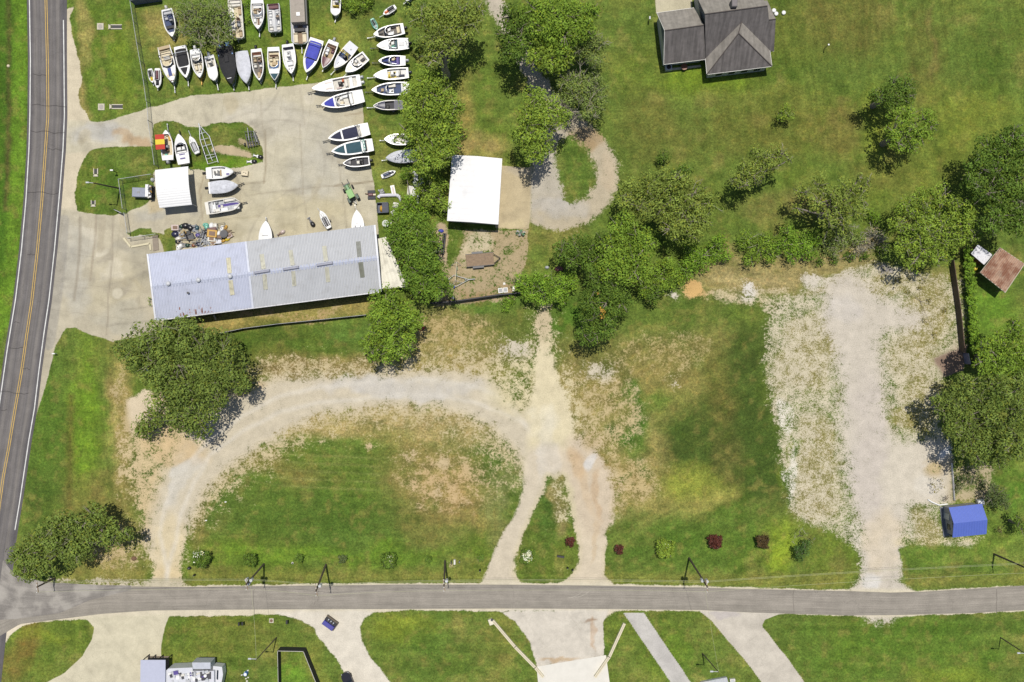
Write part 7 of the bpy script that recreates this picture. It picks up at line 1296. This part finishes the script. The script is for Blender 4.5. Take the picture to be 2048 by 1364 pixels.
WS = [W0, W1, W2, W3, W4, W5]; nmz = ['the junction pole', 'the three transformer pole', 'the oval lawn pole', 'the forked track pole', 'the tall right pole', 'the leaning pole by the blue shed']
for i in range(5):
    for k, (dy, dz, w) in enumerate(((-.8, 0, 'lower'), (.8, 0, 'upper'), (0, -2.2, 'service'))):
        a, b = WS[i], WS[i + 1]; wire('%s wire strung from %s to %s' % (w, nmz[i], nmz[i + 1]), (a[0], a[1] + dy, a[2] + dz), (b[0], b[1] + dy, b[2] + dz))
wire('service wire from the three transformer pole to the thin lamp pole', (W1[0], W1[1], W1[2] - 2), (W6[0], W6[1], W6[2]), .5); wire('service wire crossing the road from the tall right pole to the thin pole', (W4[0], W4[1], W4[2] - 2), (W7[0], W7[1], W7[2]), .5)

# ------------------------------------------------------------------ yard with swing set and trailers
o = thing('flatbed_trailer', 'weathered wooden flatbed trailer in the swing frame yard', 'trailer', V3(960, 520), math.radians(5)); MB().box(0, 0, .7, 4.7, 2.05, .1).build('wooden_deck', mat('wood', .9, var=.3, scale=2.5, bump=.2), o)
m = MB()
for k in range(7): m.box(0, -.88 + k * .29, .802, 4.66, .02, .012)
m.build('board_gaps', mat('brown'), o); m = MB().box(0, 1.05, .6, 4.8, .08, .25).box(0, -1.05, .6, 4.8, .08, .25); m.path([(2.35, .8, .6), (3.5, 0, .5)], .06); m.path([(2.35, -.8, .6), (3.5, 0, .5)], .06); m.build('frame', mat('black'), o)
for x in (-.8, .1):
    for s_ in (-1, 1): MB().tube((x, s_ * 1.13, .36), (x, s_ * 1.35, .36), .36, n=14).build('wheel', mat('black'), o)
for s_ in (-1, 1): MB().box(-.35, s_ * 1.24, .76, 1.9, .3, .05).build('mudguard', mat('darkgrey'), o)
o = thing('swing_set', 'blue and white swing frame beside the lower pine', 'swing set', V3(911, 560)); P_ = Part(o); m = MB(); m.tube(V3(913, 524, 2.1), V3(911, 561, 2.1), .06); P_(m, 'beam', mat('cream'))
for (a, b) in (((902, 531), (913, 524)), ((922, 531), (913, 524)), ((903, 572), (911, 561)), ((926, 566), (911, 561))): m = MB().tube(V3(a[0], a[1], 0), V3(b[0], b[1], 2.1), .04); P_(m, 'leg', mat('silver'))
for t_ in (.3, .65):
    p = lerp3(V3(913, 524, 2.1), V3(911, 561, 2.1), t_); P_(MB().box(p[0], p[1], .5, .25, .5, .04), 'swing_seat', mat('green')); P_(MB().tube((p[0], p[1] - .22, .52), (p[0], p[1] - .22, 2.1), .012, n=4).tube((p[0], p[1] + .22, .52), (p[0], p[1] + .22, 2.1), .012, n=4), 'chain', mat('silver'))
o = thing('boat_trailer', 'empty A frame boat trailer reaching out from under the lower pine', 'boat trailer', V3(930, 560)); P_ = Part(o); m = MB(); m.path([w_(895, 560), w_(908, 550), w_(938, 559)], .05); m.path([w_(895, 566), w_(912, 573), w_(938, 559)], .05); m.path([w_(936, 559), w_(950, 558)], .07); m.tube(w_(930, 561), w_(933, 557), .05); P_(m, 'frame', mat('silver')); x, y = W(909, 574); P_(MB().tube((x - .1, y, .28), (x + .1, y, .28), .28, n=10), 'wheel', mat('blue'))
for i, (px, py, l) in enumerate(((889, 488, 3.6), (878, 498, 1.5))):
    o = thing('black_pipe', ['long pair of black drain pipes on the dirt beside the garage yard', 'short stub of black drain pipes left of the long pair'][i], 'drain pipe', V3(px, py), math.radians(83)); 
    for k in (0, .34): MB().tube((-l / 2, k, .17), (l / 2, k, .17), .16, n=10).build('pipe', mat('black'), o)
o = tag(MB().dome(*V3(882, 462)[:2], 0, .5, .35, .35, 9, 3).build('blue_tarpaulin', mat('blue', .7, var=.3, scale=4)), 'crumpled bright blue tarpaulin at the top of the black drain pipes', 'tarpaulin')
o = thing('garden_umbrella', 'collapsed mint green garden umbrella at the corner of the concrete apron', 'umbrella', V3(1035, 470)); m = MB().tube((0, 0, .1), (.9, .5, 1.6), .03); m.build('pole', mat('silver'), o)
for k in range(6): a = k * 1.05; MB().add([(.5, .3, 1.0), (.5 + .95 * math.cos(a), .3 + .6 * math.sin(a), .9), (.5 + .9 * math.cos(a + .6), .3 + .5 * math.sin(a + .6), .5)], [(0, 1, 2), (2, 1, 0)]).build('fabric_panel', mat((130, 190, 150) if k % 2 else 'white', .8), o)
for i, (px, py, lb) in enumerate(((1001, 581, 'white framed window lying in the grass, left of two'), (1011, 580, 'white framed window lying in the grass, right of two'))):
    o = thing('window_frame', lb, 'window frame', V3(px, py), .08); m = MB()
    for (cx, cy, sx, sy) in ((0, .36, .75, .1), (0, -.36, .75, .1), (-.33, 0, .1, .64), (.33, 0, .1, .64)): m.box(cx, cy, .05, sx, sy, .1)
    m.build('frame', mat('white'), o); MB().box(0, 0, .04, .56, .62, .03).build('pane', mat('grey', .2), o)
crate('small white board lying above the two window frames', 1008.5, 567.5, .4, .4, .08, .1, 'white', 'board', 'board', lid=('offwhite', .7)); crate('cream cupboard at the end of the dark board fence beside the bright bush', 1027, 578, .5, 1.0, .7, .1, 'cream', 'cupboard', 'cupboard', lid=('offwhite', .8))
crate('black barbecue in the shade at the lower left of the swing frame yard', 907, 596, .6, .8, .9, .1, 'black', 'barbecue', 'barbecue', lid=('lightgrey', .5))
o = tag(MB().dome(*V3(842, 656)[:2], 0, .7, .5, .5, 10, 3).build('red_kayak', mat((120, 30, 34), .4)), 'dark red upturned dinghy in the shade right of the leafy tree', 'dinghy')
o = tag(MB().dome(*V3(1118, 538)[:2], 0, .8, .5, .6, 10, 3).build('red_brown_cover', mat('maroon')), 'dark red covered heap under the dark leafy tree of the thicket', 'covered heap')
o = tag(MB().dome(*V3(1094, 535)[:2], 0, .4, .3, .5, 10, 3).build('white_barrel', mat('lightgrey')), 'pale barrel beside the dark red covered heap', 'barrel')
# culvert heads and covers
def culv(label, px, py, L_, rz):
    o = thing('culvert_head', label, 'culvert', V3(px, py), rz); m = MB().box(0, .33, 0, L_, .14, .14).box(0, -.33, 0, L_, .14, .14).box(-L_ / 2, 0, 0, .35, .8, .14); m.build('concrete_rim', mat('concrete'), o); MB().box(.1, 0, .0, L_ - .4, .5, .05).build('dark_opening', mat('black'), o)
culv('concrete culvert slot in the top left lawn, upper one', 232, 54, 2.1, 0); culv('concrete culvert slot in the top left lawn, lower one', 234, 213.5, 2.1, 0)
culv('short culvert slot on the roadside lawn above the lamp pole', 192, 344, 1.2, math.pi / 2); culv('small culvert slot on the roadside lawn below the lamp pole', 187, 406, .9, math.pi / 2)
for (px, py, sq, lb) in ((201, 53, 1, 'square concrete manhole slab in the top left lawn'), (203, 214, 1, 'square slab with a round manhole lid near the yard entrance'), (543, 1241, 1, 'small square drain grate on the lawn below the side road')):
    o = thing('manhole', lb, 'manhole', V3(px, py)); MB().box(0, 0, 0, 1.1 if sq and px < 300 else .75, 1.1 if px < 300 else .75, .1).build('slab', mat('concrete', .9), o); MB().tube((0, 0, .1), (0, 0, .12), .38 if px != 543 else .26, n=14).build('lid', mat((168, 160, 152) if px != 543 else 'brown'), o)
o = thing('manhole', 'big round worn concrete ring set in the forecourt left of the long building', 'manhole', V3(235, 587)); MB().tube((0, 0, 0), (0, 0, .012), 1.0, n=28).build('ring', mat((188, 180, 158), .9), o); MB().tube((0, 0, .012), (0, 0, .02), .8, n=28).build('lid', mat((200, 192, 170), .9), o)
# planter kerb by the building
fl = MB(); P4 = [W(248, 476), W(262, 494), W(300, 487), W(302, 500)]
for a, b in zip(P4[:-1], P4[1:]): fl.box((a[0] + b[0]) / 2, (a[1] + b[1]) / 2, 0, math.hypot(b[0] - a[0], b[1] - a[1]), .3, .18, math.atan2(b[1] - a[1], b[0] - a[0]))
tag(fl.build('planter_kerb', mat((214, 204, 170))), 'cream kerb of the planter at the corner of the long building', 'kerb')
flat('weathered wooden ramp beside the building corner planter', 'wooden_ramp', 'ramp', [(305, 472), (316, 470), (318, 500), (307, 502)], .12, (140, 126, 108))
# trailer parts under the long roof
o = thing('white_propeller_float', 'small white float leaning against the long building wall', 'float', V3(430, 634)); MB().box(0, 0, 0, .3, .9, .3, .4, .1).build('body', mat('cream'), o)
# street side things
def post(label, px, py, h, col, head=None, name='post', cat='post', lean=(0, 0)):
    o = thing(name, label, cat, V3(px, py)); MB().tube((0, 0, 0), (lean[0], lean[1], h), .06, n=8).build('shaft', mat(col), o)
    if head: MB().box(lean[0], lean[1], h, *head[1:], 0, .02).build('head', mat(head[0]), o)
post('small lamp post on the roadside lawn near the fence', 234, 345, 2.0, 'black', ('white', .5, .25, .12), 'lamp_post', 'lamp post'); post('white marker on the verge beside the curved shoulder', 113, 707, 1.0, 'white', ('white', .5, .2, .1), 'road_marker', 'road marker')
post('small sign post standing right of the forked track pole', 904, 1119, 2.2, 'darkgrey', ('darkgrey', .1, .5, .4), 'sign_post', 'sign'); crate('white utility box right of the small sign post', 909.5, 1123, .3, .8, .6, 0, 'white', 'utility box', 'utility_box', lid=('offwhite', .8)); crate('tiny dark meter box beside the white utility box', 919, 1123, .2, .35, .5, 0, 'darkgrey', 'meter box', 'meter_box', lid=('grey', .6))
o = thing('bench', 'black bench on the island between the two tracks', 'bench', V3(1121, 1112), -.15); MB().box(0, 0, .4, 1.2, .35, .06).build('seat', mat('black'), o); MB().box(0, .2, .45, 1.2, .06, .4).build('backrest', mat('black'), o)
for s_ in (-.5, .5): MB().box(s_, 0, 0, .06, .35, .4).build('leg', mat('black'), o)
for (px, py, lb) in ((379, 1136, 'black rubbish sack beside the blossoming oleander'), (960, 1140, 'dark letterbox at the tip of the oval lawn'), (1135, 1135, 'dark letterbox on the island near the road'), (1145, 1139, 'second dark letterbox, on the gravel right of the first'), (390, 1149, 'small dark meter at the left end of the oval lawn')):
    o = thing('letterbox' if 'letter' in lb else 'meter' if 'meter' in lb else 'rubbish_sack', lb, 'letterbox' if 'letter' in lb else 'meter' if 'meter' in lb else 'rubbish sack', V3(px, py)); MB().dome(0, 0, .0, .4 if px < 380 else .22, .3 if px < 380 else .18, .5 if px < 380 else .9, 8, 3).build('body', mat('black'), o); MB().box(0, 0, .5 if px < 380 else .9, .12, .06, .08).build('top', mat('grey'), o)
for i, (px, py) in enumerate(((482, 1243.5), (489, 1243))): post('dark letterbox %s of the pair on the lawn below the road' % ['left', 'right'][i], px, py, 1.0, 'black', ('black', .25, .55, .3), 'letterbox', 'letterbox')
post('dark letterbox on the lawn below the road, right of the drain grate', 577, 1240, 1.0, 'black', ('black', .3, .6, .3), 'letterbox', 'letterbox'); post('thin white post on the big lawn right of the house', 1648, 98, 2.2, 'wood', ('white', .25, .25, .08), 'marker_post', 'post'); post('grey letterbox post left of the shingled house', 1297, 42, 1.4, 'darkgrey', ('lightgrey', .25, .5, .2), 'letterbox', 'letterbox'); post('small grey post at the curb wall end below the road', 984, 1236, 1.0, 'darkgrey', ('darkgrey', .35, .35, .2), 'letterbox', 'letterbox')
o = thing('white_stone', 'round white stone beside the small dark shrub', 'stone', V3(585, 1126)); MB().dome(0, 0, 0, .2, .2, .15, 10, 3).build('rock', mat('offwhite'), o); MB().dome(.02, 0, .08, .13, .13, .1, 8, 3).build('hole', mat('black'), o)
o = tag(MB().dome(*V3(17, 132)[:2], 0, .28, .28, .25, 8, 3).build('white_bucket', mat('cream')), 'pale bucket lost in the tall grass left of the main road', 'bucket')
o = tag(MB().dome(*V3(268, 1117)[:2], 0, .5, .4, .3, 9, 3).build('tree_stump', mat('brown', .9)), 'dark low tree stump on the bare patch right of the ragged oak', 'stump')
# utility cart (blue)
o = thing('golf_cart', 'small blue utility cart with an open dark cab on the pale drive below the road', 'utility cart', V3(661, 1244), math.radians(-36)); MB().box(0, -.42, .35, 2.3, .85, .75, 0, .08).build('cargo_box', mat((74, 72, 156), .5, dirt=.15), o); o.scale = (.92, .92, .92); MB().box(0, .42, .3, 2.4, .8, .4, 0, .05).build('floor_pan', mat('black'), o); MB().box(0, .86, .3, 2.5, .22, .55, 0, .06).build('bumper', mat((110, 98, 82)), o)
for x in (-.55, 0, .55): MB().box(x, .25, .7, .45, .4, .25, 0, .06).build('seat', mat('darkgrey'), o); MB().box(x, .5, .7, .2, .2, .3, 0, .04).build('lever', mat('silver'), o)
for x in (-.85, .85):
    for y in (-.8, .8): MB().tube((x, y - .1, .26), (x, y + .1, .26), .26, n=12).build('wheel', mat('black'), o)
MB().box(1.25, 0, .35, .08, 1.7, .5).build('side_frame', mat((110, 98, 82)), o)
# dark car cropped at the bottom
o = thing('car', 'black car nosing into the frame at the bottom of the pale drive', 'car', V3(700, 1366), math.radians(112)); m = MB(); z_ = lambda x: .75
q = [(-2.2, -.8), (1.6, -.8), (2.1, -.45), (2.2, 0), (2.1, .45), (1.6, .8), (-2.2, .8)]; m.prism(q, .3, .85); m.build('body', mat((44, 44, 52), .25), o); MB().box(-.5, 0, .85, 2.4, 1.4, .5, 0, .2, taper=.85).build('cabin', mat('glass', .1), o); MB().box(-.6, 0, 1.34, 1.5, 1.1, .05, 0, .02).build('roof', mat((50, 50, 58), .25), o)
for x in (-1.35, 1.35):
    for s_ in (-1, 1): MB().tube((x, s_ * .65, .32), (x, s_ * .85, .32), .32, n=14).build('wheel', mat('black'), o)
for s_ in (-1, 1): MB().box(2.0, s_ * .5, .6, .15, .3, .12).build('headlight', mat('lightgrey', .2), o)
for i, (px, py, lb) in enumerate(((493.5, 1345, 'blue plastic barrel on the lawn by the dog run'), )): o = thing('barrel', lb, 'barrel', V3(px, py)); MB().tube((0, 0, 0), (0, 0, .9), .32, n=14).build('shell', mat((84, 140, 214)), o); MB().tube((0, 0, .9), (0, 0, .93), .26, n=14).build('lid', mat('white'), o)
rr = random.Random(5)
for i in range(7): px, py = 483 + rr.random() * 14, 1338 + rr.random() * 26; o = thing('stone', 'one of the pale stones scattered around the blue barrel', 'stone', V3(px, py), 0, 'stones around the blue barrel'); MB().dome(0, 0, 0, .16, .13, .12, 7, 2).build('rock', mat('offwhite'), o); MB().dome(.12, .06, 0, .07, .07, .06, 6, 2).build('chip', mat('offwhite'), o)
# curb walls below the road
def wallp(label, pts, h=.55, w=.45):
    x, y = W(*pts[0]); root = thing('curb_wall', label, 'curb wall', (x, y, 0)); m = MB(); n = len(pts)
    for a, b in zip(pts[:-1], pts[1:]): a, b = W(*a), W(*b); m.box((a[0] + b[0]) / 2 - x, (a[1] + b[1]) / 2 - y, 0, math.hypot(b[0] - a[0], b[1] - a[1]) + .1, w, h, math.atan2(b[1] - a[1], b[0] - a[0]))
    m.build('wall_body', mat((226, 216, 188), .8, var=.1), root); m = MB()
    for a, b in zip(pts[:-1], pts[1:]): a, b = W(*a), W(*b); m.box((a[0] + b[0]) / 2 - x, (a[1] + b[1]) / 2 - y, h, math.hypot(b[0] - a[0], b[1] - a[1]) - .2, w * .35, .02, math.atan2(b[1] - a[1], b[0] - a[0]))
    m.build('coping', mat((196, 186, 164), .8), root)
wallp('long cream curb wall slanting from its end block to the bright slab', [(986, 1240), (1030, 1292), (1070, 1333), (1086, 1352)]); wallp('shorter cream curb wall on the right of the pale drive', [(1248, 1246), (1218, 1312), (1190, 1352)])
tag(MB().box(*W(982, 1242), 0, .75, 1.0, .7, .35, .05).build('end_block', mat((230, 222, 200))), 'square cream end block of the long curb wall', 'end block')
o = MB().prism([W(1073, 1333), W(1212, 1310), W(1222, 1385), W(1078, 1385)], 0, .05).build('concrete_slab', mat((226, 222, 212), .8, var=.08, scale=.5)); o['kind'] = 'structure'
flat('pale flat roof edge cropped by the bottom edge between the driveways', 'roof_edge', 'roof', [(1400, 1362), (1452, 1352), (1458, 1372), (1402, 1385)], .6, 'lightgrey')
crate('white lid box just right of the cropped pale roof at the bottom edge', 1464, 1359, .9, .5, .5, .1, 'offwhite', 'box', 'lid_box', lid=('lightgrey', .6))
# white spots in the grass
for i, (px, py, lb) in enumerate(((451, 1004, 'lone white stone on the left part of the oval lawn, upper'), (412, 1041, 'lone white stone on the left part of the oval lawn, lower'), (1945, 0, ''), (270, 738, ''))):
    if not lb: continue
    o = thing('stone', lb, 'stone', V3(px, py)); MB().dome(0, 0, 0, .2, .12, .12, 8, 2).build('rock', mat('white'), o); MB().dome(.15, .05, 0, .06, .06, .05, 6, 2).build('chip', mat('white'), o)
flat('blue tarpaulin scrap caught in the crown shade of the huge oak', 'tarpaulin', 'tarpaulin', [(290, 741), (298, 738), (301, 744), (293, 747)], .12, (160, 176, 220), 0)
